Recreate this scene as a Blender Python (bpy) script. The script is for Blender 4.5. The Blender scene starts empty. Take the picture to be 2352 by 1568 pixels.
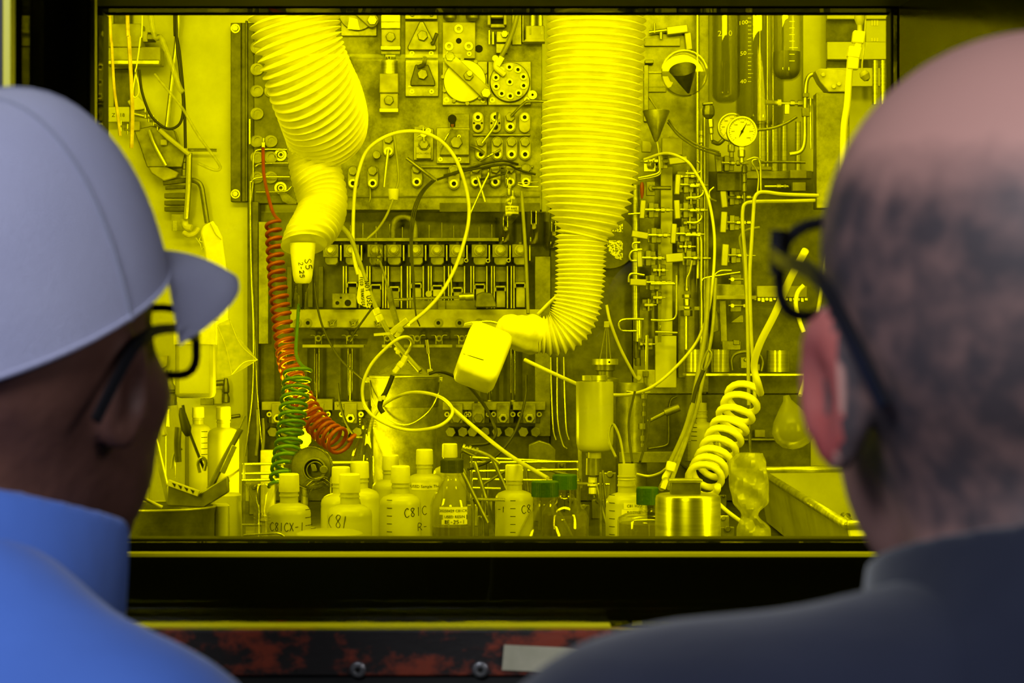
import bpy, bmesh, math, random
import numpy as np
from mathutils import Vector, Matrix, Euler

R = math.radians
SC = bpy.context.scene
COL = SC.collection
random.seed(7)

# ------------------------------------------------------------------ camera
F, CX, CY, CZ = 4573.0, 1176.0, 784.0, 1.60      # focal length in pixels of the 2352 px frame, eye height
cam = bpy.data.cameras.new('camera'); cam_o = bpy.data.objects.new('camera', cam); COL.objects.link(cam_o)
cam_o.location = (0, 0, CZ); cam_o.rotation_euler = (R(90), 0, 0)
cam.sensor_width = 36.0; cam.lens = F / 2352 * 36.0
cam.clip_start = .05; cam.clip_end = 50
cam.dof.use_dof = True; cam.dof.focus_distance = 4.0; cam.dof.aperture_fstop = 13.0; cam.dof.aperture_blades = 9
SC.camera = cam_o

# ------------------------------------------------------------------ world, exposure, lamps
w = bpy.data.worlds.new('world'); SC.world = w; w.use_nodes = True
w.node_tree.nodes['Background'].inputs[0].default_value = (.5, .52, .6, 1)
w.node_tree.nodes['Background'].inputs[1].default_value = .15
SC.view_settings.view_transform = 'Standard'; SC.view_settings.look = 'None'
SC.view_settings.exposure = 0.0; SC.view_settings.gamma = 1.0; SC.view_settings.use_curve_mapping = False
try:
    SC.cycles.max_bounces = 8; SC.cycles.diffuse_bounces = 3; SC.cycles.glossy_bounces = 4
    SC.cycles.transmission_bounces = 8; SC.cycles.transparent_max_bounces = 16
    SC.cycles.caustics_reflective = False; SC.cycles.caustics_refractive = False
    SC.cycles.sample_clamp_indirect = 4.0; SC.cycles.use_denoising = True
except Exception: pass

def area(name, loc, target, sx, sy, power, color):
    l = bpy.data.lights.new(name, 'AREA'); l.shape = 'RECTANGLE'; l.size = sx; l.size_y = sy
    l.energy = power; l.color = color
    o = bpy.data.objects.new(name, l); COL.objects.link(o); o.location = loc
    o.rotation_euler = (Vector(target) - Vector(loc)).to_track_quat('-Z', 'Y').to_euler()
    return o
# hot cell lamps: over the window inside the cell, and one over the right bay; the side pair is added fill
area('cell_lamp_front', (-.15, 2.75, 2.62), (-.1, 4.6, 1.75), 1.7, .22, 30, (1, .97, .85))
area('cell_lamp_left', (-.85, 3.7, 2.72), (-.7, 4.9, 1.6), .6, .25, 3, (1, .97, .85))
area('cell_lamp_ceiling', (.2, 3.9, 2.75), (.1, 4.1, 1.3), 1.8, .3, 17, (1, .97, .85))
area('cell_fill_side', (-.95, 2.62, 1.75), (.1, 4.3, 1.45), .2, .7, 9, (1, .97, .85))  # added fill beside the window, evens the frontal light
area('cell_fill_side', (.95, 2.62, 1.75), (-.1, 4.3, 1.45), .2, .7, 13, (1, .97, .85))  # its partner on the right, also added fill
# room lamps: cool ceiling panels behind and above the two visitors
area('room_lamp_rear', (-.7, -1.0, 2.72), (-.2, 1.0, 1.3), 1.2, .6, 70, (.86, .9, 1.0))
area('room_lamp_side', (1.9, .1, 2.72), (.5, .9, 1.4), .6, .9, 18, (.95, .93, 1.0))

# ------------------------------------------------------------------ helpers
MATS = {}
def mat(name, color=(.5, .5, .5), rough=.5, metal=0.0, color2=None, scale=20.0, bump=0.0, lo=.35, hi=.65, bscale=None,
        spec=.5, detail=5.0, trans=0.0, ior=1.45, stretch=None, subs=0.0, sheen=0.0, rvar=0.0, coat=0.0):
    if name in MATS: return MATS[name]
    m = bpy.data.materials.new(name); m.use_nodes = True; nt = m.node_tree; b = nt.nodes['Principled BSDF']
    b.inputs['Base Color'].default_value = (*color, 1); b.inputs['Roughness'].default_value = rough
    b.inputs['Metallic'].default_value = metal; b.inputs['Specular IOR Level'].default_value = spec
    b.inputs['Transmission Weight'].default_value = trans; b.inputs['IOR'].default_value = ior
    b.inputs['Coat Weight'].default_value = coat
    if sheen: b.inputs['Sheen Weight'].default_value = sheen
    tc = nt.nodes.new('ShaderNodeTexCoord'); src = tc.outputs['Object']
    if stretch:
        mp = nt.nodes.new('ShaderNodeMapping'); mp.inputs['Scale'].default_value = stretch
        nt.links.new(src, mp.inputs[0]); src = mp.outputs[0]
    n = nt.nodes.new('ShaderNodeTexNoise'); n.inputs['Scale'].default_value = scale; n.inputs['Detail'].default_value = detail
    if detail >= 7: n.inputs['Roughness'].default_value = .68
    nt.links.new(src, n.inputs['Vector'])
    if color2 is not None:
        r = nt.nodes.new('ShaderNodeValToRGB'); r.color_ramp.elements[0].position = lo; r.color_ramp.elements[1].position = hi
        r.color_ramp.elements[0].color = (*color, 1); r.color_ramp.elements[1].color = (*color2, 1)
        nt.links.new(n.outputs['Fac'], r.inputs[0]); nt.links.new(r.outputs[0], b.inputs['Base Color'])
    if rvar:
        mr = nt.nodes.new('ShaderNodeMapRange'); mr.inputs['To Min'].default_value = rough; mr.inputs['To Max'].default_value = rough + rvar
        nt.links.new(n.outputs['Fac'], mr.inputs['Value']); nt.links.new(mr.outputs[0], b.inputs['Roughness'])
    if bump:
        n2 = n
        if bscale:
            n2 = nt.nodes.new('ShaderNodeTexNoise'); n2.inputs['Scale'].default_value = bscale; n2.inputs['Detail'].default_value = 4
            nt.links.new(src, n2.inputs['Vector'])
        bp = nt.nodes.new('ShaderNodeBump'); bp.inputs['Strength'].default_value = bump; bp.inputs['Distance'].default_value = .004
        nt.links.new(n2.outputs['Fac'], bp.inputs['Height']); nt.links.new(bp.outputs[0], b.inputs['Normal'])
    MATS[name] = m; return m

def tinted_pane(name, tint, ior=1.5):
    """plain pane: light passes straight and takes the tint, the surface mirrors by Fresnel"""
    m = bpy.data.materials.new(name); m.use_nodes = True; nt = m.node_tree; nt.nodes.clear()
    out = nt.nodes.new('ShaderNodeOutputMaterial'); mx = nt.nodes.new('ShaderNodeMixShader')
    tr = nt.nodes.new('ShaderNodeBsdfTransparent'); tr.inputs[0].default_value = (*tint, 1)
    gl = nt.nodes.new('ShaderNodeBsdfGlossy'); gl.inputs['Roughness'].default_value = .02
    lw = nt.nodes.new('ShaderNodeLayerWeight'); lw.inputs[0].default_value = .5     # same on both faces of the pane
    pw = nt.nodes.new('ShaderNodeMath'); pw.operation = 'POWER'; pw.inputs[1].default_value = 4.0; nt.links.new(lw.outputs['Facing'], pw.inputs[0])
    fr = nt.nodes.new('ShaderNodeMath'); fr.operation = 'MULTIPLY_ADD'; fr.inputs[1].default_value = .5 * (ior - 1) / .5; fr.inputs[2].default_value = ((ior - 1) / (ior + 1)) ** 2
    nt.links.new(pw.outputs[0], fr.inputs[0])
    nt.links.new(fr.outputs[0], mx.inputs[0]); nt.links.new(tr.outputs[0], mx.inputs[1])
    nt.links.new(gl.outputs[0], mx.inputs[2]); nt.links.new(mx.outputs[0], out.inputs[0])
    MATS[name] = m; return m

def translucent(name, color, color2, t=.45, rough=.35, scale=25, gloss=.08, alpha=0.0):
    m = bpy.data.materials.new(name); m.use_nodes = True; nt = m.node_tree; nt.nodes.clear()
    N = nt.nodes.new; L = nt.links.new
    out = N('ShaderNodeOutputMaterial'); tc = N('ShaderNodeTexCoord'); n = N('ShaderNodeTexNoise'); n.inputs['Scale'].default_value = scale
    r = N('ShaderNodeValToRGB'); r.color_ramp.elements[0].color = (*color, 1); r.color_ramp.elements[1].color = (*color2, 1)
    r.color_ramp.elements[0].position = .35; r.color_ramp.elements[1].position = .65
    d = N('ShaderNodeBsdfDiffuse'); t_ = N('ShaderNodeBsdfTranslucent'); mx = N('ShaderNodeMixShader'); mx.inputs[0].default_value = t
    g = N('ShaderNodeBsdfGlossy'); g.inputs['Roughness'].default_value = rough; m2 = N('ShaderNodeMixShader')
    fr = N('ShaderNodeFresnel'); fr.inputs[0].default_value = 1.45
    L(tc.outputs['Object'], n.inputs['Vector']); L(n.outputs['Fac'], r.inputs[0]); L(r.outputs[0], d.inputs[0]); L(r.outputs[0], t_.inputs[0])
    L(d.outputs[0], mx.inputs[1]); L(t_.outputs[0], mx.inputs[2]); L(fr.outputs[0], m2.inputs[0]); L(mx.outputs[0], m2.inputs[1]); L(g.outputs[0], m2.inputs[2])
    if alpha:
        tp = N('ShaderNodeBsdfTransparent'); m3 = N('ShaderNodeMixShader'); m3.inputs[0].default_value = alpha
        L(m2.outputs[0], m3.inputs[1]); L(tp.outputs[0], m3.inputs[2]); L(m3.outputs[0], out.inputs[0])
    else: L(m2.outputs[0], out.inputs[0])
    MATS[name] = m; return m

def emit(name, color, s):
    m = bpy.data.materials.new(name); m.use_nodes = True; b = m.node_tree.nodes['Principled BSDF']
    b.inputs['Emission Color'].default_value = (*color, 1); b.inputs['Emission Strength'].default_value = s
    MATS[name] = m; return m

def P(px, py, Y): return Vector(((px - CX) / F * Y, Y, CZ - (py - CY) / F * Y))

def catmull(pts, n=8):
    pts = [Vector(p) for p in pts]
    if len(pts) < 3: return pts
    Q = [pts[0] * 2 - pts[1]] + pts + [pts[-1] * 2 - pts[-2]]
    out = []
    for i in range(1, len(Q) - 2):
        a, b, c, d = Q[i - 1], Q[i], Q[i + 1], Q[i + 2]
        for k in range(n):
            t = k / n
            out.append(.5 * ((2 * b) + (c - a) * t + (2 * a - 5 * b + 4 * c - d) * t * t + (3 * b - a - 3 * c + d) * t ** 3))
    out.append(pts[-1]); return out

def sweep(bm, pts, radii, seg=10, caps=True, closed=False):
    """ring sweep along a 3-D polyline with parallel transport; radii is a number or one per point"""
    n = len(pts)
    if not hasattr(radii, '__len__'): radii = [radii] * n
    T = []
    for i in range(n):
        a = pts[max(i - 1, 0)]; b = pts[min(i + 1, n - 1)]
        t = (b - a)
        T.append(t.normalized() if t.length > 1e-9 else (T[-1] if T else Vector((0, 0, 1))))
    up = Vector((0, 1, 0)) if abs(T[0].y) < .9 else Vector((1, 0, 0))
    u = T[0].cross(up).normalized()
    rings = []
    for i in range(n):
        u = (u - T[i] * u.dot(T[i]))
        u = u.normalized() if u.length > 1e-9 else T[i].orthogonal().normalized()
        v = T[i].cross(u)
        rings.append([bm.verts.new(pts[i] + (u * math.cos(2 * math.pi * k / seg) + v * math.sin(2 * math.pi * k / seg)) * radii[i]) for k in range(seg)])
    for i in range(n - 1):
        for k in range(seg):
            bm.faces.new((rings[i][k], rings[i][(k + 1) % seg], rings[i + 1][(k + 1) % seg], rings[i + 1][k]))
    if caps:
        bm.faces.new(rings[0][::-1]); bm.faces.new(rings[-1])

class M:
    """mesh builder in picture-pixel units of one depth: x, y as in the photo's frame, d toward the viewer; k metres per pixel"""
    def __init__(s, ox, oy, k):
        s.bm = bmesh.new(); s.ox, s.oy, s.k = ox, oy, k
    def v(s, x, y, d=0): return Vector(((x - s.ox) * s.k, -d * s.k, -(y - s.oy) * s.k))
    def box(s, x0, y0, x1, y1, d0=0, d1=4, rot=0, taper=0):
        cx, cy = (x0 + x1) / 2, (y0 + y1) / 2; c, sn = math.cos(R(rot)), math.sin(R(rot)); vs = []
        for d in (d0, d1):
            q = 1 - (taper if d == d1 else 0)
            for (x, y) in ((x0, y0), (x1, y0), (x1, y1), (x0, y1)):
                X, Y_ = (x - cx) * q, (y - cy) * q
                vs.append(s.bm.verts.new(s.v(cx + X * c - Y_ * sn, cy + X * sn + Y_ * c, d)))
        for f in ((0, 3, 2, 1), (4, 5, 6, 7), (0, 1, 5, 4), (1, 2, 6, 5), (2, 3, 7, 6), (3, 0, 4, 7)):
            s.bm.faces.new([vs[i] for i in f])
        return s
    def prism(s, pts, d0, d1):
        a = [s.bm.verts.new(s.v(x, y, d0)) for x, y in pts]; b = [s.bm.verts.new(s.v(x, y, d1)) for x, y in pts]; n = len(pts)
        s.bm.faces.new(a[::-1]); s.bm.faces.new(b)
        for i in range(n): s.bm.faces.new((a[i], a[(i + 1) % n], b[(i + 1) % n], b[i]))
        return s
    def disc(s, cx, cy, r, d0, d1, seg=24, rot=0, r2=None):
        """front-facing cylinder (6 sides makes a hex head)"""
        r2 = r if r2 is None else r2
        A = [[s.bm.verts.new(s.v(cx + q * math.cos(R(rot) + 2 * math.pi * i / seg), cy + q * math.sin(R(rot) + 2 * math.pi * i / seg), d)) for i in range(seg)] for q, d in ((r, d0), (r2, d1))]
        s.bm.faces.new(A[0][::-1]); s.bm.faces.new(A[1])
        for i in range(seg): s.bm.faces.new((A[0][i], A[0][(i + 1) % seg], A[1][(i + 1) % seg], A[1][i]))
        return s
    def ring(s, cx, cy, ro, ri, d0, d1, seg=24):
        """front-facing annulus with thickness"""
        pr = [(ro, d0), (ro, d1), (ri, d1), (ri, d0)]
        V = [[s.bm.verts.new(s.v(cx + q * math.cos(2 * math.pi * i / seg), cy + q * math.sin(2 * math.pi * i / seg), d)) for q, d in pr] for i in range(seg)]
        for i in range(seg):
            for j in range(4): s.bm.faces.new((V[i][j], V[(i + 1) % seg][j], V[(i + 1) % seg][(j + 1) % 4], V[i][(j + 1) % 4]))
        return s
    def lathe(s, cx, prof, d=0, seg=28, rot=None, sx=1.0):
        """upright turned shape: prof is [(radius, y)], rot = (degrees, cx, cy) tilts it in the picture"""
        rings = []
        for r, y in prof:
            if r < 1e-4: rings.append([s.bm.verts.new(s._rt(cx, y, d, rot))]); continue
            rings.append([s.bm.verts.new(s._rt(cx + r * sx * math.cos(2 * math.pi * i / seg), y, d + r * math.sin(2 * math.pi * i / seg), rot)) for i in range(seg)])
        for a, b in zip(rings, rings[1:]):
            for i in range(seg):
                j = (i + 1) % seg
                if len(a) == 1 and len(b) == 1: continue
                if len(a) == 1: s.bm.faces.new((a[0], b[j], b[i]))
                elif len(b) == 1: s.bm.faces.new((a[i], a[j], b[0]))
                else: s.bm.faces.new((a[i], a[j], b[j], b[i]))
        return s
    def _rt(s, x, y, d, rot):
        if rot:
            a, cx, cy = rot; c, sn = math.cos(R(a)), math.sin(R(a)); X, Y_ = x - cx, y - cy
            x, y = cx + X * c - Y_ * sn, cy + X * sn + Y_ * c
        return s.v(x, y, d)
    def tube(s, pts, r, seg=12, smooth=6, caps=True):
        p = [s.v(*(q if len(q) == 3 else (q[0], q[1], 0))) for q in pts]
        if smooth and len(p) > 2: p = catmull(p, smooth)
        sweep(s.bm, p, r * s.k, seg, caps); return s
    def out(s, name, m, parent=None, angle=35, bevel=0.0, label=None):
        bmesh.ops.recalc_face_normals(s.bm, faces=s.bm.faces)
        me = bpy.data.meshes.new(name); s.bm.to_mesh(me); s.bm.free(); s.bm = bmesh.new()
        me.shade_smooth(); me.set_sharp_from_angle(angle=R(angle))
        o = bpy.data.objects.new(name, me); COL.objects.link(o)
        me.materials.append(MATS[m] if isinstance(m, str) else m)
        if parent: o.parent = parent
        if bevel:
            b = o.modifiers.new('bevel', 'BEVEL'); b.width = bevel * s.k; b.segments = 2; b.limit_method = 'ANGLE'; b.harden_normals = False
        if label: o['label'] = label
        return o

def tag(o, label, cat, group=None, kind=None):
    if label: o['label'] = label
    if cat: o['category'] = cat
    if group: o['group'] = group
    if kind: o['kind'] = kind
    return o

class T:
    """a thing: an Empty at its base carrying parts"""
    def __init__(s, name, label, cat, px, py, Y, group=None):
        s.px, s.py, s.Y, s.k = px, py, Y, Y / F
        s.o = bpy.data.objects.new(name, None); COL.objects.link(s.o); s.o.location = P(px, py, Y); s.o.empty_display_size = .02
        tag(s.o, label, cat, group)
        s.m = M(px, py, s.k)
    def part(s, name, m, parent=None, **kw): return s.m.out(name, m, parent or s.o, **kw)

class S1:
    """a thing that is one mesh"""
    def __init__(s, px, py, Y): s.m = M(px, py, Y / F); s.loc = P(px, py, Y)
    def done(s, name, m, label, cat, group=None, **kw):
        o = s.m.out(name, m, None, **kw); o.location = s.loc; return tag(o, label, cat, group)

def tube3(name, pts, r_px, m, label, cat, group=None, smooth=8, seg=12, parent=None, base=None):
    """a free tube through (px, py, Y) points; radius in pixels at the first point's depth"""
    w3 = [P(*p) for p in pts]; base = Vector(base) if base is not None else (w3[0] if parent is None else Vector((0, 0, 0)))
    if parent is not None: base = Vector(parent.location)
    bm = bmesh.new(); q = [p - base for p in w3]
    if smooth and len(q) > 2: q = catmull(q, smooth)
    sweep(bm, q, r_px * pts[0][2] / F, seg)
    bmesh.ops.recalc_face_normals(bm, faces=bm.faces)
    me = bpy.data.meshes.new(name); bm.to_mesh(me); bm.free(); me.shade_smooth(); me.set_sharp_from_angle(angle=R(50))
    me.materials.append(MATS[m]); o = bpy.data.objects.new(name, me); COL.objects.link(o)
    if parent is not None: o.parent = parent
    else: o.location = base
    if label: tag(o, label, cat, group)
    return o

def struct(name, boxes, m, bevel=0.0):
    bm = bmesh.new(); o0 = Vector(boxes[0][:3])
    for (x0, y0, z0, x1, y1, z1) in boxes:
        vs = [bm.verts.new(Vector((x, y, z)) - o0) for x in (x0, x1) for y in (y0, y1) for z in (z0, z1)]
        for f in ((0, 1, 3, 2), (4, 6, 7, 5), (0, 4, 5, 1), (2, 3, 7, 6), (0, 2, 6, 4), (1, 5, 7, 3)): bm.faces.new([vs[i] for i in f])
    bmesh.ops.recalc_face_normals(bm, faces=bm.faces)
    me = bpy.data.meshes.new(name); bm.to_mesh(me); bm.free(); me.materials.append(MATS[m])
    o = bpy.data.objects.new(name, me); COL.objects.link(o); o.location = o0; o['kind'] = 'structure'
    if bevel:
        b = o.modifiers.new('bevel', 'BEVEL'); b.width = bevel; b.segments = 2
    return o

# ------------------------------------------------------------------ materials
mat('hose_white', (.76, .74, .63), .5, color2=(.66, .64, .52), scale=30, spec=.3)
mat('cuff_cloth', (.8, .78, .66), .7, color2=(.62, .6, .46), scale=40, bump=.4)
mat('white_plastic', (.82, .8, .66), .35, color2=(.7, .68, .52), scale=30)
mat('steel_wall', (.56, .56, .43), .42, .5, color2=(.4, .4, .29), scale=6, detail=8, lo=.3, hi=.75, rvar=.15)
mat('steel_panel', (.10, .10, .06), .5, .4, color2=(.36, .36, .25), scale=16, detail=12, lo=.36, hi=.64, rvar=.2, bump=.15, bscale=60)
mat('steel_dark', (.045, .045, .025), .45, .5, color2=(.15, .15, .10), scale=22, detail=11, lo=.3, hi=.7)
mat('steel_plate', (.26, .26, .18), .38, .6, color2=(.12, .12, .08), scale=28, detail=8, lo=.4, hi=.7, bump=.1)
mat('steel_bright', (.66, .66, .55), .28, .8, color2=(.4, .4, .3), scale=35, detail=6, rvar=.15)
mat('steel_brushed', (.62, .62, .5), .3, .9, color2=(.42, .42, .32), scale=10, stretch=(1, 1, 14))
mat('rod_steel', (.7, .7, .58), .22, .9)
mat('hex_dark', (.13, .13, .09), .4, .6, color2=(.24, .24, .17), scale=40)
mat('hole_black', (.006, .006, .004), .8)
mat('block_pale', (.5, .49, .38), .5, .1, color2=(.3, .29, .2), scale=26, bump=.1)
mat('plate_white', (.78, .77, .6), .5, color2=(.55, .54, .4), scale=12)
mat('handle_pale', (.6, .59, .44), .45, .35, color2=(.46, .45, .32), scale=18)
mat('tubing_white', (.66, .65, .46), .35, color2=(.55, .54, .37), scale=30)
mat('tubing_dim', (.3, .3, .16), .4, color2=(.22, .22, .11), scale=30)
mat('cable_black', (.03, .03, .02), .45)
mat('rubber_black', (.02, .02, .014), .6)
mat('coil_red', (.34, .06, .012), .3, color2=(.27, .045, .01), scale=40)
mat('coil_green', (.09, .2, .05), .3, color2=(.06, .15, .03), scale=40)
mat('coil_white', (.85, .83, .7), .35)
mat('cap_green', (.018, .075, .02), .5, bump=.2, bscale=200)
mat('paper', (.8, .78, .62), .8, color2=(.7, .68, .5), scale=50)
mat('ink', (.012, .012, .008), .7)
mat('edge_light_yellow', (.85, .8, .02), .4)  # light caught in the glass edges, put into the strip colour
mat('liner_black', (.004, .004, .002), .7, rvar=.3, scale=15, spec=.0)
mat('liner_gloss', (.006, .006, .003), .1, rvar=.15, scale=15, spec=.4)
mat('frame_black', (.008, .008, .007), .5)
mat('frame_green', (.035, .035, .014), .6, spec=.2)
mat('worn_red', (.012, .009, .008), .45, color2=(.24, .035, .012), scale=17, detail=10, lo=.5, hi=.6, bump=.2, stretch=(1, 1, 1.6))
mat('bolt_metal', (.4, .4, .42), .35, .8, color2=(.2, .2, .2), scale=60)
mat('masking_tape', (.42, .4, .27), .8, color2=(.5, .47, .33), scale=60)
mat('room_dark', (.045, .045, .05), .8, color2=(.06, .06, .06), scale=3)
mat('room_floor', (.16, .16, .15), .5, color2=(.12, .12, .12), scale=5)
mat('pillar_grey', (.30, .33, .36), .7)
mat('blue_tape', (.04, .16, .3), .6)
mat('leather_tan', (.2, .13, .05), .6)
mat('cap_fabric', (.42, .43, .60), .9, color2=(.37, .38, .55), scale=9, bump=.5, bscale=900, sheen=.2, spec=.15)
mat('cap_under', (.24, .25, .33), .9, spec=.15)
mat('shirt_blue', (.075, .17, .58), .85, color2=(.06, .14, .5), scale=7, bump=.5, bscale=14, sheen=.15, spec=.2)
mat('shirt_navy', (.011, .014, .03), .9, color2=(.006, .008, .017), scale=7, bump=.6, bscale=12, sheen=.25, spec=.15)
mat('skin_brown', (.15, .065, .045), .5, color2=(.10, .042, .03), scale=25, bump=.2, bscale=90, spec=.4)
mat('skin_pale', (.42, .2, .16), .5, color2=(.34, .15, .125), scale=18, bump=.15, bscale=90, spec=.35)
mat('ear_backlit_red', (.34, .06, .055), .45, color2=(.42, .14, .12), scale=22)  # backlit ear: light through the skin is put into the red
mat('trousers', (.04, .045, .07), .9); mat('boot_brown', (.08, .04, .02), .6)
mat('glasses_black', (.008, .008, .01), .3)
mat('hair_black', (.008, .006, .005), .9)
tinted_pane('lead_glass', (1.0, .985, .10), 1.26)
tinted_pane('lens_glass', (.93, .93, .62))
translucent('hdpe', (.8, .79, .6), (.7, .69, .5), .42, .3, 16)
translucent('hdpe_clear', (.5, .5, .33), (.42, .42, .26), .6, .25, 16, alpha=.35)
translucent('bag_film', (.7, .7, .52), (.5, .5, .34), .4, .12, 60, alpha=.55)
tinted_pane('glass', (.97, .97, .9), 1.8)
tinted_pane('thin_glass', (.95, .95, .88), 1.6)
tinted_pane('dim_glass', (.8, .8, .64), 1.5)
translucent('liquid', (.34, .32, .16), (.28, .26, .12), .5, .2, 10, alpha=.35)
emit('lamp_glow', (1.0, .95, .75), 60)

# stubbled scalp: skin with darker cropped-hair zone following a noise-edged boundary
def stubble():
    m = mat('scalp', (.40, .22, .185), .6); nt = m.node_tree; b = nt.nodes['Principled BSDF']; N = nt.nodes.new; L = nt.links.new
    at = N('ShaderNodeAttribute'); at.attribute_name = 'hair'
    n = N('ShaderNodeTexNoise'); n.inputs['Scale'].default_value = 60; n.inputs['Detail'].default_value = 6
    tc = N('ShaderNodeTexCoord'); L(tc.outputs['Object'], n.inputs['Vector'])
    a = N('ShaderNodeMath'); a.operation = 'MULTIPLY_ADD'; a.inputs[1].default_value = .55; L(n.outputs['Fac'], a.inputs[0]); L(at.outputs['Fac'], a.inputs[2])
    r = N('ShaderNodeValToRGB'); r.color_ramp.elements[0].position = .45; r.color_ramp.elements[1].position = .9
    r.color_ramp.elements[0].color = (.46, .24, .2, 1); r.color_ramp.elements[1].color = (.05, .038, .043, 1)
    s_ = N('ShaderNodeMath'); s_.operation = 'MULTIPLY'; s_.inputs[1].default_value = .8; L(a.outputs[0], s_.inputs[0])
    L(s_.outputs[0], r.inputs[0]); L(r.outputs[0], b.inputs['Base Color'])
stubble()
# ------------------------------------------------------------------ the setting
XL0, XL1 = -.434, -.508     # window tunnel: left side at the room face and at the cell face
XR0, XR1 = .60, .473
ZB = CZ - .2475; ZT = CZ + .4092
YN, YF = 1.70, 2.43
def tunnel():
    def quadbox(name, pts, m, thick):   # a slab whose visible face is the quad pts, thickened away from the opening
        bm = bmesh.new(); o0 = Vector(pts[0]); t = Vector(thick)
        a = [bm.verts.new(Vector(p) - o0) for p in pts]; b = [bm.verts.new(Vector(p) - o0 + t) for p in pts]
        bm.faces.new(a); bm.faces.new(b[::-1])
        for i in range(4): bm.faces.new((a[i], b[i], b[(i + 1) % 4], a[(i + 1) % 4]))
        bmesh.ops.recalc_face_normals(bm, faces=bm.faces)
        me = bpy.data.meshes.new(name); bm.to_mesh(me); bm.free(); me.materials.append(MATS[m])
        o = bpy.data.objects.new(name, me); COL.objects.link(o); o.location = o0; o['kind'] = 'structure'
    Y0, Y1 = YN + .01, YF
    quadbox('trim_1', [(XL0, Y0, ZB), (XR0, Y0, ZB), (XR1, Y1, ZB), (XL1, Y1, ZB)], 'liner_black', (0, 0, -.05))
    quadbox('trim_2', [(XL0, Y0, ZT + .05), (XR0, Y0, ZT + .05), (XR1, Y1, ZT), (XL1, Y1, ZT)], 'frame_green', (0, 0, .05))
    quadbox('trim_3', [(XL0, Y0, ZB), (XL0, Y0, ZT + .05), (XL1, Y1, ZT), (XL1, Y1, ZB)], 'liner_black', (-.05, 0, 0))
    quadbox('trim_4', [(XR0, Y0, ZB), (XR0, Y0, ZT + .05), (XR1, Y1, ZT), (XR1, Y1, ZB)], 'liner_gloss', (.05, 0, 0))
tunnel()
# room wall around the window (front face at YN), cell wall behind it
struct('wall_front', [(-2.2, YN, 0, XL0, YN + .009, 2.85), (XR0, YN, 0, 2.2, YN + .009, 2.85), (XL0, YN, 0, XR0, YN + .009, ZB), (XL0, YN, ZT + .05, XR0, YN + .009, 2.85)], 'frame_black')
struct('wall_cell_front', [(-1.3, YF, .9, XL1 - .001, YF + .07, 2.85), (XR1 + .001, YF, .9, 1.3, YF + .07, 2.85), (XL1, YF, .9, XR1, YF + .07, ZB), (XL1, YF, ZT, XR1, YF + .07, 2.85)], 'liner_black')
# the bright strips: yellow colour standing in for light caught at the far and near pane edges
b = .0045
struct('edge_light_far', [(XL1 + .03, YF - .145, ZB, XR1 + .01, YF - .125, ZB + b), (XL1 + .012, YF - .09, ZB, XL1 + .018, YF - .078, ZT)], 'edge_light_yellow', .001)
struct('edge_light_near', [(XL0, YN - .003, ZB - .002, XR0 - .515, YN + .028, ZB + .0038), (XL0, YN - .004, ZB, XL0 + .007, YN + .012, ZT + .05)], 'edge_light_yellow', .001)
# window panes
ow = struct('window_1', [(XL0 + .008, YN + .032, ZB + .001, XR0 - .02, YN + .057, ZT + .045)], 'lead_glass')
ow2 = struct('window_2', [(XL1 + .001, YF + .012, ZB + .001, XR1 - .001, YF + .04, ZT - .001)], 'lead_glass')
# inner frame of the cell-side pane
struct('trim_7', [(XL1, YF + .041, ZB - .01, XR1, YF + .075, ZB + .003), (XL1 - .02, YF + .041, ZB, XL1 + .001, YF + .075, ZT), (XR1 - .003, YF + .041, ZB, XR1 + .02, YF + .075, ZT)], 'frame_green', .002)
# room shell
struct('floor', [(-2.3, -3.6, -.08, 2.3, YN, 0)], 'room_floor')
struct('ceiling', [(-2.3, -3.6, 2.85, 2.3, 5.2, 2.93)], 'room_dark')
struct('wall_left', [(-2.3, -3.6, 0, -2.2, YN + .7, 2.9)], 'room_dark')
struct('wall_right', [(2.2, -3.6, 0, 2.3, YN + .7, 2.9)], 'room_dark')
struct('wall_rear', [(-2.3, -3.7, 0, 2.3, -3.6, 2.9)], 'room_dark')
# cell shell
FZ = CZ - .40
struct('wall_cell_left', [(-1.3, YF + .07, .9, -1.22, 5.1, 2.85)], 'steel_wall')
struct('wall_cell_right', [(1.22, YF + .07, .9, 1.3, 5.1, 2.85)], 'steel_wall')
struct('wall_cell_back', [(-1.3, 5.0, .9, 1.3, 5.1, 2.85)], 'steel_wall')
struct('floor_cell', [(-1.22, YF + .07, FZ - .05, 1.22, 5.0, FZ)], 'steel_dark')
# rust-spotted red ledge below the window, with its bolts
Yl = 1.66
def ledge():
    t = T('window_ledge', 'scuffed black and red painted steel ledge below the window', 'ledge', 1000, 1500, Yl)
    t.m.box(150, 1446, 2000, 1552, -50, 0); t.part('plate', 'worn_red', bevel=4)
    t.m.box(150, 1552, 2000, 1640, -66, -16); t.part('lower_plate', 'frame_black')
    t.m.disc(680, 1541, 5, 0, .6, 16); t.part('bolt_hole', 'hole_black')
ledge()
for px, py, w_ in ((822, 1537, 'round socket bolt on the red ledge, left of the other one'), (1103, 1537, 'round socket bolt on the red ledge, nearer the paper tape')):
    t = T('ledge_bolt', w_, 'bolt', px, py, Yl - .001, 'bolts on the red ledge')
    t.m.disc(px, py, 20, 0, 7, 28, r2=17); t.part('washer', 'bolt_metal', bevel=2)
    t.m.ring(px, py, 14, 6.5, 7, 13, 24); h = t.part('head', 'bolt_metal', bevel=1.5)
    t.m.disc(px, py, 6.4, 6, 8, 6); t.part('socket', 'hole_black', h)
s = S1(1250, 1512, Yl - .002); s.m.prism([(1158, 1480), (1352, 1489), (1348, 1546), (1153, 1538)], 0, 2)
s.done('tape_strip', 'masking_tape', 'blank strip of beige masking tape stuck on the red ledge', 'tape')
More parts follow.
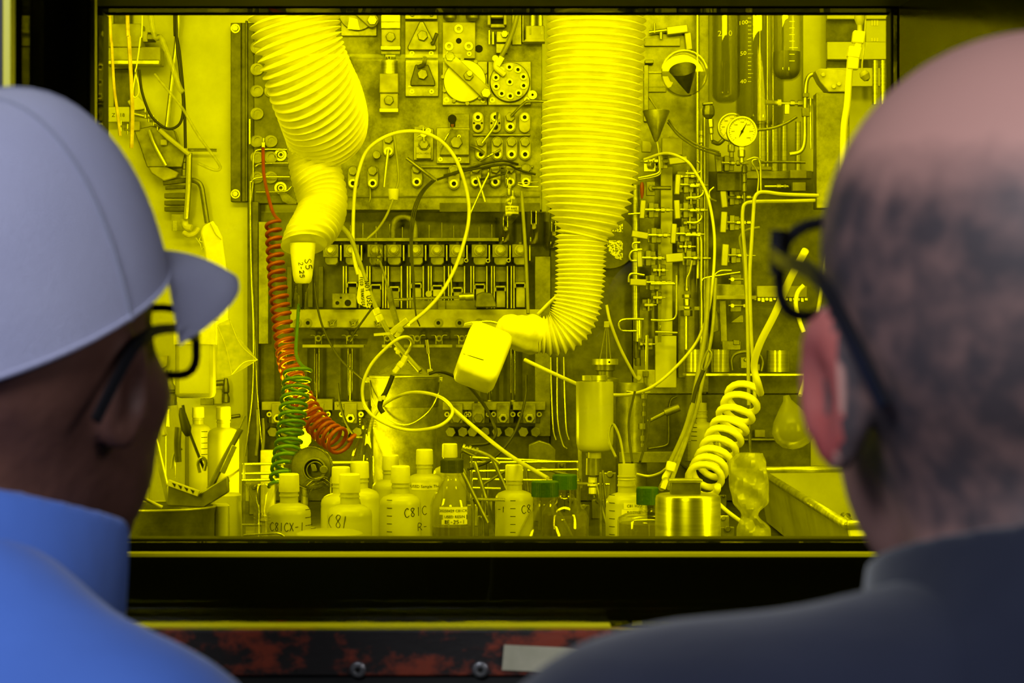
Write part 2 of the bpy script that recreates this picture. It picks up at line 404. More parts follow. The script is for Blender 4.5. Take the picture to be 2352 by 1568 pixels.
# grey things of the room behind the camera: seen only as faint reflections in the pane
for x0, x1, z0, y0, lab in ((-.17, -.01, 2.36, -2.6, 'wide grey hanging duct behind the visitors'), (.0, .09, 2.3, -2.5, 'pale grey pipe box beside the wide duct'), (.33, .39, 2.3, -2.5, 'narrow pale grey hanging post')):
    o = struct('duct', [(x0, y0, z0, x1, y0 + .1, 2.849)], 'pillar_grey'); del o['kind']; tag(o, lab, 'duct')

# ------------------------------------------------------------------ people: smooth-union distance fields meshed with surface nets
def smin(a, b, k):
    h = np.clip(.5 + .5 * (b - a) / k, 0, 1); return b * (1 - h) + a * h - k * h * (1 - h)
def smax(a, b, k): return -smin(-a, -b, k)
def ell(p, c, r):
    q = (p - np.array(c)) / np.array(r); k0 = np.sqrt((q ** 2).sum(-1)) + 1e-9
    k1 = np.sqrt(((q / np.array(r)) ** 2).sum(-1)) + 1e-9; return k0 * (k0 - 1) / k1
def cone(p, a, b, ra, rb, sq=None):
    a = np.array(a, float); b = np.array(b, float); pa = p - a; ba = b - a
    if sq is not None: pa = pa * sq; ba = ba * sq
    h = np.clip((pa @ ba) / (ba @ ba), 0, 1); return np.sqrt(((pa - h[..., None] * ba) ** 2).sum(-1)) - (ra + (rb - ra) * h)
def rbox(p, c, h, r):
    q = np.abs(p - np.array(c)) - (np.array(h) - r)
    return np.sqrt((np.maximum(q, 0) ** 2).sum(-1)) + np.minimum(q.max(-1), 0) - r
def nets(f, lo, hi, h):
    lo = np.array(lo, float); hi = np.array(hi, float); n = np.ceil((hi - lo) / h).astype(int) + 1
    ax = [lo[i] + h * np.arange(n[i]) for i in range(3)]
    V = np.empty(n, np.float32)
    for i in range(n[0]):
        g = np.stack(np.meshgrid([ax[0][i]], ax[1], ax[2], indexing='ij'), -1)[0]; V[i] = f(g)
    s = V < 0
    c = [(0, 0, 0), (1, 0, 0), (0, 1, 0), (1, 1, 0), (0, 0, 1), (1, 0, 1), (0, 1, 1), (1, 1, 1)]
    m = n - 1
    sl = lambda A, o: A[o[0]:o[0] + m[0], o[1]:o[1] + m[1], o[2]:o[2] + m[2]]
    cnt = sum(sl(s, o).astype(int) for o in c); act = (cnt > 0) & (cnt < 8)
    acc = np.zeros((*m, 3), np.float32); num = np.zeros(m, np.float32)
    for i in range(8):
        for j in range(i + 1, 8):
            a, b_ = c[i], c[j]
            if sum(abs(a[k] - b_[k]) for k in range(3)) != 1: continue
            va, vb = sl(V, a), sl(V, b_); x = (va < 0) != (vb < 0)
            t = np.where(x, va / np.where(x, va - vb, 1), 0)
            for k in range(3): acc[..., k] += np.where(x, a[k] + t * (b_[k] - a[k]), 0)
            num += x
    idx = np.full(m, -1, int); w_ = np.argwhere(act); idx[act] = np.arange(len(w_))
    verts = (w_ + acc[act] / num[act][:, None]) * h + lo
    faces = []
    for k in range(3):
        u, v = (k + 1) % 3, (k + 2) % 3
        d = [0, 0, 0]; d[k] = 1
        A = s[:m[0] + 1 - d[0], :m[1] + 1 - d[1], :m[2] + 1 - d[2]]; B = s[d[0]:, d[1]:, d[2]:]
        e = np.argwhere(A[:B.shape[0], :B.shape[1], :B.shape[2]] != B)
        e = e[(e[:, u] > 0) & (e[:, v] > 0) & (e[:, u] < m[u]) & (e[:, v] < m[v]) & (e[:, k] < m[k])]
        du = np.zeros(3, int); du[u] = 1; dv = np.zeros(3, int); dv[v] = 1
        g = lambda q: idx[q[:, 0], q[:, 1], q[:, 2]]
        q = np.stack([g(e - du - dv), g(e - dv), g(e), g(e - du)], 1)
        flip = s[e[:, 0], e[:, 1], e[:, 2]] == False
        q[flip] = q[flip][:, ::-1]
        faces.append(q)
    return verts, np.concatenate(faces)
def rot(ax, a):
    return np.array(Matrix.Rotation(a, 3, ax))
def sdf_obj(name, f, lo, hi, h, m, parent, smooth=0, attr=None, mats=None, pick=None):
    v, q = nets(f, lo, hi, h)
    me = bpy.data.meshes.new(name); me.from_pydata(v.tolist(), [], q.tolist()); me.update(); me.shade_smooth()
    me.materials.append(MATS[m])
    if attr is not None:
        a = me.attributes.new('hair', 'FLOAT', 'POINT'); a.data.foreach_set('value', attr(v).astype(np.float32))
    if mats:
        for x in mats: me.materials.append(MATS[x])
        cen = v[q].mean(1); me.polygons.foreach_set('material_index', pick(cen).astype(np.int32))
    o = bpy.data.objects.new(name, me); COL.objects.link(o)
    if parent: o.parent = parent
    if smooth:
        md = o.modifiers.new('smooth', 'SMOOTH'); md.iterations = smooth; md.factor = .5
    return o

def head_sdf(p, wide=1.0, cr=1.0):
    """head frame: origin between the ears, +y face, +x the person's right, +z up"""
    q = p / np.array([wide, 1, 1])
    d = ell(q, (0, -.012, .048), (.077 * cr, .096, .085))
    d = smin(d, ell(q, (0, -.03, .015), (.070 * cr, .075, .06)), .02)
    d = smin(d, ell(q, (0, .04, .005), (.062, .06, .085)), .025)
    d = smin(d, ell(q, (0, .035, -.055), (.056, .062, .058)), .03)
    d = smin(d, ell(q, (0, .078, -.098), (.022, .02, .017)), .025)
    d = smin(d, cone(q, (-.035, .083, .035), (.035, .083, .035), .012, .012), .012)
    for s_ in (-1, 1):
        d = smax(d, -ell(q, (s_ * .031, .103, .018), (.02, .016, .013)), .012)
        d = smin(d, ell(q, (s_ * .031, .083, .016), (.0125, .0125, .0125)), .003)
        d = smin(d, ell(q, (s_ * .042, .065, -.015), (.02, .022, .018)), .02)
    d = smin(d, cone(q, (0, .096, .022), (0, .116, -.016), .007, .012), .01)
    for s_ in (-1, 1): d = smin(d, ell(q, (s_ * .011, .106, -.019), (.008, .01, .007)), .006)
    d = smin(d, ell(q, (0, .094, -.050), (.024, .012, .006)), .004)
    d = smin(d, ell(q, (0, .092, -.060), (.021, .012, .007)), .004)
    for s_ in (-1, 1):
        e = p - np.array([s_ * (.0765 * wide * (1 + (cr - 1) * .8) + (.004 if cr > 1 else 0)), -.006, -.005]); e = e @ rot('Z', -s_ * R(14)) @ rot('X', R(-12))
        er = ell(e, (0, 0, .004), (.0075, .019, .032))
        er = smax(er, -ell(e, (s_ * .008, .003, .003), (.008, .0105, .02)), .004)
        er = smin(er, cone(e, (0, .012, -.004), (0, .002, -.022), .0045, .004), .005)
        d = smin(d, er, .006)
    return d

def hands(p, s_, wr):
    """half-closed hand hanging from the wrist wr"""
    x, y, z = wr; o = np.array([x, y, z])
    d = cone(p, o + (0, 0, .02), o + (0, .004, -.02), .028, .026, np.array([1.0, 1.0, 1.0]))
    d = smin(d, rbox(p, o + (0, .005, -.06), (.016, .040, .045), .014), .012)
    for i, (yy, L_) in enumerate(((.036, .072), (.013, .082), (-.011, .076), (-.033, .06))):
        a = o + (0, yy + .004, -.098); b_ = a + (-s_ * .006, .002, -L_ * .45); c = b_ + (-s_ * .016, .002, -L_ * .4)
        d = smin(d, np.minimum(cone(p, a, b_, .0095, .0088), cone(p, b_, c, .0088, .0072)), .004)
    a = o + (-s_ * .004, .03, -.035); b_ = a + (-s_ * .008, .028, -.035); c = b_ + (-s_ * .006, .008, -.03)
    return smin(d, np.minimum(cone(p, a, b_, .012, .0105), cone(p, b_, c, .0105, .008)), .008)

def fold(p, a, f=23.0):
    return a * (np.sin(p[..., 2] * f * 2.2 + 3 * np.sin(p[..., 0] * 9) + 2 * p[..., 1] * 9) + .6 * np.sin(p[..., 0] * f * 1.3 - p[..., 2] * 17 + 4 * p[..., 1]))

def person(name, label, hx, hy, hz, yaw, pitch, wide, skin, scalp, shirt, bw=1.0, lean=0.0, roll=0.0, shift=(0, 0), drop=0.0, byaw=None, slope=0, ear_m=None, colw=0.0, cr=1.0):
    """hx, hy, hz: the point between the ears in the world; yaw: degrees turned from +Y (positive = to the right)"""
    root = bpy.data.objects.new(name, None); COL.objects.link(root); root.location = (hx + shift[0], hy + shift[1], 0); tag(root, label, 'person')
    by = yaw if byaw is None else byaw
    Rb = rot('Z', -R(by)); Rh = rot('Z', -R(yaw)) @ rot('X', R(pitch)) @ rot('Y', R(roll))
    hc = np.array([-shift[0], -shift[1], hz])
    H = hz - drop
    # body frame: z absolute, shoulders at H-.215
    zs = H - .205
    tob = lambda p: (p @ Rb)                      # world offset -> body frame (Rb orthonormal: p_b = Rb^T p)
    toh = lambda p: ((p - hc) @ Rh)
    nb = Rb.T @ np.array([-shift[0], -shift[1], 0])  # neck offset in the body frame
    def neck(p):
        b_ = tob(p); return cone(b_, (nb[0], nb[1] - .012, hz - .035), (nb[0] * .4, nb[1] * .4 - .045, zs + .045), .058 * wide, .067 * wide)
    def f_head(p):
        d = head_sdf(toh(p), wide, cr); d = smin(d, neck(p), .028)
        b_ = tob(p); return smin(d, ell(b_, (0, -.03, zs - .03), (.12, .06, .055)), .04)
    hair = lambda v: scalp((v - hc) @ Rh)
    wr_ = [np.array([s_ * .255 * bw, .06, zs - .56]) for s_ in (-1, 1)]
    def f_body(p):
        sh_ = p.shape[:-1]; q = p.reshape(-1, 3); d = np.full(len(q), .08)
        m1 = (q[:, 2] > zs - .1) & (np.abs(q - (hc + np.array([0, 0, -.05]))).max(1) < .23)
        if m1.any(): d[m1] = np.minimum(.1, f_head(q[m1]))
        m2 = q[:, 2] < zs + .08
        if m2.any():
            b_ = tob(q[m2]); t = ell(b_, (0, -.01, zs - .13), (.14 * bw, .085, .17))
            for s_ in (-1, 1):
                a0 = (s_ * .165 * bw, -.015, zs - .035); a1 = (s_ * .225 * bw, -.03, zs - .31); a2 = (s_ * .25 * bw, .05, zs - .535)
                t = smin(t, cone(b_, (0, -.03, zs), a0, .045, .045), .03); t = smin(t, cone(b_, a0, a1, .046, .036), .02); t = smin(t, cone(b_, a1, a2, .036, .027), .01)
            for s_, wr in zip((-1, 1), wr_):
                m3 = b_[:, 2] < zs - .50
                if m3.any(): t[m3] = smin(t[m3], hands(b_[m3], s_, wr), .01)
            d[m2] = smin(d[m2], t, .03)
        return d.reshape(sh_)
    v, q = nets(f_body, np.array([-.36, -.30, zs - .80]) , np.array([.36, .30, hz + .16]), .0046)
    me = bpy.data.meshes.new('body'); me.from_pydata(v.tolist(), [], q.tolist()); me.update(); me.shade_smooth()
    me.materials.append(MATS[skin]); a = me.attributes.new('hair', 'FLOAT', 'POINT'); hv = hair(v); hv[v[:, 2] < zs] = -2; a.data.foreach_set('value', hv.astype(np.float32))
    if ear_m:
        me.materials.append(MATS[ear_m]); hq = (v[q].mean(1) - hc) @ Rh
        me.polygons.foreach_set('material_index', ((np.abs(hq[:, 0]) > .0855) & (np.abs(hq[:, 2]) < .045) & (hq[:, 1] < .03)).astype(np.int32))
    o = bpy.data.objects.new('body', me); COL.objects.link(o); o.parent = root
    md = o.modifiers.new('smooth', 'SMOOTH'); md.iterations = 2; md.factor = .5
    # shirt
    def torso(b_):
        d = ell(b_, (0, -.005, zs - .17), (.185 * bw, .125, .25))
        d = smin(d, ell(b_, (0, .0, zs - .42), (.165 * bw, .118, .22)), .08)
        for s_ in (-1, 1):
            d = smin(d, cone(b_, (nb[0] * .4 + s_ * .045, -.035, zs + .052 - slope), (s_ * .178 * bw, -.015, zs - .02 + slope), .052, .062), .05)
            sh = (s_ * .185 * bw, -.015, zs - .03 + slope); el = (s_ * .235 * bw, -.03, zs - .31); wr = (s_ * .252 * bw, .05, zs - .535)
            d = smin(d, cone(b_, sh, el, .066, .05), .035); d = smin(d, cone(b_, el, wr, .05, .035), .02)
        return d
    def f_shirt(p):
        b_ = tob(p); d = torso(b_) - fold(p, .0022) - .004
        d = smax(d, (zs - .60) - b_[..., 2], .01)
        nk = neck(p) - .004; return smax(d, -nk, .004)
    c0 = np.array([0, 0, zs]); 
    sh = sdf_obj('shirt', f_shirt, c0 + [-.36, -.36, -.62], c0 + [.36, .36, .13], .0085, shirt, root, 2)
    # collar: a band standing round the neck and folded over
    def f_col(p):
        b_ = tob(p); nk = neck(p); top = zs + .088 + colw * 1.3 + .02 * np.clip(-(b_[..., 1] - nb[1] * .4) / .08, -1.4, 1)
        band = np.maximum(np.maximum(nk - colw - .011, -(nk - colw * .6 - .003)), np.maximum(b_[..., 2] - top, (zs - .02) - b_[..., 2]))
        fall = np.abs(nk - colw - .016 - np.clip((top - b_[..., 2]) * .34, 0, .03)) - .0035
        fall = np.maximum(fall, np.maximum(b_[..., 2] - top, (top - .062) - b_[..., 2]))
        d = smin(band, fall, .006)
        return smax(d, np.abs(b_[..., 0]) * .0 + (b_[..., 1] - nb[1] * .4 - .066) * .7, .01)
    cc = Rb @ np.array([nb[0] * .5, nb[1] * .5, zs + .04])
    sdf_obj('collar', f_col, cc + [-.15, -.15, -.08], cc + [.15, .15, .10], .0034, shirt, root, 2)
    # trousers and boots stand on the floor
    def f_tr(p):
        b_ = tob(p); d = ell(b_, (0, -.005, zs - .62), (.158 * bw, .112, .12))
        for s_ in (-1, 1):
            d = smin(d, cone(b_, (s_ * .085, 0, zs - .68), (s_ * .105, .01, .48), .088, .062), .03)
            d = smin(d, cone(b_, (s_ * .105, .01, .48), (s_ * .11, -.01, .09), .062, .052), .02)
        return smax(smax(d, b_[..., 2] - (zs - .565), .01), .05 - b_[..., 2], .01)
    sdf_obj('trousers', f_tr, (-.28, -.28, .03), (.28, .28, zs - .54), .012, 'trousers', root, 2)
    for s_ in (-1, 1):
        def f_b(p):
            b_ = tob(p); d = smin(ell(b_, (s_ * .115, .07, .035), (.045, .135, .042)), cone(b_, (s_ * .11, -.01, .06), (s_ * .11, -.01, .15), .046, .046), .03)
            return smax(d, .002 - b_[..., 2], .005)
        sdf_obj('boot', f_b, (-.32, -.32, -.01), (.32, .32, .21), .009, 'boot_brown', root, 1)
    hf = bpy.data.objects.new('head_frame', None)
    Mh = Matrix.Translation(Vector(hc)) @ Matrix(Rh.tolist()).to_4x4()
    return root, Mh

def mesh_in(name, bm, m, parent, Mh, angle=40, bevel=0.0, label=None):
    bmesh.ops.recalc_face_normals(bm, faces=bm.faces); bm.transform(Mh)
    me = bpy.data.meshes.new(name); bm.to_mesh(me); bm.free(); me.shade_smooth(); me.set_sharp_from_angle(angle=R(angle))
    me.materials.append(MATS[m]); o = bpy.data.objects.new(name, me); COL.objects.link(o); o.parent = parent
    if label: o['label'] = label
    return o

def strip(bm, pts, w_, t):
    """flat bar along points: half height w_ (z), half thickness t"""
    for a, b_ in zip(pts, pts[1:]):
        pass
    n = len(pts); rings = []
    for i in range(n):
        a = Vector(pts[max(i - 1, 0)]); b_ = Vector(pts[min(i + 1, n - 1)]); d = (b_ - a).normalized()
        sde = d.cross(Vector((0, 0, 1))).normalized(); up = sde.cross(d).normalized()
        ww = w_[i] if hasattr(w_, '__len__') else w_
        c = Vector(pts[i]); rings.append([bm.verts.new(c + sde * x * t + up * z * ww) for x, z in ((-1, -1), (1, -1), (1, 1), (-1, 1))])
    for r0, r1 in zip(rings, rings[1:]):
        for k in range(4): bm.faces.new((r0[k], r0[(k + 1) % 4], r1[(k + 1) % 4], r1[k]))
    bm.faces.new(rings[0][::-1]); bm.faces.new(rings[-1])

def glasses(root, Mh, wide, dz=0.0):
    g = bpy.data.objects.new('safety_glasses', None); COL.objects.link(g); g.parent = root
    W = .074 * wide
    for s_ in (-1, 1):
        bm = bmesh.new()
        pts = [(s_ * (W - .006), .088, .030 + dz), (s_ * (W + .003), .05, .033 + dz), (s_ * (W + .007), .018, .036 + dz), (s_ * (W + .009), -.008, .032 + dz), (s_ * (W + .006), -.030, .014 + dz), (s_ * (W + .002), -.046, -.004 + dz)]
        strip(bm, catmull(pts, 5), .0029, .0014); mesh_in('temple', bm, 'glasses_black', g, Mh)
    for s_ in (-1, 1):
        bm = bmesh.new(); ring = []
        for i in range(24):
            a = 2 * math.pi * i / 24; x = s_ * (.036 + .027 * math.copysign(abs(math.cos(a)) ** .7, math.cos(a))); z = .016 + dz + .021 * math.copysign(abs(math.sin(a)) ** .7, math.sin(a))
            ring.append(Vector((x, .122 - 4.6 * x * x, z)))
        pts = ring + [ring[0], ring[1]]
        b2 = bmesh.new(); sweep(b2, pts, .0026, 8, False); rim = mesh_in('rim', b2, 'glasses_black', g, Mh)
        for y_ in (0, .002):
            pass
        a1 = [bm.verts.new(p) for p in ring]; a2 = [bm.verts.new(p + Vector((0, -.002, 0))) for p in ring]
        bm.faces.new(a1); bm.faces.new(a2[::-1])
        for i in range(24): bm.faces.new((a1[i], a2[i], a2[(i + 1) % 24], a1[(i + 1) % 24]))
        mesh_in('lens', bm, 'lens_glass', g, Mh)
        b3 = bmesh.new(); strip(b3, catmull([(s_ * .060, .105, .026 + dz), (s_ * .066, .099, .029 + dz), (s_ * (W - .006), .086, .030 + dz)], 4), .009, .0022)
        mesh_in('hinge', b3, 'glasses_black', g, Mh)
    return g

# --- the visitor on the left: cap, blue shirt
LY = 1.13
rootA, MA = person('person', 'person in a pale lavender-grey cap and blue shirt, seen from behind at left', (32 - CX) / F * LY, LY, 1.574, 18, 8, .96,
    'skin_brown', lambda q: np.full(len(q), -2.0), 'shirt_blue', bw=1.02, shift=(-.045, -.05), drop=-.040, colw=.014, byaw=36)
def cap(root, Mh):
    # crown: six-panel dome as a closed shell with thickness
    bm = bmesh.new(); nu, nv = 48, 16; rows = []
    for lay in (0, 1):
        th = .0022 * lay
        for j in range(nv + 1):
            t = j / nv; ph = t * math.pi / 2 * 1.0; ring = []
            for i in range(nu):
                a = 2 * math.pi * i / nu
                base_z = .014 + .012 * math.sin(a)   # lower at the nape, higher over the brow
                rx, ry = .094 - th, .112 - th; c = math.cos(ph) ** .62; s_ = math.sin(ph)
                seam = 1 - .006 * (abs(math.cos(3 * a)) ** 14)
                z = base_z * (1 - t) + (.143 - th) * s_ ** .9 * 1.0
                z = base_z + (.143 - th - base_z) * (s_ ** 1.02)
                ring.append(bm.verts.new((rx * c * math.cos(a) * seam, -.012 + ry * c * math.sin(a) * seam, z)) if j < nv else None)
            if j == nv: ring = [bm.verts.new((0, -.012, .143 - th))]
            rows.append(ring)
    for lay in (0, 1):
        o = lay * (nv + 1)
        for j in range(nv):
            a, b_ = rows[o + j], rows[o + j + 1]
            for i in range(nu):
                k = (i + 1) % nu
                if len(b_) == 1: bm.faces.new((a[i], a[k], b_[0]))
                else: bm.faces.new((a[i], a[k], b_[k], b_[i]))
    a, b_ = rows[0], rows[nv + 1]
    for i in range(nu): bm.faces.new((a[i], b_[i], b_[(i + 1) % nu], a[(i + 1) % nu]))
    c = bpy.data.objects.new('cap', None); COL.objects.link(c); c.parent = root
    cr = mesh_in('crown', bm, 'cap_fabric', c, Mh, 70)
    # brim: curved sheet with thickness
    bm = bmesh.new(); g = [[], []]
    for lay in (0, 1):
        for j in range(9):
            t = j / 8; row = []
            for i in range(21):
                u = -1 + 2 * i / 20; a = math.pi / 2 - u * .86
                x0, y0, z0 = .093 * math.cos(a), -.012 + .111 * math.sin(a), .015 + .012 * math.sin(a)
                L_ = .080 * (1 - abs(u) ** 2.1) ** .8 if abs(u) < 1 else 0
                x = x0 + .10 * L_ * 0 ; y = y0 + L_ * t
                z = z0 - .004 * t - .8 * x * x * t - lay * .0035 - .028 * t * t
                row.append(bm.verts.new((x, y, z)))
            g[lay].append(row)
    for j in range(8):
        for i in range(20):
            bm.faces.new((g[0][j][i], g[0][j][i + 1], g[0][j + 1][i + 1], g[0][j + 1][i])); bm.faces.new((g[1][j][i], g[1][j + 1][i], g[1][j + 1][i + 1], g[1][j][i + 1]))
    bd = [(0, i) for i in range(21)] + [(j, 20) for j in range(1, 9)] + [(8, i) for i in range(19, -1, -1)] + [(j, 0) for j in range(7, 0, -1)]
    for (j, i), (j2, i2) in zip(bd, bd[1:] + bd[:1]): bm.faces.new((g[0][j][i], g[1][j][i], g[1][j2][i2], g[0][j2][i2]))
    mesh_in('brim', bm, 'cap_fabric', c, Mh, 50)
    bm = bmesh.new(); bmesh.ops.create_uvsphere(bm, u_segments=16, v_segments=8, radius=.008, matrix=Matrix.Translation((0, -.012, .1435)) @ Matrix.Diagonal((1, 1, .45, 1)))
    mesh_in('button', bm, 'cap_fabric', c, Mh)
    # sweatband edge along the hem and ventilation eyelets
    bm = bmesh.new(); pts = []
    for i in range(50):
        a = 2 * math.pi * i / 48; pts.append(Vector((.0942 * math.cos(a), -.012 + .1122 * math.sin(a), .016 + .012 * math.sin(a))))
    sweep(bm, pts, .0013, 6, False); mesh_in('hem', bm, 'cap_fabric', c, Mh)
    for q in range(6):
        a = R(-60 + 60 * q + 8); pts = []
        for j in range(17):
            t = j / 16; ph = t * math.pi / 2; c_ = math.cos(ph) ** .62; bz = .014 + .012 * math.sin(a); z = bz + (.1432 - bz) * math.sin(ph) ** 1.02
            pts.append(Vector((.0942 * c_ * math.cos(a), -.012 + .1122 * c_ * math.sin(a), z)))
        bm = bmesh.new(); sweep(bm, pts, .0011, 6, False); mesh_in('seam', bm, 'cap_under', c, Mh)
    for a in (-150, -95, -40, 20, 80, 140):
        x, y = .073 * math.cos(R(a)), -.012 + .090 * math.sin(R(a)); nrm = Vector((x / .087 ** 2, (y + .012) / .108 ** 2, 75)).normalized()
        t = Matrix.Translation((x, y, .103)) @ Vector((math.cos(R(a)), math.sin(R(a)), .75)).to_track_quat('Z', 'Y').to_matrix().to_4x4()
        b4 = bmesh.new(); p4 = [t @ Vector((.0035 * math.cos(k * math.pi / 6), .0035 * math.sin(k * math.pi / 6), .001)) for k in range(14)]
        sweep(b4, p4, .0012, 6, False); mesh_in('eyelet', b4, 'cap_under', c, Mh)
    return c
cap(rootA, MA @ Matrix.Translation((0, 0, .025)) @ Matrix.Rotation(R(-15), 4, 'Z') @ Matrix.Rotation(R(9), 4, 'X')); glasses(rootA, MA, 1.02, -.006)
# --- the visitor on the right: cropped hair, navy shirt
def scalp_zone(q):
    # cropped hair on the sides and back below the thinning crown, ending at the nape and the ears' front
    th = np.degrees(np.arctan2(q[:, 2] - .02, np.sqrt(q[:, 0] ** 2 + q[:, 1] ** 2)))
    crown = np.clip((60 - th) / 26, 0, 1); front = np.clip((.088 - q[:, 1]) / .05, 0, 1)
    nape = np.clip((q[:, 2] + .085 - .5 * np.clip(q[:, 1], 0, .1)) / .045, 0, 1)
    ear = ((np.abs(q[:, 0]) > .0862) & (q[:, 2] < .04)).astype(float)
    zone = crown * front * nape * (1 - ear); beard = np.clip((-.01 - q[:, 2]) / .03, 0, 1) * np.clip((q[:, 1] - .02) / .02, 0, 1) * .45
    return np.maximum(zone, beard) - .2
RY = .79
rootB, MB_ = person('person', 'person with cropped balding hair, glasses and navy shirt, seen from behind at right', .203, RY, 1.590, -14, 12, .94,
    'scalp', scalp_zone, 'shirt_navy', bw=.98, byaw=-8, shift=(.028, -.04), drop=-.046, ear_m='ear_backlit_red', cr=1.14, roll=-4.5, slope=.016)
glasses(rootB, MB_, 1.05, .006)
# ================================================================== THE CELL: gaiters, coils, bottles
def resample(pts, step):
    out = [pts[0]]; acc = 0.0; L = [0.0]
    for a, b in zip(pts, pts[1:]): L.append(L[-1] + (b - a).length)
    n = max(2, int(L[-1] / step)); j = 0
    out = []; ss = []
    for i in range(n + 1):
        t = L[-1] * i / n
        while j < len(L) - 2 and L[j + 1] < t: j += 1
        u = (t - L[j]) / max(L[j + 1] - L[j], 1e-9); out.append(pts[j].lerp(pts[j + 1], min(u, 1))); ss.append(t)
    return out, ss
def bellows(name, m, parent, base, pts, pitch, depth, tilt=None, crinkle=0.0, wall=True):
    """pts: (px, py, Y, radius px); ribs every `pitch` metres. tilt: extra slant of the ribs (dz/dx) along the length"""
    cps = [P(a, b_, c) - base for a, b_, c, r in pts]; rad = [r * c / F for a, b_, c, r in pts]
    q = catmull([Vector((*p, )) for p in cps], 12); rq = [v.x for v in catmull([Vector((r, 0, 0)) for r in rad], 12)]
    L = [0.0]
    for a, b_ in zip(q, q[1:]): L.append(L[-1] + (b_ - a).length)
    n = int(L[-1] / (pitch / 8)); j = 0; P3, RR = [], []
    for i in range(n + 1):
        t = L[-1] * i / n
        while j < len(L) - 2 and L[j + 1] < t: j += 1
        u = min((t - L[j]) / max(L[j + 1] - L[j], 1e-9), 1)
        r = rq[j] * (1 - u) + rq[j + 1] * u
        ph = (t / pitch) % 1.0; s_ = 1 - abs(2 * ph - 1); s_ = s_ ** 1.15
        P3.append(q[j].lerp(q[j + 1], u)); RR.append(r - depth * (1 - s_))
    bm = bmesh.new(); seg = 56; N = len(P3); rings = []
    Tn = [(P3[min(i + 6, N - 1)] - P3[max(i - 6, 0)]).normalized() for i in range(N)]
    u_ = Vector((0, 1, 0)).cross(Tn[0]).normalized()
    for i in range(N):
        t = Tn[i]
        if tilt: t = (t + Vector((tilt(i / N), 0, 0))).normalized()
        u_ = (u_ - t * u_.dot(t)).normalized(); v = t.cross(u_)
        jit = crinkle * math.sin(i * .9)
        rings.append([bm.verts.new(P3[i] + (u_ * math.cos(2 * math.pi * k / seg) + v * math.sin(2 * math.pi * k / seg)) * (RR[i] * (1 + crinkle * .6 * math.sin(k * .78 + i * .05)))) for k in range(seg)])
    for a, b_ in zip(rings, rings[1:]):
        for k in range(seg): bm.faces.new((a[k], a[(k + 1) % seg], b_[(k + 1) % seg], b_[k]))
    bm.faces.new(rings[0][::-1]); bm.faces.new(rings[-1])
    bmesh.ops.recalc_face_normals(bm, faces=bm.faces); me = bpy.data.meshes.new(name); bm.to_mesh(me); bm.free(); me.shade_smooth(); me.set_sharp_from_angle(angle=R(75))
    me.materials.append(MATS[m]); o = bpy.data.objects.new(name, me); COL.objects.link(o); o.parent = parent; return o

# ---- stroke lettering, projected on a plane (or round a cylinder)
GL = {'C': [[(.9, .12), (.6, 0), (.2, .2), (.05, .55), (.25, .92), (.6, 1), (.95, .85)]], '8': [[(.85, .1), (.5, 0), (.2, .2), (.45, .45), (.8, .75), (.55, 1), (.2, .8), (.45, .5), (.8, .2), (.85, .1)]],
 '1': [[(.5, 0), (.45, 1)]], 'X': [[(.1, 0), (.9, 1)], [(.9, 0), (.1, 1)]], '-': [[(.2, .55), (.8, .5)]], 'R': [[(.15, 1), (.15, 0), (.6, .02), (.8, .25), (.55, .48), (.15, .5)], [(.4, .5), (.9, 1)]],
 'N': [[(.1, 1), (.12, 0), (.8, 1), (.85, 0)]], 'O': [[(.5, 0), (.15, .25), (.1, .7), (.45, 1), (.85, .75), (.85, .3), (.5, 0)]], 'T': [[(.05, .02), (.95, 0)], [(.5, 0), (.5, 1)]],
 'U': [[(.12, 0), (.12, .75), (.45, 1), (.82, .78), (.85, 0)]], 'S': [[(.85, .1), (.45, 0), (.15, .22), (.5, .48), (.85, .75), (.5, 1), (.1, .88)]], 'E': [[(.85, 0), (.15, .02), (.15, 1), (.88, .98)], [(.15, .5), (.7, .48)]],
 'F': [[(.85, 0), (.15, .02), (.15, 1)], [(.15, .5), (.7, .48)]], 'D': [[(.15, 0), (.15, 1), (.6, .95), (.88, .5), (.6, .05), (.15, 0)]], 'A': [[(.05, 1), (.5, 0), (.95, 1)], [(.25, .65), (.75, .65)]],
 '2': [[(.12, .2), (.45, 0), (.82, .2), (.6, .6), (.1, 1), (.9, .96)]], '5': [[(.85, 0), (.25, .03), (.2, .42), (.6, .4), (.85, .7), (.5, 1), (.1, .9)]], '3': [[(.15, .08), (.6, 0), (.8, .2), (.45, .45), (.85, .7), (.5, 1), (.1, .9)]],
 '0': [[(.5, 0), (.15, .25), (.12, .7), (.45, 1), (.85, .75), (.85, .3), (.5, 0)]], 'H': [[(.12, 0), (.12, 1)], [(.88, 0), (.88, 1)], [(.12, .5), (.88, .5)]], 'Z': [[(.1, 0), (.9, .02), (.1, .98), (.9, 1)]],
 '/': [[(.7, 0), (.3, 1)]], '(': [[(.8, 0), (.3, .3), (.25, .7), (.6, 1)]], ' ': [], '.': [[(.45, .95), (.5, 1)]], '6': [[(.7, 0), (.25, .4), (.15, .8), (.5, 1), (.85, .75), (.5, .5), (.2, .7)]], '7': [[(.1, .02), (.9, 0), (.4, 1)]],
 '4': [[(.65, 1), (.65, 0), (.1, .7), (.9, .7)]], '9': [[(.8, .3), (.45, .5), (.15, .25), (.5, 0), (.8, .25), (.65, 1)]], 'I': [[(.5, 0), (.5, 1)]], 'M': [[(.08, 1), (.12, 0), (.5, .7), (.88, 0), (.92, 1)]]}
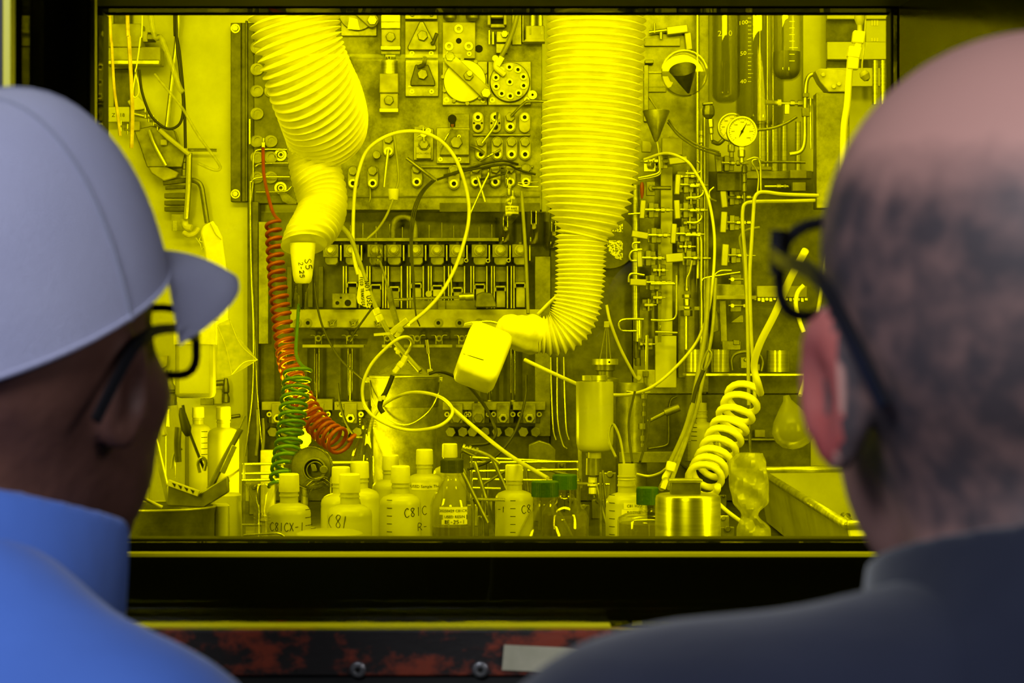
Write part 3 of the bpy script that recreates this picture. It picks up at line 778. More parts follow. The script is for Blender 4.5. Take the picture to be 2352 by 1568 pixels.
def lettering(m, text, x, y, h, w=None, rot=0, r=.9, d=0, cyl=None, sp=1.15, slant=0, dd0=0):
    """pen strokes of `text`, top-left at (x, y) px, height h; cyl = (centre px, radius px) wraps it round an upright cylinder"""
    w = w or h * .6; c, s_ = math.cos(R(rot)), math.sin(R(rot))
    for i, ch in enumerate(text):
        for st in GL.get(ch, []):
            pts = []
            for u, v in st:
                X = (i * sp + u) * w - slant * v * h; Y_ = v * h; xx, yy = x + X * c - Y_ * s_, y + X * s_ + Y_ * c
                dd = d
                if cyl: dd = math.sqrt(max(cyl[1] ** 2 - (xx - cyl[0]) ** 2, 0)) + .4 + dd0
                pts.append((xx, yy, dd))
            m.tube(pts, r, 5, 3)
def print_text(body, size_px, k, parent, loc, m='ink', rotz=0, cyl=None, name='printed_text'):
    cu = bpy.data.curves.new(name, 'FONT'); cu.body = body; cu.size = size_px * k; cu.align_x = 'CENTER'; cu.align_y = 'CENTER'; cu.extrude = .15 * k; cu.resolution_u = 2
    t = bpy.data.objects.new(name, cu); COL.objects.link(t)
    dg = bpy.context.evaluated_depsgraph_get(); me = bpy.data.meshes.new_from_object(t.evaluated_get(dg)); bpy.data.objects.remove(t)
    cr, sr = math.cos(R(rotz)), math.sin(R(rotz))
    for v in me.vertices:
        x, z, e = v.co.x, v.co.y, v.co.z; x, z = x * cr - z * sr, x * sr + z * cr
        X, Z = x + loc[0], z + loc[2]; yy = loc[1] - e
        if cyl: yy = cyl[1] - math.sqrt(max(cyl[2] ** 2 - (X - cyl[0]) ** 2, 0)) - .4 * k - e
        v.co = (X, yy, Z)
    me.materials.clear(); me.materials.append(MATS[m])
    o = bpy.data.objects.new(name, me); COL.objects.link(o); o.parent = parent; return o
def curved_label(m, cx, r, x0, y0, x1, y1, th=.6, n=10):
    """paper rectangle wrapped on an upright cylinder"""
    A = []
    for rr in (r + .1, r + th):
        row = []
        for i in range(n + 1):
            x = x0 + (x1 - x0) * i / n; dd = math.sqrt(max(rr ** 2 - (x - cx) ** 2, 0)); row.append((m.bm.verts.new(m.v(x, y0, dd)), m.bm.verts.new(m.v(x, y1, dd))))
        A.append(row)
    for i in range(n):
        m.bm.faces.new((A[1][i][0], A[1][i + 1][0], A[1][i + 1][1], A[1][i][1])); m.bm.faces.new((A[0][i][0], A[0][i][1], A[0][i + 1][1], A[0][i + 1][0]))
        for e in (0, 1): m.bm.faces.new((A[0][i][e], A[0][i + 1][e], A[1][i + 1][e], A[1][i][e]))
    for i in (0, n): m.bm.faces.new((A[0][i][0], A[0][i][1], A[1][i][1], A[1][i][0]))

# ---- left gaiter
HY = 3.62
tg = T('bellows_sleeve', 'wide white ribbed sleeve at left that bends and narrows down to a marked cup', 'hose', 675, 35, HY)
big = [(668, -130, HY, 104), (672, -40, HY, 106), (676, 40, HY, 108), (690, 115, HY + .005, 105), (712, 185, HY + .025, 107), (735, 240, HY + .06, 109), (748, 280, HY + .10, 105), (752, 308, HY + .135, 98)]
bellows('wide_sleeve', 'hose_white', tg.o, tg.o.location, big, .0122, .0150, tilt=lambda t: .05 + .24 * max(0, min(1, (t - .3) * 2)))
nar = [(714, 325, HY + .13, 58), (720, 370, HY + .12, 60), (728, 405, HY + .11, 61), (738, 440, HY + .10, 60), (741, 475, HY + .085, 58), (730, 508, HY + .065, 60), (713, 538, HY + .045, 61), (698, 562, HY + .035, 55)]
bellows('narrow_sleeve', 'hose_white', tg.o, tg.o.location, nar, .0108, .0095, tilt=lambda t: .18 * (1 - t) + .55 * max(0, t - .6) / .4)
tg.m.lathe(691, [(0, 556), (30, 556), (29, 572), (23, 630), (20, 644), (15, 650), (0, 651)], d=-40, seg=36); cup = tg.part('cup', 'white_plastic')
lettering(tg.m, 'S5', 711, 592, 13, 12, rot=82, r=.9, cyl=(691, 26), dd0=-40); lettering(tg.m, '5-2-25', 692, 581, 10, 8.4, rot=84, r=.9, cyl=(691, 25), dd0=-40); tg.part('marker_writing', 'ink', cup)
tg.m.prism([(678, 650), (712, 650), (702, 676), (700, 712), (690, 712), (688, 680), (680, 672)], -6, 6); tg.m.box(672, 650, 678, 690, -3, 3, rot=8); tg.m.box(686, 700, 690, 716, -3, 3); tg.part('gripper', 'dim_glass', bevel=1)

# ---- right gaiter
th = T('bellows_sleeve', 'large white ribbed sleeve at centre right with thin pleated elbow and cloth cuff', 'hose', 1370, 35, HY)
big = [(1374, -130, HY, 112), (1372, -40, HY, 114), (1370, 40, HY, 116), (1366, 150, HY, 115), (1360, 260, HY, 117), (1355, 340, HY, 116), (1352, 410, HY, 115), (1350, 450, HY, 107), (1347, 490, HY, 93), (1343, 522, HY, 75), (1338, 545, HY, 64)]
bellows('wide_sleeve', 'hose_white', th.o, th.o.location, big, .0132, .0130)
nar = [(1336, 540, HY, 62), (1334, 590, HY, 60), (1333, 640, HY, 59), (1328, 690, HY, 58), (1316, 730, HY, 57), (1295, 758, HY, 54), (1268, 770, HY, 50), (1238, 771, HY, 45)]
bellows('narrow_sleeve', 'hose_white', th.o, th.o.location, nar, .0086, .0075)
bellows('cloth_cuff', 'cuff_cloth', th.o, th.o.location, [(1240, 770, HY, 43), (1225, 768, HY, 46), (1200, 766, HY - .02, 42), (1172, 758, HY - .04, 37), (1152, 750, HY - .05, 29), (1146, 748, HY - .05, 16)], .03, .002, crinkle=.07)
# the white square jug held by the jaw
tj = T('square_jug', 'small square white plastic jug tilted below the cloth cuff', 'jug', 1110, 830, HY - .1)
def jug():
    m = tj.m; n = 28; prof = []
    ax = Vector((-.36, .93)).normalized(); pr = Vector((-ax.y, ax.x))
    st = [(0, .0), (0, 30), (3, 42), (10, 49), (24, 51), (85, 50), (104, 49), (116, 42), (119, 34), (118, 0)]
    c0 = Vector((1130, 765)); rows = []
    for t, r in st:
        c = c0 + ax * t; ring = []
        for i in range(n):
            a = 2 * math.pi * (i + .5) / n; e = .3; X = r * math.copysign(abs(math.cos(a)) ** e, math.cos(a)); D = r * .85 * math.copysign(abs(math.sin(a)) ** e, math.sin(a))
            tilt = -.5 * D; ring.append(m.bm.verts.new(m.v(c.x + pr.x * X + ax.x * tilt, c.y + pr.y * X + ax.y * tilt, D * .87 + t * .45)))
        rows.append(ring)
    for a, b_ in zip(rows, rows[1:]):
        for i in range(n): m.bm.faces.new((a[i], a[(i + 1) % n], b_[(i + 1) % n], b_[i]))
jug(); tj.part('jug_body', 'white_plastic', angle=50)
tj.m.tube([(1066, 812, 74), (1086, 818, 76), (1112, 826, 76)], .8, 5); tj.part('seam_line', 'ink')

# ---- spiral hoses
def coil(name, m, axis, r_px, turns, tr, label, lead=None, tail=None, phase=0.0, squash=None, group=None):
    """axis: (px, py, Y) spine; r_px loop radius (number or (a, b)); tr tube radius px"""
    sp = catmull([P(*a) for a in axis], 12); N = int(turns * 18); L = [0.0]; Y0 = axis[0][2]; k = Y0 / F
    for a, b_ in zip(sp, sp[1:]): L.append(L[-1] + (b_ - a).length)
    out = []; j = 0
    u = None
    for i in range(N + 1):
        t = L[-1] * i / N
        while j < len(L) - 2 and L[j + 1] < t: j += 1
        f = min((t - L[j]) / max(L[j + 1] - L[j], 1e-9), 1); c = sp[j].lerp(sp[j + 1], f); tn = (sp[min(j + 3, len(sp) - 1)] - sp[max(j - 2, 0)]).normalized()
        if u is None: u = tn.cross(Vector((0, 1, 0))).normalized()
        u = (u - tn * u.dot(tn)).normalized(); v = tn.cross(u)
        rr = (r_px if not isinstance(r_px, tuple) else r_px[0] + (r_px[1] - r_px[0]) * i / N) * k; a = 2 * math.pi * turns * i / N + phase
        out.append(c + (u * math.cos(a) + v * math.sin(a) * 1.0 + tn * (squash or 0) * math.sin(a)) * rr)
    if lead: out = [p for p in catmull([P(*q) for q in lead] + [out[0]], 8)][:-1] + out
    if tail: out = out + catmull([out[-1]] + [P(*q) for q in tail], 8)[1:]
    base = out[0]; bm = bmesh.new(); sweep(bm, [p - base for p in out], tr * k, 10)
    bmesh.ops.recalc_face_normals(bm, faces=bm.faces); me = bpy.data.meshes.new(name); bm.to_mesh(me); bm.free(); me.shade_smooth(); me.materials.append(MATS[m])
    o = bpy.data.objects.new(name, me); COL.objects.link(o); o.location = base; tag(o, label, 'hose', group); return o
coil('spiral_hose', 'coil_red', [(627, 510, 4.35), (633, 600, 4.3), (642, 690, 4.25), (655, 790, 4.2), (668, 850, 4.15), (688, 905, 4.1), (712, 950, 4.05), (745, 990, 4.0), (785, 1016, 3.95)], (16, 27), 31, 4.3,
     'orange-red spiral hose winding down behind the green one', lead=[(604, 340, 4.6), (606, 400, 4.55), (616, 450, 4.45), (628, 490, 4.4)], tail=[(815, 1000, 3.92), (800, 1012, 3.9)], squash=.25)
coil('spiral_hose', 'coil_green', [(684, 850, 3.95), (680, 890, 3.93), (674, 935, 3.9), (668, 985, 3.87), (660, 1035, 3.84), (652, 1085, 3.8), (646, 1120, 3.78)], (30, 27), 13.5, 4.4,
     'dark green spiral hose hanging before the bright work lamp', lead=[(686, 700, 4.3), (682, 760, 4.2), (680, 810, 4.1), (692, 838, 4.0)], squash=.22)
coil('spiral_hose', 'coil_white', [(1712, 902, 3.75), (1694, 945, 3.72), (1672, 990, 3.7), (1650, 1035, 3.67), (1630, 1075, 3.64), (1612, 1112, 3.6)], (38, 36), 9.0, 8.0,
     'thick white spiral hose at right behind the steel weight', lead=[(1850, 575, 3.45), (1815, 640, 3.5), (1780, 720, 3.55), (1745, 790, 3.6), (1732, 840, 3.64), (1742, 882, 3.66)], phase=.6, squash=0)

# ---- bottles
def floor_y(Y): return CY + .40 * F / Y
def hdpe_bottle(cx, top, w, label, Y=None, cap_=True, writing=None, grads=None, labels=(), group=None, base=None):
    Y = Y or .0355 * F / w; t = T('plastic_bottle', label, 'bottle', cx, floor_y(Y) if base is None else base, Y, group); fy = t.py; m = t.m
    ch = .86 * w; nb_ = top + ch
    m.lathe(cx, [(0, nb_ - .2 * w), (.40 * w, nb_ - .2 * w), (.42 * w, nb_ + .12 * w), (.45 * w, nb_ + .13 * w), (.45 * w, nb_ + .2 * w), (.41 * w, nb_ + .22 * w), (.42 * w, nb_ + .5 * w), (.62 * w, nb_ + .56 * w), (.84 * w, nb_ + .66 * w), (.96 * w, nb_ + .82 * w), (w, nb_ + 1.02 * w), (w * .985, nb_ + 1.15 * w), (w, nb_ + 1.25 * w), (w, fy - .12 * w), (.93 * w, fy), (0, fy)], seg=40)
    if not cap_:
        m.lathe(cx, [(.36 * w, top), (.39 * w, top), (.39 * w, top + .55 * w), (.44 * w, top + .56 * w), (.44 * w, top + .62 * w), (.39 * w, top + .66 * w), (.44 * w, top + .74 * w), (.4 * w, top + .8 * w), (.4 * w, nb_), (.36 * w, nb_), (.36 * w, top)], seg=32)
    body = t.part('bottle_body', 'hdpe', angle=50)
    if cap_:
        m.lathe(cx, [(0, top + 1), (.40 * w, top + 1), (.42 * w, top + .04 * w), (.455 * w, top + .08 * w), (.475 * w, nb_ - .03 * w), (.46 * w, nb_), (0, nb_)], seg=40); t.part('screw_cap', 'white_plastic')
    if grads:
        for i in range(grads[2]):
            y = grads[1] + i * grads[3]; L_ = 6 if i % 1 == 0 else 4
            xs = [grads[0] - L_ + q * L_ for q in range(3)]; m.tube([(x, y, math.sqrt(max(w * w - (x - cx) ** 2, 0)) + .3) for x in xs], .75, 4, 0)
        t.part('graduation_marks', 'ink')
    if writing:
        for tx, x, y, h, ww, rt, r_ in writing: lettering(m, tx, x, y, h, ww, rt, r_, cyl=(cx, w)); t.part('marker_writing', 'ink')
    for x0, y0, x1, y1, txt, sz in labels:
        curved_label(m, cx, w, x0, y0, x1, y1); lb = t.part('paper_label', 'paper')
        print_text(txt, sz, t.k, lb, (((x0 + x1) / 2 - cx) * t.k, 0, -((y0 + y1) / 2 - fy) * t.k), cyl=(0, 0, (w + .7) * t.k), rotz=0)
    return t
hdpe_bottle(664, 1086, 50, 'white plastic bottle with C81CX-1 written low on it, leftmost in the front row', writing=[('C81CX-1', 624, 1196, 19, 10, 0, .8)], grads=(711, 1168, 4, 18))
hdpe_bottle(803, 1086, 52, 'white plastic bottle with C81 written in large loose strokes', writing=[('(8', 754, 1178, 30, 16, 0, .8), ('1', 793, 1180, 30, 9, 8, .8)])
hdpe_bottle(783, 1070, 46, 'white plastic bottle half hidden behind the large C81 one', Y=3.48)
hdpe_bottle(826, 1058, 46, 'white plastic bottle behind the C81 one, its cap standing higher', Y=3.62)
hdpe_bottle(897, 1043, 42, 'white plastic bottle behind and left of the one marked C81C R', Y=3.75)
hdpe_bottle(920, 1068, 47.5, 'white plastic bottle with tick marks and C81C R handwriting', writing=[('C81C', 931, 1164, 20, 11, -3, .9), ('R-', 960, 1200, 17, 10, 0, .9)], grads=(897, 1145, 6, 18))
hdpe_bottle(975, 1030, 42, 'white plastic bottle with a USED Sample label', Y=3.7, labels=[(947, 1106, 1008, 1122, 'USED Sample The', 9)])
hdpe_bottle(1033, 1017, 38, 'white plastic bottle with its cap showing above the black-capped glass one', Y=3.9)
hdpe_bottle(1181, 1065, 44, 'white plastic bottle with tick marks left of the green-capped glass bottles', writing=[('-1', 1143, 1160, 13, 8, 0, .8), ('C81', 1197, 1158, 18, 10, -5, .85)], grads=(1178, 1146, 6, 18))
hdpe_bottle(1439, 1065, 48, 'open white plastic bottle with C81 H2O label and wires in its neck', cap_=False, grads=(1404, 1134, 6, 18), labels=[(1430, 1151, 1480, 1165, 'C81 H2O', 9), (1425, 1166, 1482, 1180, 'BOTTLE', 9)])
hdpe_bottle(513, 932, 36, 'white capped bottle at left standing behind the tongs', Y=4.25)
hdpe_bottle(455, 933, 30, 'white capped bottle with tick marks behind the left tool basin', Y=4.45, grads=(473, 990, 7, 13))
hdpe_bottle(1611, 925, 32, 'open clear plastic bottle with tick marks behind the white spiral', Y=4.76, cap_=False, grads=(1592, 960, 6, 10), base=1059.5)
def lab_bottle(cx, top, cr, chh, w, sy, label, Y, capm='cap_green', liquid=None, lab=None, squat=False, name='glass_bottle', base=None):
    t = T(name, label, 'bottle', cx, floor_y(Y) if base is None else base, Y); fy = t.py; m = t.m; y1 = top + chh
    nk = cr * .72
    prof = [(nk, top + 2), (nk, y1 + cr * .25), (nk + 2, y1 + cr * .3), (nk * 1.02, y1 + cr * .4)]
    if squat: prof += [(nk * 1.1, y1 + cr * .6), (w * .75, y1 + cr * .85), (w * .97, y1 + cr * 1.2), (w, y1 + cr * 1.5)]
    else: prof += [(nk * 1.15, y1 + cr * .7), (w * .62, (y1 + sy) / 2), (w * .9, sy - 6), (w, sy + 10)]
    outer = prof + [(w, fy - 8), (w * .92, fy), (0, fy)]
    m.lathe(cx, outer, seg=40); b_ = t.part('bottle_glass', 'thin_glass', angle=60)
    inner = [(max(r - 3, .1), y) for r, y in reversed(prof)]
    m.lathe(cx, [(0, fy - 5), (w * .9, fy - 5), (w - 3, fy - 10)] + inner, seg=40); t.part('inner_wall', 'thin_glass', b_, angle=60)
    if liquid:
        m.lathe(cx, [(0, liquid), (w - 4, liquid), (w - 4, fy - 11), (w * .88, fy - 6), (0, fy - 6)], seg=40); t.part('liquid', 'liquid')
    if capm:
        n = 48; rows = []
        prof2 = [(0, top), (cr * .9, top), (cr, top + 2), (cr, y1), (cr * .9, y1), (0, y1)]
        m.lathe(cx, prof2, seg=40)
        for i in range(40):
            a = 2 * math.pi * i / 40; x, d_ = cx + cr * math.cos(a), cr * math.sin(a)
            m.box(x - .5, top + 4, x + .5, y1 - 1, d_ - .5, d_ + .5)
        t.part('screw_cap', capm)
    if lab:
        for x0, y0, x1, y1_, txt, sz in lab:
            curved_label(m, cx, w, x0, y0, x1, y1_); lb = t.part('paper_label', 'paper')
            if txt: print_text(txt, sz, t.k, lb, (((x0 + x1) / 2 - cx) * t.k, 0, -((y0 + y1_) / 2 - fy) * t.k), cyl=(0, 0, (w + .7) * t.k))
    return t
mat('cap_dark', (.03, .035, .02), .5, bump=.2, bscale=200)
t = lab_bottle(1038, 1053, 26, 32, 50, 1150, 'glass bottle with dark cap and a USED RESIN label', 3.28, 'cap_dark', 1208, [(1011, 1160, 1074, 1178, '20250429 C81CX', 8.6), (1019, 1175, 1072, 1190, 'USED RESIN', 9), (1016, 1189, 1074, 1200, '', 8)])
lettering(t.m, '8E-25-1', 1022, 1190, 8, 6, 0, .6, cyl=(1038, 51)); t.part('marker_writing', 'ink')
lab_bottle(1252, 1104, 31, 36, 66, 1225, 'clear glass bottle with green cap, the nearest of the two side by side', 3.0, 'cap_green', 1240)
lab_bottle(1297, 1089, 28, 34, 56, 1180, 'green-capped glass bottle partly behind another green-capped one', 3.35, 'cap_green', 1180)
lab_bottle(1487, 1118, 25, 40, 69, 1190, 'squat glass jar with green cap beside the steel weight', 3.14, 'cap_green', 1200, squat=True)
lab_bottle(845, 958, 18, 22, 39, 1045, 'open clear glass flask with a tube in its neck, beside the steel pail', 3.95, None)
# threads on the open flask
s = S1(845, 970, 3.95)
for i in range(4): s.m.tube([(845 + 18.5 * math.cos(a * math.pi / 12), 962 + i * 6, 18.5 * math.sin(a * math.pi / 12)) for a in range(25)], 1, 5, 0)
tag_o = s.m.out('neck_thread', 'thin_glass', None); tag_o.parent = [o for o in COL.objects if o.name.startswith('glass_bottle')][-1] if False else None
tag_o.location = s.loc
for o in list(COL.objects):
    if o.get('label', '').startswith('open clear glass flask'): tag_o.parent = o; tag_o.location = s.loc - o.location
# ================================================================== back wall of the cell: panels, port blocks, recess rack
YP = 4.90
ORD = ['leftmost', 'second', 'third', 'fourth', 'fifth', 'sixth', 'seventh', 'eighth', 'ninth', 'tenth', 'eleventh', 'twelfth']
def ordl(i, n): return 'leftmost' if i == 0 else 'rightmost' if i == n - 1 else ORD[i] + ' from left'
def slab(name, m, label, cat, x0, y0, x1, y1, Y, d=10, bev=1.5, group=None):
    s = S1((x0 + x1) / 2, y1, Y); s.m.box(x0, y0, x1, y1, -.2, d); return s.done(name, m, label, cat, group, bevel=bev)
K5 = F / 5.0
# large background panels mounted on the back wall
slab('process_panel', 'steel_panel', 'stained grey steel panel carrying the port blocks and valves', 'panel', 742, -60, 1244, 487, 4.985, 74)
slab('valve_backplate', 'steel_dark', 'dark steel backplate behind the left ribbed sleeve', 'panel', 588, 52, 741, 470, 4.985, 40)
t = T('edge_plate', 'tall dark bolted plate at the left edge of the equipment', 'plate', 565, 465, 4.985)
t.m.box(533, 56, 587, 465, 0, 22); t.m.box(556, 56, 559, 465, 22, 25); t.m.box(567, 52, 573, 465, 22, 30); t.part('plate', 'steel_dark', bevel=1.5)
for y in (69, 447): t.m.ring(544, y, 10.5, 7.5, 22, 24.5); t.m.disc(544, y, 6.5, 22, 29, 6); t.part('bolt', 'steel_bright')
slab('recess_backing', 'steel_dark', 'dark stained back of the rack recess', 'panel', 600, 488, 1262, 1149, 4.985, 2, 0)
slab('jamb_strip', 'steel_plate', 'tall grey steel strip behind the red spiral hose', 'panel', 601, 512, 624, 790, 4.985, 60)
slab('jamb_strip', 'steel_dark', 'dark upright post left of the rack recess', 'post', 575, 466, 600, 1062, 4.985, 50)
slab('jamb_strip', 'steel_plate', 'grey upright strip at the right end of the rack recess', 'post', 1228, 590, 1264, 1000, 4.985, 40)
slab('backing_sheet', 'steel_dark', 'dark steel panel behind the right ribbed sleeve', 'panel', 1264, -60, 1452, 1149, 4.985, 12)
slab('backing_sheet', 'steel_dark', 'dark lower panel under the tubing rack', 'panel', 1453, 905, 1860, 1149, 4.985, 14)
slab('backing_sheet', 'steel_plate', 'grey steel panel behind the numbered tubing rack', 'panel', 1453, -60, 1622, 904, 4.985, 12)
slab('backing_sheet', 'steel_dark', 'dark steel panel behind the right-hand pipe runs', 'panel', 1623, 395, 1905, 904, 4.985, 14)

def hexbolt(m, x, y, r, d0, h=6, rot=0): m.disc(x, y, r, d0, d0 + h, 6, rot, r * .94)
def port(m, x, y, r, d0, h=5): m.ring(x, y, r, r * .55, d0, d0 + h, 20)
D0 = 74 * 0 + 0
YPF = 4.985 - 74 * 4.985 / F            # front face of the process panel
def PT(name, label, cat, x, y, group=None): return T(name, label, cat, x, y, YPF, group)
# valve towers
def tower(label, x0, x1, y0, ymid, y1, cyl):
    t = PT('valve_tower', label, 'valve', (x0 + x1) / 2, y1); c = (x0 + x1) / 2
    t.m.box(x0 + 1, ymid, x1 - 1, y1, 0, 34); t.part('lower_block', 'block_pale', bevel=1.5)
    t.m.box(x0, y1 - 5, x1, y1 + 4, 0, 40); t.part('foot_flange', 'steel_bright', bevel=1)
    hexbolt(t.m, c, (ymid + y1) / 2 - 3, 12, 34, 9, 12); t.part('hex_bolt', 'hex_dark', bevel=1)
    if cyl:
        t.m.box(x0, ymid - 44, x1, ymid, 0, 42); t.part('upper_block', 'block_pale', bevel=2)
        t.m.lathe(c, [(0, cyl), (16, cyl), (19, cyl + 3), (19.5, ymid - 44), (0, ymid - 44)], d=18); t.part('cylinder', 'steel_brushed')
        t.m.disc(c, cyl - 5, 4.5, 14, 22); t.m.box(c - 4, cyl - 9, c + 4, cyl + 1, 12, 22); t.part('top_nut', 'steel_bright', bevel=1)
    else:
        t.m.box(x0, y0, x1, ymid, 0, 40); t.part('upper_block', 'steel_bright', bevel=2)
        t.m.box(x0 + 2, ymid - 17, x1 - 2, ymid - 14, 40, 42); t.part('edge_band', 'block_pale')
tower('pale two-part valve block with dark hex bolt hanging at the top edge', 877, 922, 20, 72, 116, None)
tower('valve block topped by a shiny steel cylinder and small nut', 874, 917, 140, 218, 258, 140)
s = S1(900, 125, YPF); s.m.box(876, 117, 921, 128, 0, 26); s.m.box(886, 126, 910, 134, 0, 20); s.done('bracket', 'hex_dark', 'dark bracket between the two stacked valve towers', 'bracket', bevel=1)
# triangle cover plates
def cover(label, x0, y0, x1, y1, tri, hx, hy, m='steel_plate', shade='steel_dark'):
    t = PT('cover_plate', label, 'plate', (x0 + x1) / 2, y1); t.m.box(x0, y0, x1, y1, 0, 12); b_ = t.part('plate', m, bevel=1.5)
    if tri: t.m.prism(tri, 12, 26); t.part('triangular_clamp', shade, bevel=2)
    hexbolt(t.m, hx, hy, 13, 26, 10, 15); t.part('hex_bolt', 'hex_dark', bevel=1)
    for q in (-1, 1): t.m.ring(x0 + 16 if q < 0 else x1 - 16, y1 - 11, 5.2, 2.4, 12, 15, 14); t.part('screw', 'steel_bright')
    t.m.box(x0 + 8, y1 - 24, x1 - 8, y1 - 21, 12, 15); t.part('rib', 'steel_bright')
cover('square plate with a dark triangular clamp, above its twin without one', 931, 51, 1007, 135, [(965, 53), (974, 53), (1004, 112), (1002, 119), (939, 119), (937, 112)], 972, 87, 'block_pale', 'hex_dark')
cover('square grey plate with a small square hex boss under the triangle clamp plate', 931, 139, 1008, 223, [(955, 152), (985, 152), (1000, 190), (1000, 200), (944, 200), (944, 190)], 972, 175)
s = S1(968, 47, YPF); s.m.box(931, 10, 1005, 47, 0, 20); s.m.ring(948, 37, 5, 2.4, 20, 23); s.m.ring(992, 37, 5, 2.4, 20, 23); s.done('cover_plate', 'steel_plate', 'lower edge of a steel plate cut off by the window top', 'plate', bevel=1)
s = S1(1000, 84, YPF); s.m.tube([(993, 104, 30), (997, 102, 34), (1005, 84, 44)], 4.5); s.done('spout_tube', 'hex_dark', 'short dark spout tube poking from the triangle clamp plate', 'tube')
s = S1(978, 140, YPF); s.m.tube([(962, 158, 26), (975, 152, 36), (978, 138, 46)], 5); s.done('spout_tube', 'hex_dark', 'short dark spout tube above the square hex boss', 'tube')
# three-port plate
t = PT('port_plate', 'pitted pale plate with three round ports in a triangle', 'plate', 1054, 136)
t.m.box(1017, 53, 1092, 136, 0, 14); t.part('plate', 'block_pale', bevel=1.5)
for x, y in ((1054, 69), (1032, 109), (1077, 109)): port(t.m, x, y, 9.5, 14, 5); t.part('port_ring', 'steel_bright'); 
t.m.disc(1054, 96, 6.5, 14, 14.6); t.part('hole', 'hole_black')
for x, y in ((1031, 126), (1078, 126)): t.m.ring(x, y, 5.2, 2.5, 14, 17, 14); t.part('screw', 'steel_bright')
for x in (1034, 1086):
    s = S1(x, 52, YPF); s.m.lathe(x, [(0, 12), (16, 12), (17, 30), (15, 46), (9, 52), (0, 52)], d=20); s.done('knob', 'hex_dark', 'dark rounded knob above the three-port plate, ' + ('left one' if x < 1050 else 'right one'), 'knob')
# rotary plates
def rotary(label, x0, x1, cx, cy, r, m_disc):
    t = PT('rotary_plate', label, 'plate', (x0 + x1) / 2, 243); t.m.box(x0, 142, x1, 243, 0, 12); t.part('base_plate', 'steel_plate', bevel=1.5)
    for x in (x0 + 10, x1 - 10): t.m.ring(x, 231, 6, 3.2, 12, 14); t.part('corner_screw', 'steel_bright')
    t.m.disc(cx, cy, r, 12, 24, 44, 0, r - 2); t.part('disc', m_disc, bevel=1); return t
t = rotary('square plate with a polished disc held by a diagonal clamp bar', 1016, 1120, 1068, 189, 50, 'steel_wall')
for i in range(10):
    a = 2 * math.pi * i / 10 + .2; t.m.disc(1068 + 51 * math.cos(a), 189 + 51 * math.sin(a), 4.5, 12, 22, 12); t.part('rim_pin', 'hex_dark')
def diag(p, q, hw):
    a = Vector((q[0] - p[0], q[1] - p[1])).normalized(); n_ = Vector((-a.y, a.x)); out = []
    for s_, c, sg in ((1, p, -1), (-1, q, 1)):
        for th in range(7):
            ang = math.pi * th / 6; v = n_ * math.cos(ang) * hw * s_ + a * sg * math.sin(ang) * hw * .8
            out.append((c[0] + v.x, c[1] + v.y))
    return out
t.m.prism(diag((1034, 140), (1116, 218), 14), 26, 40); bar = t.part('clamp_bar', 'block_pale', bevel=1.5)
for x, y, r, m_ in ((1035, 136, 12, 'hex_dark'), (1117, 219, 12, 'steel_bright'), (1077, 180, 12, 'hex_dark')):
    hexbolt(t.m, x, y, r, 40, 9, 10); t.part('hex_bolt', m_, bar, bevel=1)
t.m.disc(1080, 176, 5.5, 49, 58, 12); t.part('stud', 'steel_bright', bar)
t = rotary('square plate with a round pitted disc ringed by ten ports', 1121, 1220, 1171, 191, 47, 'steel_plate')
for i in range(10):
    a = 2 * math.pi * i / 10 - 1.6; port(t.m, 1171 + 33 * math.cos(a), 191 + 33 * math.sin(a), 7.6, 24, 5); t.part('port_ring', 'steel_bright')
port(t.m, 1171, 192, 7.6, 24, 5); t.part('port_ring', 'steel_bright')
for i in range(10):
    a = 2 * math.pi * i / 10 - 1.6; t.m.disc(1171 + 33 * math.cos(a), 191 + 33 * math.sin(a), 4, 24, 26, 10)
t.m.disc(1171, 192, 4, 24, 26, 10); t.part('port_holes', 'hole_black')
s = S1(1223, 220, YPF); port(s.m, 1223, 220, 10, 0, 18); s.m.ring(1223, 220, 5, 3, 4, 20, 16); s.done('port_fitting', 'steel_bright', 'single round steel port right of the ten-port disc', 'port')
s = S1(1100, 112, YPF); s.m.disc(1100, 112, 9, -2, .6); s.done('round_hole', 'hole_black', 'dark round hole right of the three-port plate', 'hole')
# elbow fitting and its hose
t = PT('elbow_fitting', 'white plastic elbow fitting with a hose rising from it', 'fitting', 1140, 170)
t.m.disc(1138, 140, 7, 30, 44, 20); t.m.tube([(1143, 144, 40), (1139, 158, 40), (1146, 166, 38), (1158, 175, 32)], 7, 10, 3); t.m.box(1142, 136, 1154, 158, 32, 48, rot=30); t.part('elbow', 'white_plastic', bevel=1)
t.m.tube([(1149, 140, 42), (1168, 104, 46), (1183, 62, 50), (1192, 20, 52)], 5.5, 10); t.part('hose', 'tubing_dim')
# fork clevis blocks near the top right of the panel
t = PT('clevis_block', 'pale steel clevis block with a square notch at the window top', 'bracket', 1148, 62)
t.m.box(1120, 20, 1127, 62, 0, 30); t.m.box(1127, 20, 1157, 44, 0, 24); t.m.box(1157, 20, 1164, 62, 0, 34); t.m.box(1127, 58, 1160, 66, 0, 20); t.part('block', 'block_pale', bevel=1.5)
t.m.box(1128, 44, 1156, 61, 0, 1); t.part('notch', 'hole_black')
t = PT('clamp_block', 'small grey clamp block with a side bolt under the clevis', 'bracket', 1158, 125)
t.m.box(1140, 76, 1170, 102, 0, 30); t.m.box(1139, 102, 1166, 125, 0, 18); t.part('block', 'steel_plate', bevel=1.5)
t.m.lathe(1133, [(0, 76), (4, 76), (4, 104), (0, 104)], d=14, seg=12); t.m.lathe(1124, [(0, 72), (3, 72), (3, 104), (0, 104)], d=14, seg=12); t.part('guide_pins', 'steel_bright')
hexbolt(t.m, 1159, 84, 9, 30, 10, 5); t.part('hex_bolt', 'steel_bright', bevel=1)
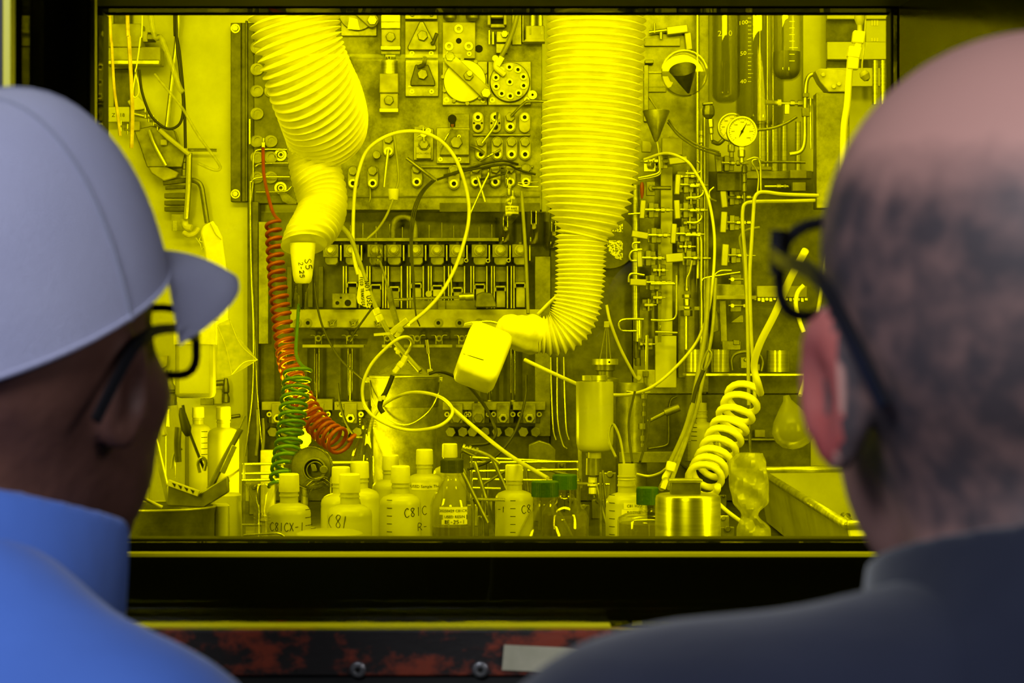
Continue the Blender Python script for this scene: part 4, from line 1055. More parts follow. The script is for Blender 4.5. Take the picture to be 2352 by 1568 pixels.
t = PT('plug_connector', 'pale rectangular plug connector at the top beside the right sleeve', 'connector', 1227, 102)
t.m.box(1207, 65, 1250, 97, 10, 40); t.m.prism([(1201, 102), (1208, 94), (1250, 94), (1252, 102)], 6, 40); t.part('housing', 'block_pale', bevel=2)
t.m.lathe(1223, [(0, 12), (7, 12), (7, 66), (0, 66)], d=24, seg=14); t.m.lathe(1241, [(0, 30), (6, 30), (6, 66), (0, 66)], d=24, seg=14); t.part('pins', 'steel_bright')
t.m.box(1216, 66, 1220, 86, 40, 41); t.m.box(1242, 66, 1246, 86, 40, 41); t.part('slots', 'hex_dark')
s = S1(1190, 90, YPF); s.m.box(1176, 20, 1198, 104, 0, 8); s.m.box(1199, 20, 1203, 100, 0, 18); s.done('guide_rail', 'steel_plate', 'narrow upright rail left of the pale plug connector', 'rail', bevel=1)
# disc and hex at the top left, behind the left sleeve
t = PT('rotary_plate', 'dark-rimmed disc plate with clamp bar, cut off by the window top', 'plate', 825, 88)
t.m.box(784, 10, 866, 84, 0, 10); t.part('base_plate', 'steel_plate', bevel=1); t.m.disc(822, 30, 43, 10, 20, 40); t.part('disc', 'hex_dark', bevel=1)
t.m.prism(diag((800, 0), (858, 54), 15), 22, 34); bar = t.part('clamp_bar', 'block_pale', bevel=1.5); t.m.prism([(805, 44), (822, 48), (828, 72), (800, 70)], 20, 23); t.part('bright_patch', 'steel_bright')
hexbolt(t.m, 858, 53, 12, 34, 9); t.part('hex_bolt', 'steel_bright', bar, bevel=1)
# block with dark keyhole
t = PT('keyhole_plate', 'rusty plate with a black keyhole slot above a hex block', 'plate', 1055, 297)
t.m.box(1030, 262, 1078, 297, 0, 8); t.part('plate', 'steel_panel', bevel=1); t.m.disc(1039, 274, 10, 8, 9.4, 24); t.m.box(1034, 276, 1046, 292, 8, 9.2); t.part('keyhole', 'hole_black')
mat('rust_red', (.28, .03, .01), .6, color2=(.1, .05, .01), scale=200)
t.m.prism([(1036, 286), (1043, 286), (1042, 293), (1037, 292)], 9.4, 10); t.part('rust_spot', 'rust_red')
t = PT('hex_block', 'square mottled block with a big dark hex and diagonal edge', 'valve', 1042, 376)
t.m.box(1003, 294, 1079, 376, 0, 10); t.part('plate', 'steel_plate', bevel=1); t.m.prism([(1036, 300), (1078, 300), (1078, 358), (1010, 358)], 10, 26); t.part('wedge', 'steel_panel', bevel=1.5)
hexbolt(t.m, 1049, 330, 15, 26, 9, 8); t.m.disc(1046, 330, 12, 26, 30); t.part('hex_bolt', 'hex_dark', bevel=1)
for x in (1012, 1055): t.m.ring(x, 367, 5, 2.4, 10, 13, 12); t.part('screw', 'steel_bright')
t.m.ring(1055, 316, 4, 2, 26, 28, 12); t.part('screw', 'steel_bright')
t = PT('tee_handle_valve', 'small valve with a bright T handle and a printed label plate', 'valve', 973, 370)
t.m.box(950, 296, 996, 369, 0, 12); t.part('base', 'steel_plate', bevel=1.5); t.m.box(957, 340, 991, 366, 12, 26); lp = t.part('label_plate', 'block_pale', bevel=1)
print_text('HCN-1430-2', 6.4, t.k, lp, (1 * t.k, -26 * t.k, 15 * t.k))
t.m.disc(975, 335, 13, 12, 30); hexbolt(t.m, 975, 335, 12, 30, 6); t.part('hex_bolt', 'hex_dark', bevel=1)
t.m.tube([(974, 297, 44), (976, 329, 44)], 2.3); t.m.tube([(961, 318, 44), (984, 308, 44)], 2.3); t.m.disc(975, 313, 6.5, 36, 48); h_ = t.part('tee_handle', 'steel_bright')
t.m.disc(984, 303, 6.5, 8, 22, 6); t.m.ring(985, 303, 6, 3, 20, 26); t.part('side_port', 'steel_bright')
t.m.box(953, 293, 986, 299, 2, 16); t.m.disc(969, 297, 9, 2, 12); t.part('top_slot', 'hex_dark')
# oval double-port blocks in three rows
def oval(label, x, y, w_=13, h_=24, top='port', dark=False, two=True):
    t = PT('port_block', label, 'port', x, y + h_ + 4, 'oval port blocks on the panel')
    pts = [(x + w_ * math.cos(a), y - h_ + w_ + 0 + w_ * math.sin(a)) for a in [math.pi + math.pi * i / 10 for i in range(11)]] + [(x + w_ * math.cos(a), y + h_ - w_ + w_ * math.sin(a)) for a in [math.pi * i / 10 for i in range(11)]]
    t.m.prism(pts, 0, 12); t.part('oval_plate', 'block_pale' if not dark else 'steel_plate', bevel=1.2)
    if top == 'port': port(t.m, x, y - h_ + w_, 9, 12, 5); t.part('port_ring', 'steel_bright'); t.m.disc(x, y - h_ + w_, 4.5, 12, 14); t.part('port_hole', 'hole_black')
    if top == 'hex': hexbolt(t.m, x, y - h_ + w_, 12, 12, 12, 14); t.part('hex_bolt', 'hex_dark', bevel=1)
    if two:
        if top == 'hex': port(t.m, x, y + h_ - w_, 9.5, 12, 6); t.part('port_ring', 'steel_bright'); t.m.disc(x, y + h_ - w_, 5, 12, 14); t.part('port_hole', 'hole_black')
        else: t.m.disc(x, y + h_ - w_, 6.5, 12, 12.6, 16); t.m.disc(x - 9, y + 2, 2.6, 12, 12.6, 10); t.m.disc(x + 9, y + 2, 2.6, 12, 12.6, 10); t.part('screw_holes', 'hole_black')
r1 = ((1098, 282), (1138, 282), (1172, 282), (1205, 282))
for i, (x, y) in enumerate(r1):
    oval('oval port block of the upper four, ' + ordl(i, 4), x, y, top='port' if i == 0 else 'hex' if i == 2 else 'port', two=i != 3)
r2 = ((1105, 342), (1142, 342), (1175, 342), (1206, 342))
for i, (x, y) in enumerate(r2): oval('hex-topped port block of the middle four, ' + ordl(i, 4), x, y, 13, 27, top='hex')
r3 = ((958, 404), (1043, 408), (1093, 404), (1138, 404), (1172, 404), (1208, 404))
for i, (x, y) in enumerate(r3): oval('port block of the lowest row on the panel, ' + ordl(i, 6), x, y, 13, 28, top='hex', dark=i != 1)
for i, (x, y) in enumerate(((812, 408), (857, 408), (893, 335))): oval('oval port block beside the left sleeve, ' + ordl(i, 3), x, y, 13, 27, top='hex', dark=True)
s = S1(866, 357, YPF); hexbolt(s.m, 866, 357, 10, 0, 16); s.m.disc(866, 357, 9.5, 16, 20); s.done('hex_bolt', 'steel_plate', 'lone pale round-headed bolt left of the T-handle valve', 'bolt', bevel=1)
s = S1(1160, 310, YPF); s.m.box(1086, 308, 1218, 313, 0, 10); s.done('cross_bar', 'hex_dark', 'dark bar between the upper and middle port rows', 'bar', bevel=1)
s = S1(1100, 382, YPF); s.m.box(944, 380, 1225, 386, 0, 8); s.done('cross_bar', 'hex_dark', 'dark bar above the lowest row of ports', 'bar', bevel=1)
# lever rods and bent tubes standing off the panel
rods = [([(1143, 262, 30), (1140, 285, 40), (1128, 306, 40), (1108, 333, 44)], 3.2, 'rod_steel', 'bright bent lever rod crossing the upper port row'),
 ([(1256, 238, 40), (1215, 237, 40), (1202, 243, 40), (1174, 270, 30)], 3.2, 'steel_plate', 'bent steel tube running to the right sleeve from the upper ports'),
 ([(936, 366, 30), (975, 396, 34), (1003, 417, 30)], 4.2, 'steel_plate', 'thick dull rod slanting down left of the lowest ports'),
 ([(1122, 392, 30), (1122, 404, 34), (1112, 425, 38), (1079, 498, 40)], 2.8, 'rod_steel', 'long bent rod slanting down to the left below the ports'),
 ([(1098, 410, 30), (1104, 430, 36), (1115, 466, 38)], 3.4, 'steel_bright', 'short rod slanting down to the right below the ports'),
 ([(893, 345, 20), (889, 385, 28), (884, 432, 28)], 3.8, 'steel_bright', 'straight steel rod hanging from the port near the left sleeve'),
 ([(1083, 337, 22), (1098, 344, 30), (1112, 354, 24)], 4, 'steel_plate', 'short open-ended tube left of the middle port row'),
 ([(1103, 371, 22), (1125, 360, 34), (1150, 346, 26)], 2.8, 'rod_steel', 'bright rod rising to the right across the middle ports'),
 ([(850, 425, 10), (852, 455, 20), (849, 466, 20)], 2.6, 'steel_plate', 'thin dull rod below the left oval ports'),
 ([(1012, 345, 28), (1026, 318, 30), (1040, 296, 20)], 2, 'rod_steel', 'thin bright rod leaning on the hex block')]
for pts, r, m_, lab in rods: s = S1(pts[0][0], pts[0][1], YPF); s.m.tube(pts, r, 10); s.done('lever_rod', m_, lab, 'rod')
for pts, lab in (([(1190, 378, 10), (1150, 372, 34), (1090, 385, 30), (1020, 405, 20)], 'black cable lying across the lowest ports'), ([(1230, 402, 20), (1190, 392, 30), (1168, 383, 50), (1140, 384, 50), (1060, 398, 44), (1005, 415, 30)], 'thin black cable sagging right of the lowest ports'), ([(1170, 395, 20), (1165, 400, 40), (1120, 412, 34), (1100, 414, 20)], 'short black hose looping under the lowest ports')):
    s = S1(pts[0][0], pts[0][1], YPF); s.m.tube(pts, 2.6, 8); s.done('cable', 'cable_black', lab, 'cable')
s = S1(860, 440, YPF); s.m.box(800, 450, 1240, 453, 0, 4); s.m.box(1010, 466, 1240, 486, 0, 2); s.done('panel_seam', 'steel_dark', 'thin seam strip along the panel foot', 'strip')

# valve wall behind the left sleeve: round ports and fine pipes
YV = 4.985 - 40 * 4.985 / F
k_ = 0
for col_, xs in enumerate((590, 622)):
    for r_, y in enumerate((110, 160, 210, 262, 325, 362, 408)):
        k_ += 1
        if y < 300 and col_ == 1 and r_ % 2: continue
        s = S1(xs, y, YV); s.m.disc(xs, y, 14, 0, 6, 26); s.m.ring(xs + 3, y, 13, 9, 6, 9); s.done('round_port', ('hex_dark', 'steel_plate')[(r_ + col_) % 2], 'dark round port in the ' + ('left' if col_ == 0 else 'inner') + ' column behind the left sleeve, ' + ('topmost', 'second', 'third', 'fourth', 'fifth', 'sixth', 'lowest')[r_], 'port', 'round ports behind the left sleeve')
for i, y in enumerate((356, 432)):
    s = S1(640, y, YV); s.m.ring(645, y, 14, 9, 0, 6); s.m.ring(646, y, 7, 4, 0, 7); s.done('round_port', 'steel_bright', ('upper', 'lower')[i] + ' bright crescent-like ring beside the narrow sleeve', 'port')
for pts, lab in (([(680, 344, 8), (600, 344, 8), (586, 352, 8), (583, 368, 8), (582, 420, 8), (576, 500, 8), (583, 700, 8), (592, 900, 8), (604, 1040, 8)], 'thin steel pipe curving down left of the red spiral hose, outer'), ([(668, 408, 10), (600, 409, 10), (582, 418, 10), (578, 440, 10), (580, 620, 10), (585, 760, 10), (583, 900, 10), (566, 1046, 10)], 'thin steel pipe curving down left of the red spiral hose, inner'),
    ([(672, 430, 20), (655, 441, 20), (590, 442, 12)], 'short bright pipe behind the narrow sleeve, lower'), ([(672, 376, 20), (604, 377, 14), (588, 383, 12)], 'short bright pipe behind the narrow sleeve, upper')):
    s = S1(pts[0][0], pts[0][1], YV); s.m.tube([(q[0], q[1], q[2] + (14 if 'inner' in lab else 0)) for q in pts], 2.3); s.done('thin_pipe', 'rod_steel', lab, 'pipe')
s = S1(607, 345, YV); s.m.box(603, 328, 611, 342, 10, 18); s.m.lathe(607, [(0, 318), (3, 318), (3, 330), (0, 330)], d=14, seg=10); s.done('hose_fitting', 'steel_bright', 'small bright fitting on top of the red spiral hose', 'fitting', bevel=1)
s = S1(578, 320, YV); s.m.box(574, 275, 577, 332, 0, 14); s.done('bright_strip', 'steel_bright', 'short bright upright strip beside the tall bolted plate', 'strip')
s = S1(660, 465, YV)
for q in range(7): s.m.prism([(640 + q * 5, 440 + q * 4), (660 + q * 4, 444 + q * 3), (664 + q * 3, 470), (650 + q * 3, 462)], 6 + q * 1.5, 8 + q * 1.5)
s.done('foil_scrap', 'bag_film', 'crumpled clear film behind the bend of the left sleeve', 'film')

# ---- the rack recess
YR = 4.97
s = S1(940, 560, YR); s.m.box(700, 549, 1146, 557, 0, 60); s.done('rack_rail', 'steel_plate', 'long horizontal rail along the top of the rack recess', 'rail', bevel=1)
s = S1(930, 548, YR - .03); s.m.tube([(903, 556, 10), (903, 525, 10), (910, 505, 10), (928, 498, 10), (945, 505, 10), (953, 522, 10), (953, 556, 10)], 7, 12); s.done('u_pipe', 'steel_panel', 'thick dull U-shaped pipe in the dark recess', 'pipe')
for i, x in enumerate((769, 807, 836, 866, 897, 926, 987, 1016, 1043, 1076, 1101, 1130)):
    s = S1(x, 549, YR); s.m.tube([(x, 549, 30), (x, 512 + (i * 7) % 12, 30)], 1.1, 6, 0); s.done('thin_pin', 'rod_steel', 'thin upright pin on the recess rail, ' + ordl(i, 12), 'pin', 'pins along the recess rail')
ux = (765, 812, 866, 908, 958, 1006, 1052, 1103, 1150, 1195)
for i, x in enumerate(ux):
    t = T('socket_unit', 'square socket unit with round boss in the recess row, ' + ordl(i, 10), 'socket', x, 612, YR, 'socket units in the recess row')
    m = t.m; m.box(x - 19, 563, x + 17, 593, 0, 50); m.box(x - 4, 557, x + 4, 564, 10, 40); t.part('square_plate', 'steel_plate', bevel=1.5)
    m.prism([(x - 15, 590), (x + 15, 590), (x + 15, 604), (x + 10, 610), (x - 10, 610), (x - 15, 604)], 0, 46); t.part('rounded_foot', 'steel_panel', bevel=1.5)
    m.disc(x - 1, 577, 13, 50, 54, 24); hexbolt(m, x, 577, 11, 54, 8, 6); hb = t.part('hex_boss', 'block_pale', bevel=1); m.disc(x, 577, 6, 62, 70, 16); t.part('stud', 'steel_bright', hb)
    m.box(x + 20, 565, x + 23, 600, 0, 44); t.part('side_fin', 'steel_bright')
for i, (x, y) in enumerate(((1071, 598), (1121, 599), (1168, 598))):
    s = S1(x, y, YR - .05); s.m.ring(x, y, 5, 2.8, 0, 10, 16); s.done('pipe_end', 'steel_bright', 'small open pipe end under the socket row, ' + ordl(i, 3), 'pipe')
s = S1(870, 618, YR - .12); s.m.lathe(870, [(0, 560), (20, 563), (22, 580), (17, 604), (9, 617), (0, 618)], seg=24); s.m.disc(873, 605, 11, 12, 16, 12); s.done('glass_bulb', 'dim_glass', 'dirty glass bulb hanging before the socket row', 'bulb')
# channels under the sockets
for i, x in enumerate(ux[1:]):
    t = T('channel_slide', 'upright channel slide with small U clip under the socket row, ' + ordl(i, 9), 'slide', x, 710, YR, 'channel slides under the sockets')
    m = t.m; m.box(x - 22, 612, x - 19, 708, 0, 30); m.box(x - 16, 612, x - 13, 708, 0, 30); m.box(x + 14, 612, x + 17, 708, 0, 30); t.part('side_rails', 'steel_bright')
    m.box(x - 12, 612, x + 13, 648, 0, 12); t.part('upper_tongue', 'steel_plate', bevel=1)
    yy = 648 + (i * 5) % 13; m.box(x - 10, yy + 8, x + 11, 706, 0, 20); t.part('lower_tongue', 'steel_plate' if i < 3 else 'block_pale', bevel=1.5)
    m.box(x - 13, yy, x + 12, yy + 4, 10, 34); m.box(x - 13, yy, x - 10, yy + 13, 10, 34); m.box(x + 9, yy, x + 12, yy + 13, 10, 34); t.part('clip', 'steel_bright', bevel=.6)
    m.box(x - 8, yy + 5, x + 7, yy + 11, 20, 22); t.part('clip_slot', 'hole_black')
s = S1(720, 700, YR); 
for q in range(4): s.m.box(660 + q * 24, 612, 672 + q * 24, 706, 0, 14)
s.done('slide_bank', 'steel_dark', 'dark bank of upright slides beside the red spiral hose', 'slide', bevel=1)
t = T('drilled_block', 'pale drilled block with three round holes, left of the paper tag', 'block', 793, 708, YR - .06)
t.m.box(765, 674, 820, 707, 0, 24); t.part('block', 'steel_panel', bevel=1); 
for x, y, r in ((777, 696, 4.5), (785, 684, 2.6), (801, 696, 7.5)): t.m.disc(x, y, r, 24, 24.8, 18)
t.part('holes', 'hole_black')
t = T('torque_bar', 'long thin shaft with a knurled steel handle lying across the slides', 'tool', 1000, 700, YR - .10)
t.m.tube([(905, 688, 0), (1058, 682, 4)], 3.2, 10, 0); t.part('shaft', 'rod_steel')
for a, b_, r in ((1055, 1070, 8), (1069, 1088, 9.5)): t.m.tube([(a, 682, 4), (b_, 681, 4)], r, 16, 0)
t.part('knurled_handle', 'steel_bright'); t.m.box(995, 665, 1015, 681, -4, 10); t.m.disc(985, 675, 8, -4, 8, 8); t.part('clamp', 'block_pale', bevel=1)
s = S1(1118, 712, YR - .09); s.m.prism([(1090, 706), (1094, 676), (1108, 670), (1132, 674), (1142, 706)], -8, 14); s.done('dark_wedge', 'hex_dark', 'dark rounded wedge block at the end of the knurled tool', 'block', bevel=3)
s = S1(1010, 712, YR - .03); s.m.box(945, 690, 1095, 712, 0, 20); s.m.box(1006, 690, 1024, 712, 20, 26); s.done('lower_step', 'hex_dark', 'dark step strip below the knurled tool', 'strip', bevel=1)
# bright lower beam with bores
t = T('drilled_beam', 'wide horizontal beam with bores across the middle of the recess', 'beam', 950, 752, YR)
t.m.box(672, 711, 1242, 753, 0, 56); t.part('beam', 'steel_wall' if False else 'block_pale', bevel=2)
for x in (661, 713, 1009, 1057, 1101): t.m.ring(x if x > 672 else 690, 742, 10, 4.5, 56, 60, 20); t.part('bore_ring', 'steel_plate'); t.m.disc(x if x > 672 else 690, 742, 4.4, 56, 57, 16); t.part('bore_hole', 'hole_black')
for i, x in enumerate((764, 813, 870)):
    s = S1(x, 745, YR - .065); s.m.ring(x, 743, 5, 2.4, 0, 8, 14); s.m.tube([(x - 10, 738, 3), (x - 4, 748, 8), (x + 10, 733, 3)], 1.4, 6); s.m.disc(x, 743, 10, -2, 1, 12); s.done('spring_clip', 'hex_dark', 'small wire spring clip on the wide beam, ' + ordl(i, 3), 'clip')
# shadowed fittings below the beam, hanging tags and glass columns
for i, x in enumerate((735, 806, 892, 960, 1010, 1062, 1116, 1170)):
    t = T('hanger_fitting', 'ring fitting on a small shelf bracket below the beam, ' + ordl(i, 8), 'fitting', x, 800, YR, 'ring fittings below the beam')
    t.m.ring(x, 777, 7.5, 4, 30, 40, 18); t.part('ring', 'steel_plate'); t.m.tube([(x - 18, 770, 34), (x - 8, 771, 34), (x - 7, 790, 34)], 1, 5, 2); t.m.tube([(x + 18, 770, 34), (x + 8, 771, 34), (x + 7, 790, 34)], 1, 5, 2); t.part('wire_bracket', 'steel_bright')
    w2 = (36, 37, 12, 30, 34, 14, 30, 30)[i]; t.m.box(x - w2, 791, x + w2 * .9, 798, 20, 44); t.part('tag_strip', 'block_pale' if i in (0, 2) else 'steel_panel', bevel=.8)
for i, x in enumerate((655, 730, 806, 1125, 1178)):
    t = T('sight_glass', 'tall dark glass column behind the hoses, ' + ordl(i, 5), 'glass column', x, 925, YR, 'glass columns below the beam')
    t.m.lathe(x, [(0, 800), (22, 800), (22, 922), (0, 922)], d=24, seg=24); t.part('column', 'dim_glass'); t.m.tube([(x, 812, 24), (x, 918, 24)], 1.6, 6, 0); t.part('inner_rod', 'rod_steel')
    t.m.lathe(x, [(0, 918), (7, 918), (7, 928), (0, 928)], d=24, seg=14); t.part('foot_nut', 'steel_bright')
# bottom port row
for i, (x0, x1) in enumerate(((607, 700), (706, 768), (772, 848), (1018, 1090), (1098, 1172), (1178, 1252))):
    s = S1((x0 + x1) / 2, 938, YR); s.m.box(x0, 921 + (4 if i in (1,) else 0) - (10 if i == 1 else 0), x1, 940, 0, 46); o = s.done('name_bar', 'block_pale' if i < 3 else 'steel_panel', 'flat engraved bar above the bottom fittings, ' + ordl(i, 6), 'bar', bevel=1)
    if i == 2: print_text('V-13A', 10, YR / F, o, (-20 * YR / F, -46 * YR / F, 8 * YR / F))
    if i == 0: print_text('A', 10, YR / F, o, (-20 * YR / F, -46 * YR / F, 8 * YR / F))
for i, (x, b_) in enumerate(((645, 1), (735, 0), (810, 1), (1050, 0), (1100, 0), (1156, 1), (1216, 1))):
    t = T('bottom_fitting', 'hex fitting block in the bottom row, ' + ordl(i, 7), 'fitting', x, 1000, YR, 'hex fittings in the bottom row')
    m_ = 'block_pale' if i < 3 else 'steel_panel'
    t.m.box(x - 24, 938, x + 24, 970, 0, 34); t.part('backing', 'steel_dark', bevel=1)
    t.m.box(x - 15, 924, x + 14, 970, 20, 56); t.part('block', m_, bevel=2); hexbolt(t.m, x, 958, 12, 56, 8, 6); hb = t.part('hex_nut', 'steel_bright' if b_ else 'steel_plate', bevel=1); t.m.disc(x, 958, 5, 64, 66, 14); t.part('bore', 'hole_black' if b_ else 'hex_dark', hb)
    for q in (-22, 22): t.m.ring(x + q, 950, 6, 3, 34, 38, 14); t.part('side_ring', 'steel_bright')
    t.m.disc(x - 14, 990, 12, 0, 44, 6, 8); t.part('lower_hex', 'steel_plate', bevel=1); t.m.disc(x + 14, 990, 12, 0, 44, 6, 20); t.part('lower_hex', 'steel_plate', bevel=1)
# hanging flask with label, jars and beaker at the right end of the recess
YJ = 4.93
def jar(name, label, cx, top, bot, w, Y=YJ, m='dim_glass', rim=True):
    t = T(name, label, 'jar', cx, bot, Y); t.m.lathe(cx, [(w, top), (w, bot - 8), (w - 6, bot), (0, bot), (0, bot - 3), (w - 7, bot - 3), (w - 3, bot - 9), (w - 3, top)], seg=32); b_ = t.part('jar_wall', m, angle=60)
    if rim:
        t.m.tube([(cx + w * math.cos(a * math.pi / 16), top, w * math.sin(a * math.pi / 16)) for a in range(33)], 1.6, 6, 0); t.part('rim', 'thin_glass', b_)
    return t
t = T('hanging_flask', 'small hanging glass flask with a white printed label', 'flask', 1171, 512, 4.6)
t.m.lathe(1171, [(6, 400), (6, 440), (23, 450), (23, 492), (5, 512), (0, 512), (0, 509), (4, 508), (20, 490), (20, 452), (4, 443), (4, 400)], seg=30); f_ = t.part('flask_glass', 'thin_glass', angle=60)
t.m.lathe(1169, [(3, 425), (3, 432), (5, 434), (5, 448), (3, 450), (0, 450)], d=4, seg=12); t.m.lathe(1178, [(0, 438), (3, 438), (4, 456), (0, 456)], d=6, seg=12); t.part('stopper_fittings', 'steel_bright')
curved_label(t.m, 1171, 23, 1161, 474, 1191, 492); lb = t.part('paper_label', 'paper', f_); print_text('SET BAKE\nLOPHO MO', 6, t.k, lb, (4 * t.k, 0, 29 * t.k), cyl=(0, 0, 24 * t.k))
t.m.tube([(1163, 432, 0), (1163, 402, 0), (1164, 380, -120), (1150, 362, -230), (1145, 358, -300)], 1.4, 6); t.part('hanging_wire', 'rod_steel')
jar('sample_jar', 'murky glass jar hanging under the small labelled flask', 1161, 500, 562, 26)
jar('beaker', 'wide glass beaker with bright rim beside the right sleeve', 1226, 487, 566, 28)
jar('sample_jar', 'dim glass jar half hidden behind the right sleeve', 1272, 510, 575, 24)
s = S1(1213, 500, YPF); s.m.tube([(1190, 425, 20), (1205, 430, 26), (1236, 431, 26)], 2, 6); s.m.tube([(1190, 421, 14), (1236, 419, 20)], 1.6, 6, 0); s.done('thin_pipe', 'rod_steel', 'short bright pipes just left of the right sleeve', 'pipe')
# ================================================================== right bay: tubing rack, vessels, gauges, shelf
YB = 4.86
def pipe(pts, r, lab, m='rod_steel', Y=None, name='bent_pipe', cat='pipe', d0=0, sm=6):
    s = S1(pts[0][0], pts[0][1], Y or YB); s.m.tube([(p[0], p[1], (p[2] if len(p) > 2 else 0) + d0) for p in pts], r, 8, sm); return s.done(name, m, lab, cat)
# columns
t = T('support_column', 'tall upright steel column with a bright round edge, left of the glass vessels', 'column', 1612, 900, 4.95)
t.m.box(1604, -60, 1626, 900, -6, 20); t.part('web', 'steel_plate', bevel=1); t.m.lathe(1600, [(0, -60), (4.5, -60), (4.5, 640), (0, 640)], d=26, seg=14); t.part('round_edge', 'rod_steel'); t.m.lathe(1616, [(0, 250), (3, 250), (3, 800), (0, 800)], d=26, seg=12); t.part('inner_tube', 'steel_bright')
slab('side_plate', 'steel_wall', 'pale upright plate at far right behind the white connectors', 'plate', 1842, -60, 1900, 230, 4.975, 14)
slab('angle_plate', 'plate_white', 'bright upright angle plate behind the tubing rack valves', 'plate', 1517, 384, 1544, 770, 4.93, 10)
slab('angle_plate', 'plate_white', 'wider lower end of the angle plate near the pail side', 'plate', 1504, 771, 1553, 890, 4.93, 12)
t = T('number_strip', 'dark strip numbered 5, 6 and 7 along the tubing rack', 'strip', 1516, 790, 4.90); t.m.box(1511, 560, 1519, 786, 0, 3); ns = t.part('strip', 'hex_dark')
mat('number_white', (.8, .8, .6), .6)
for n_, y in (('5', 587), ('6', 641), ('7', 751)):
    print_text(n_, 9, t.k, ns, ((1516 - 1516) * t.k, -3.2 * t.k, -(y - 790) * t.k), m='number_white', name='printed_number')
t = T('pressure_tube', 'thick shiny upright steel tube left of the numbered strip', 'tube', 1462, 845, 4.92)
t.m.lathe(1460, [(0, 425), (9, 425), (9, 730), (0, 730)], seg=24); t.part('upper_tube', 'steel_brushed'); t.m.lathe(1466, [(0, 733), (10, 733), (10, 784), (0, 784)], d=14, seg=24); t.part('bright_sleeve', 'rod_steel')
t.m.lathe(1463, [(0, 782), (8, 782), (8, 822), (6, 824), (6, 838), (0, 838)], d=4, seg=20); t.part('dark_sleeve', 'hex_dark'); t.m.lathe(1465, [(0, 822), (6.5, 822), (6.5, 840), (0, 840)], d=6, seg=6); t.part('end_nut', 'steel_plate')
# T-handled valves on the rack
def valve(label, hx, hy, hw, hh, rot_, side=1, body=True, Y=4.88, hm='handle_pale'):
    """handle centred at (hx, hy); body plate and fittings on `side`"""
    bx = hx + side * (max(hw, 14) / 2 + 16); t = T('needle_valve', label, 'valve', bx, hy + 20, Y, 'handled valves of the tubing rack'); m = t.m
    m.box(bx - 8, hy - 17, bx + 4, hy + 18, 0, 16); m.box(bx - 16, hy - 16, bx + 16, hy + 16, -6, 0); t.part('body_plate', 'steel_plate', bevel=1)
    m.tube([(hx, hy, 24), (bx + 2, hy, 20)], 3, 8, 0); t.part('stem', 'rod_steel')
    for q, r_ in ((8, 5), (20, 6.5), (32, 5)): m.tube([(bx + side * q, hy, 16), (bx + side * (q + 8), hy, 16)], r_, 6, 0)
    m.tube([(bx, hy, 16), (bx + side * 48, hy + 1, 16)], 2.4, 8, 0); t.part('fittings', 'steel_bright', angle=20)
    m.box(hx - hw / 2, hy - hh / 2, hx + hw / 2, hy + hh / 2, 20, 34, rot=rot_); t.part('handle', hm, bevel=2)
VL = [(1554, 426, 12, 46, 4, 1, 'pale handle at the top of the inner column'), (1553, 483, 13, 43, -3, 1, 'pale handle second down the inner column'), (1545, 538, 12, 45, 4, 1, 'pale handle third down the inner column'), (1547, 593, 40, 20, -5, 1, 'wide handle lying level beside number 5'),
 (1474, 483, 12, 42, 5, 1, 'upright handle over the shiny steel tube'), (1468, 541, 38, 15, 10, 1, 'level tilted handle left of the rack, above number 5'), (1467, 593, 12, 43, -3, 1, 'upright handle left of number 5'), (1464, 649, 38, 15, 3, 1, 'level handle left of number 6'),
 (1659, 454, 14, 50, -6, 1, 'upright handle at the top of the right-hand pair column'), (1659, 512, 14, 48, 4, 1, 'upright handle in the middle of the right-hand column'), (1662, 587, 15, 50, 4, 1, 'brightest upright handle at the foot of the right-hand column'), (1555, 371, 42, 16, -7, -1, 'level pale handle above the rack, below the pale block'), (1647, 376, 14, 44, -4, 1, 'dark handle below the pressure gauges')]
for i, (x, y, a, b_, r_, sd, lab) in enumerate(VL): valve('needle valve with ' + lab, x, y, a, b_, r_, sd, Y=4.88 if i != 12 else 4.84, hm='handle_pale' if i != 12 else 'steel_plate')
s = S1(1474, 440, 4.87); s.m.lathe(1474, [(0, 418), (3, 420), (5, 430), (4, 446), (2, 456), (0, 457)], d=10, seg=14); s.done('red_lever', 'coil_red', 'small orange-red lever tip beside the right sleeve', 'lever')
s = S1(1497, 436, 4.88); s.m.box(1484, 418, 1504, 450, 0, 12); s.m.disc(1496, 433, 8, 12, 18, 6); s.m.tube([(1496, 433, 18), (1540, 433, 18)], 5, 6, 0); s.done('bare_valve', 'steel_plate', 'valve body without handle next to the red lever tip', 'valve', bevel=1)
s = S1(1497, 400, 4.88); s.m.box(1478, 364, 1505, 395, 0, 12); s.m.tube([(1490, 380, 14), (1498, 380, 20)], 9, 16, 0); s.m.tube([(1466, 413, 8), (1495, 408, 8), (1515, 400, 8), (1517, 380, 8), (1516, 340, 8)], 2, 8); s.done('spring_valve', 'steel_bright', 'valve body with spring below the steel funnel', 'valve', bevel=1)
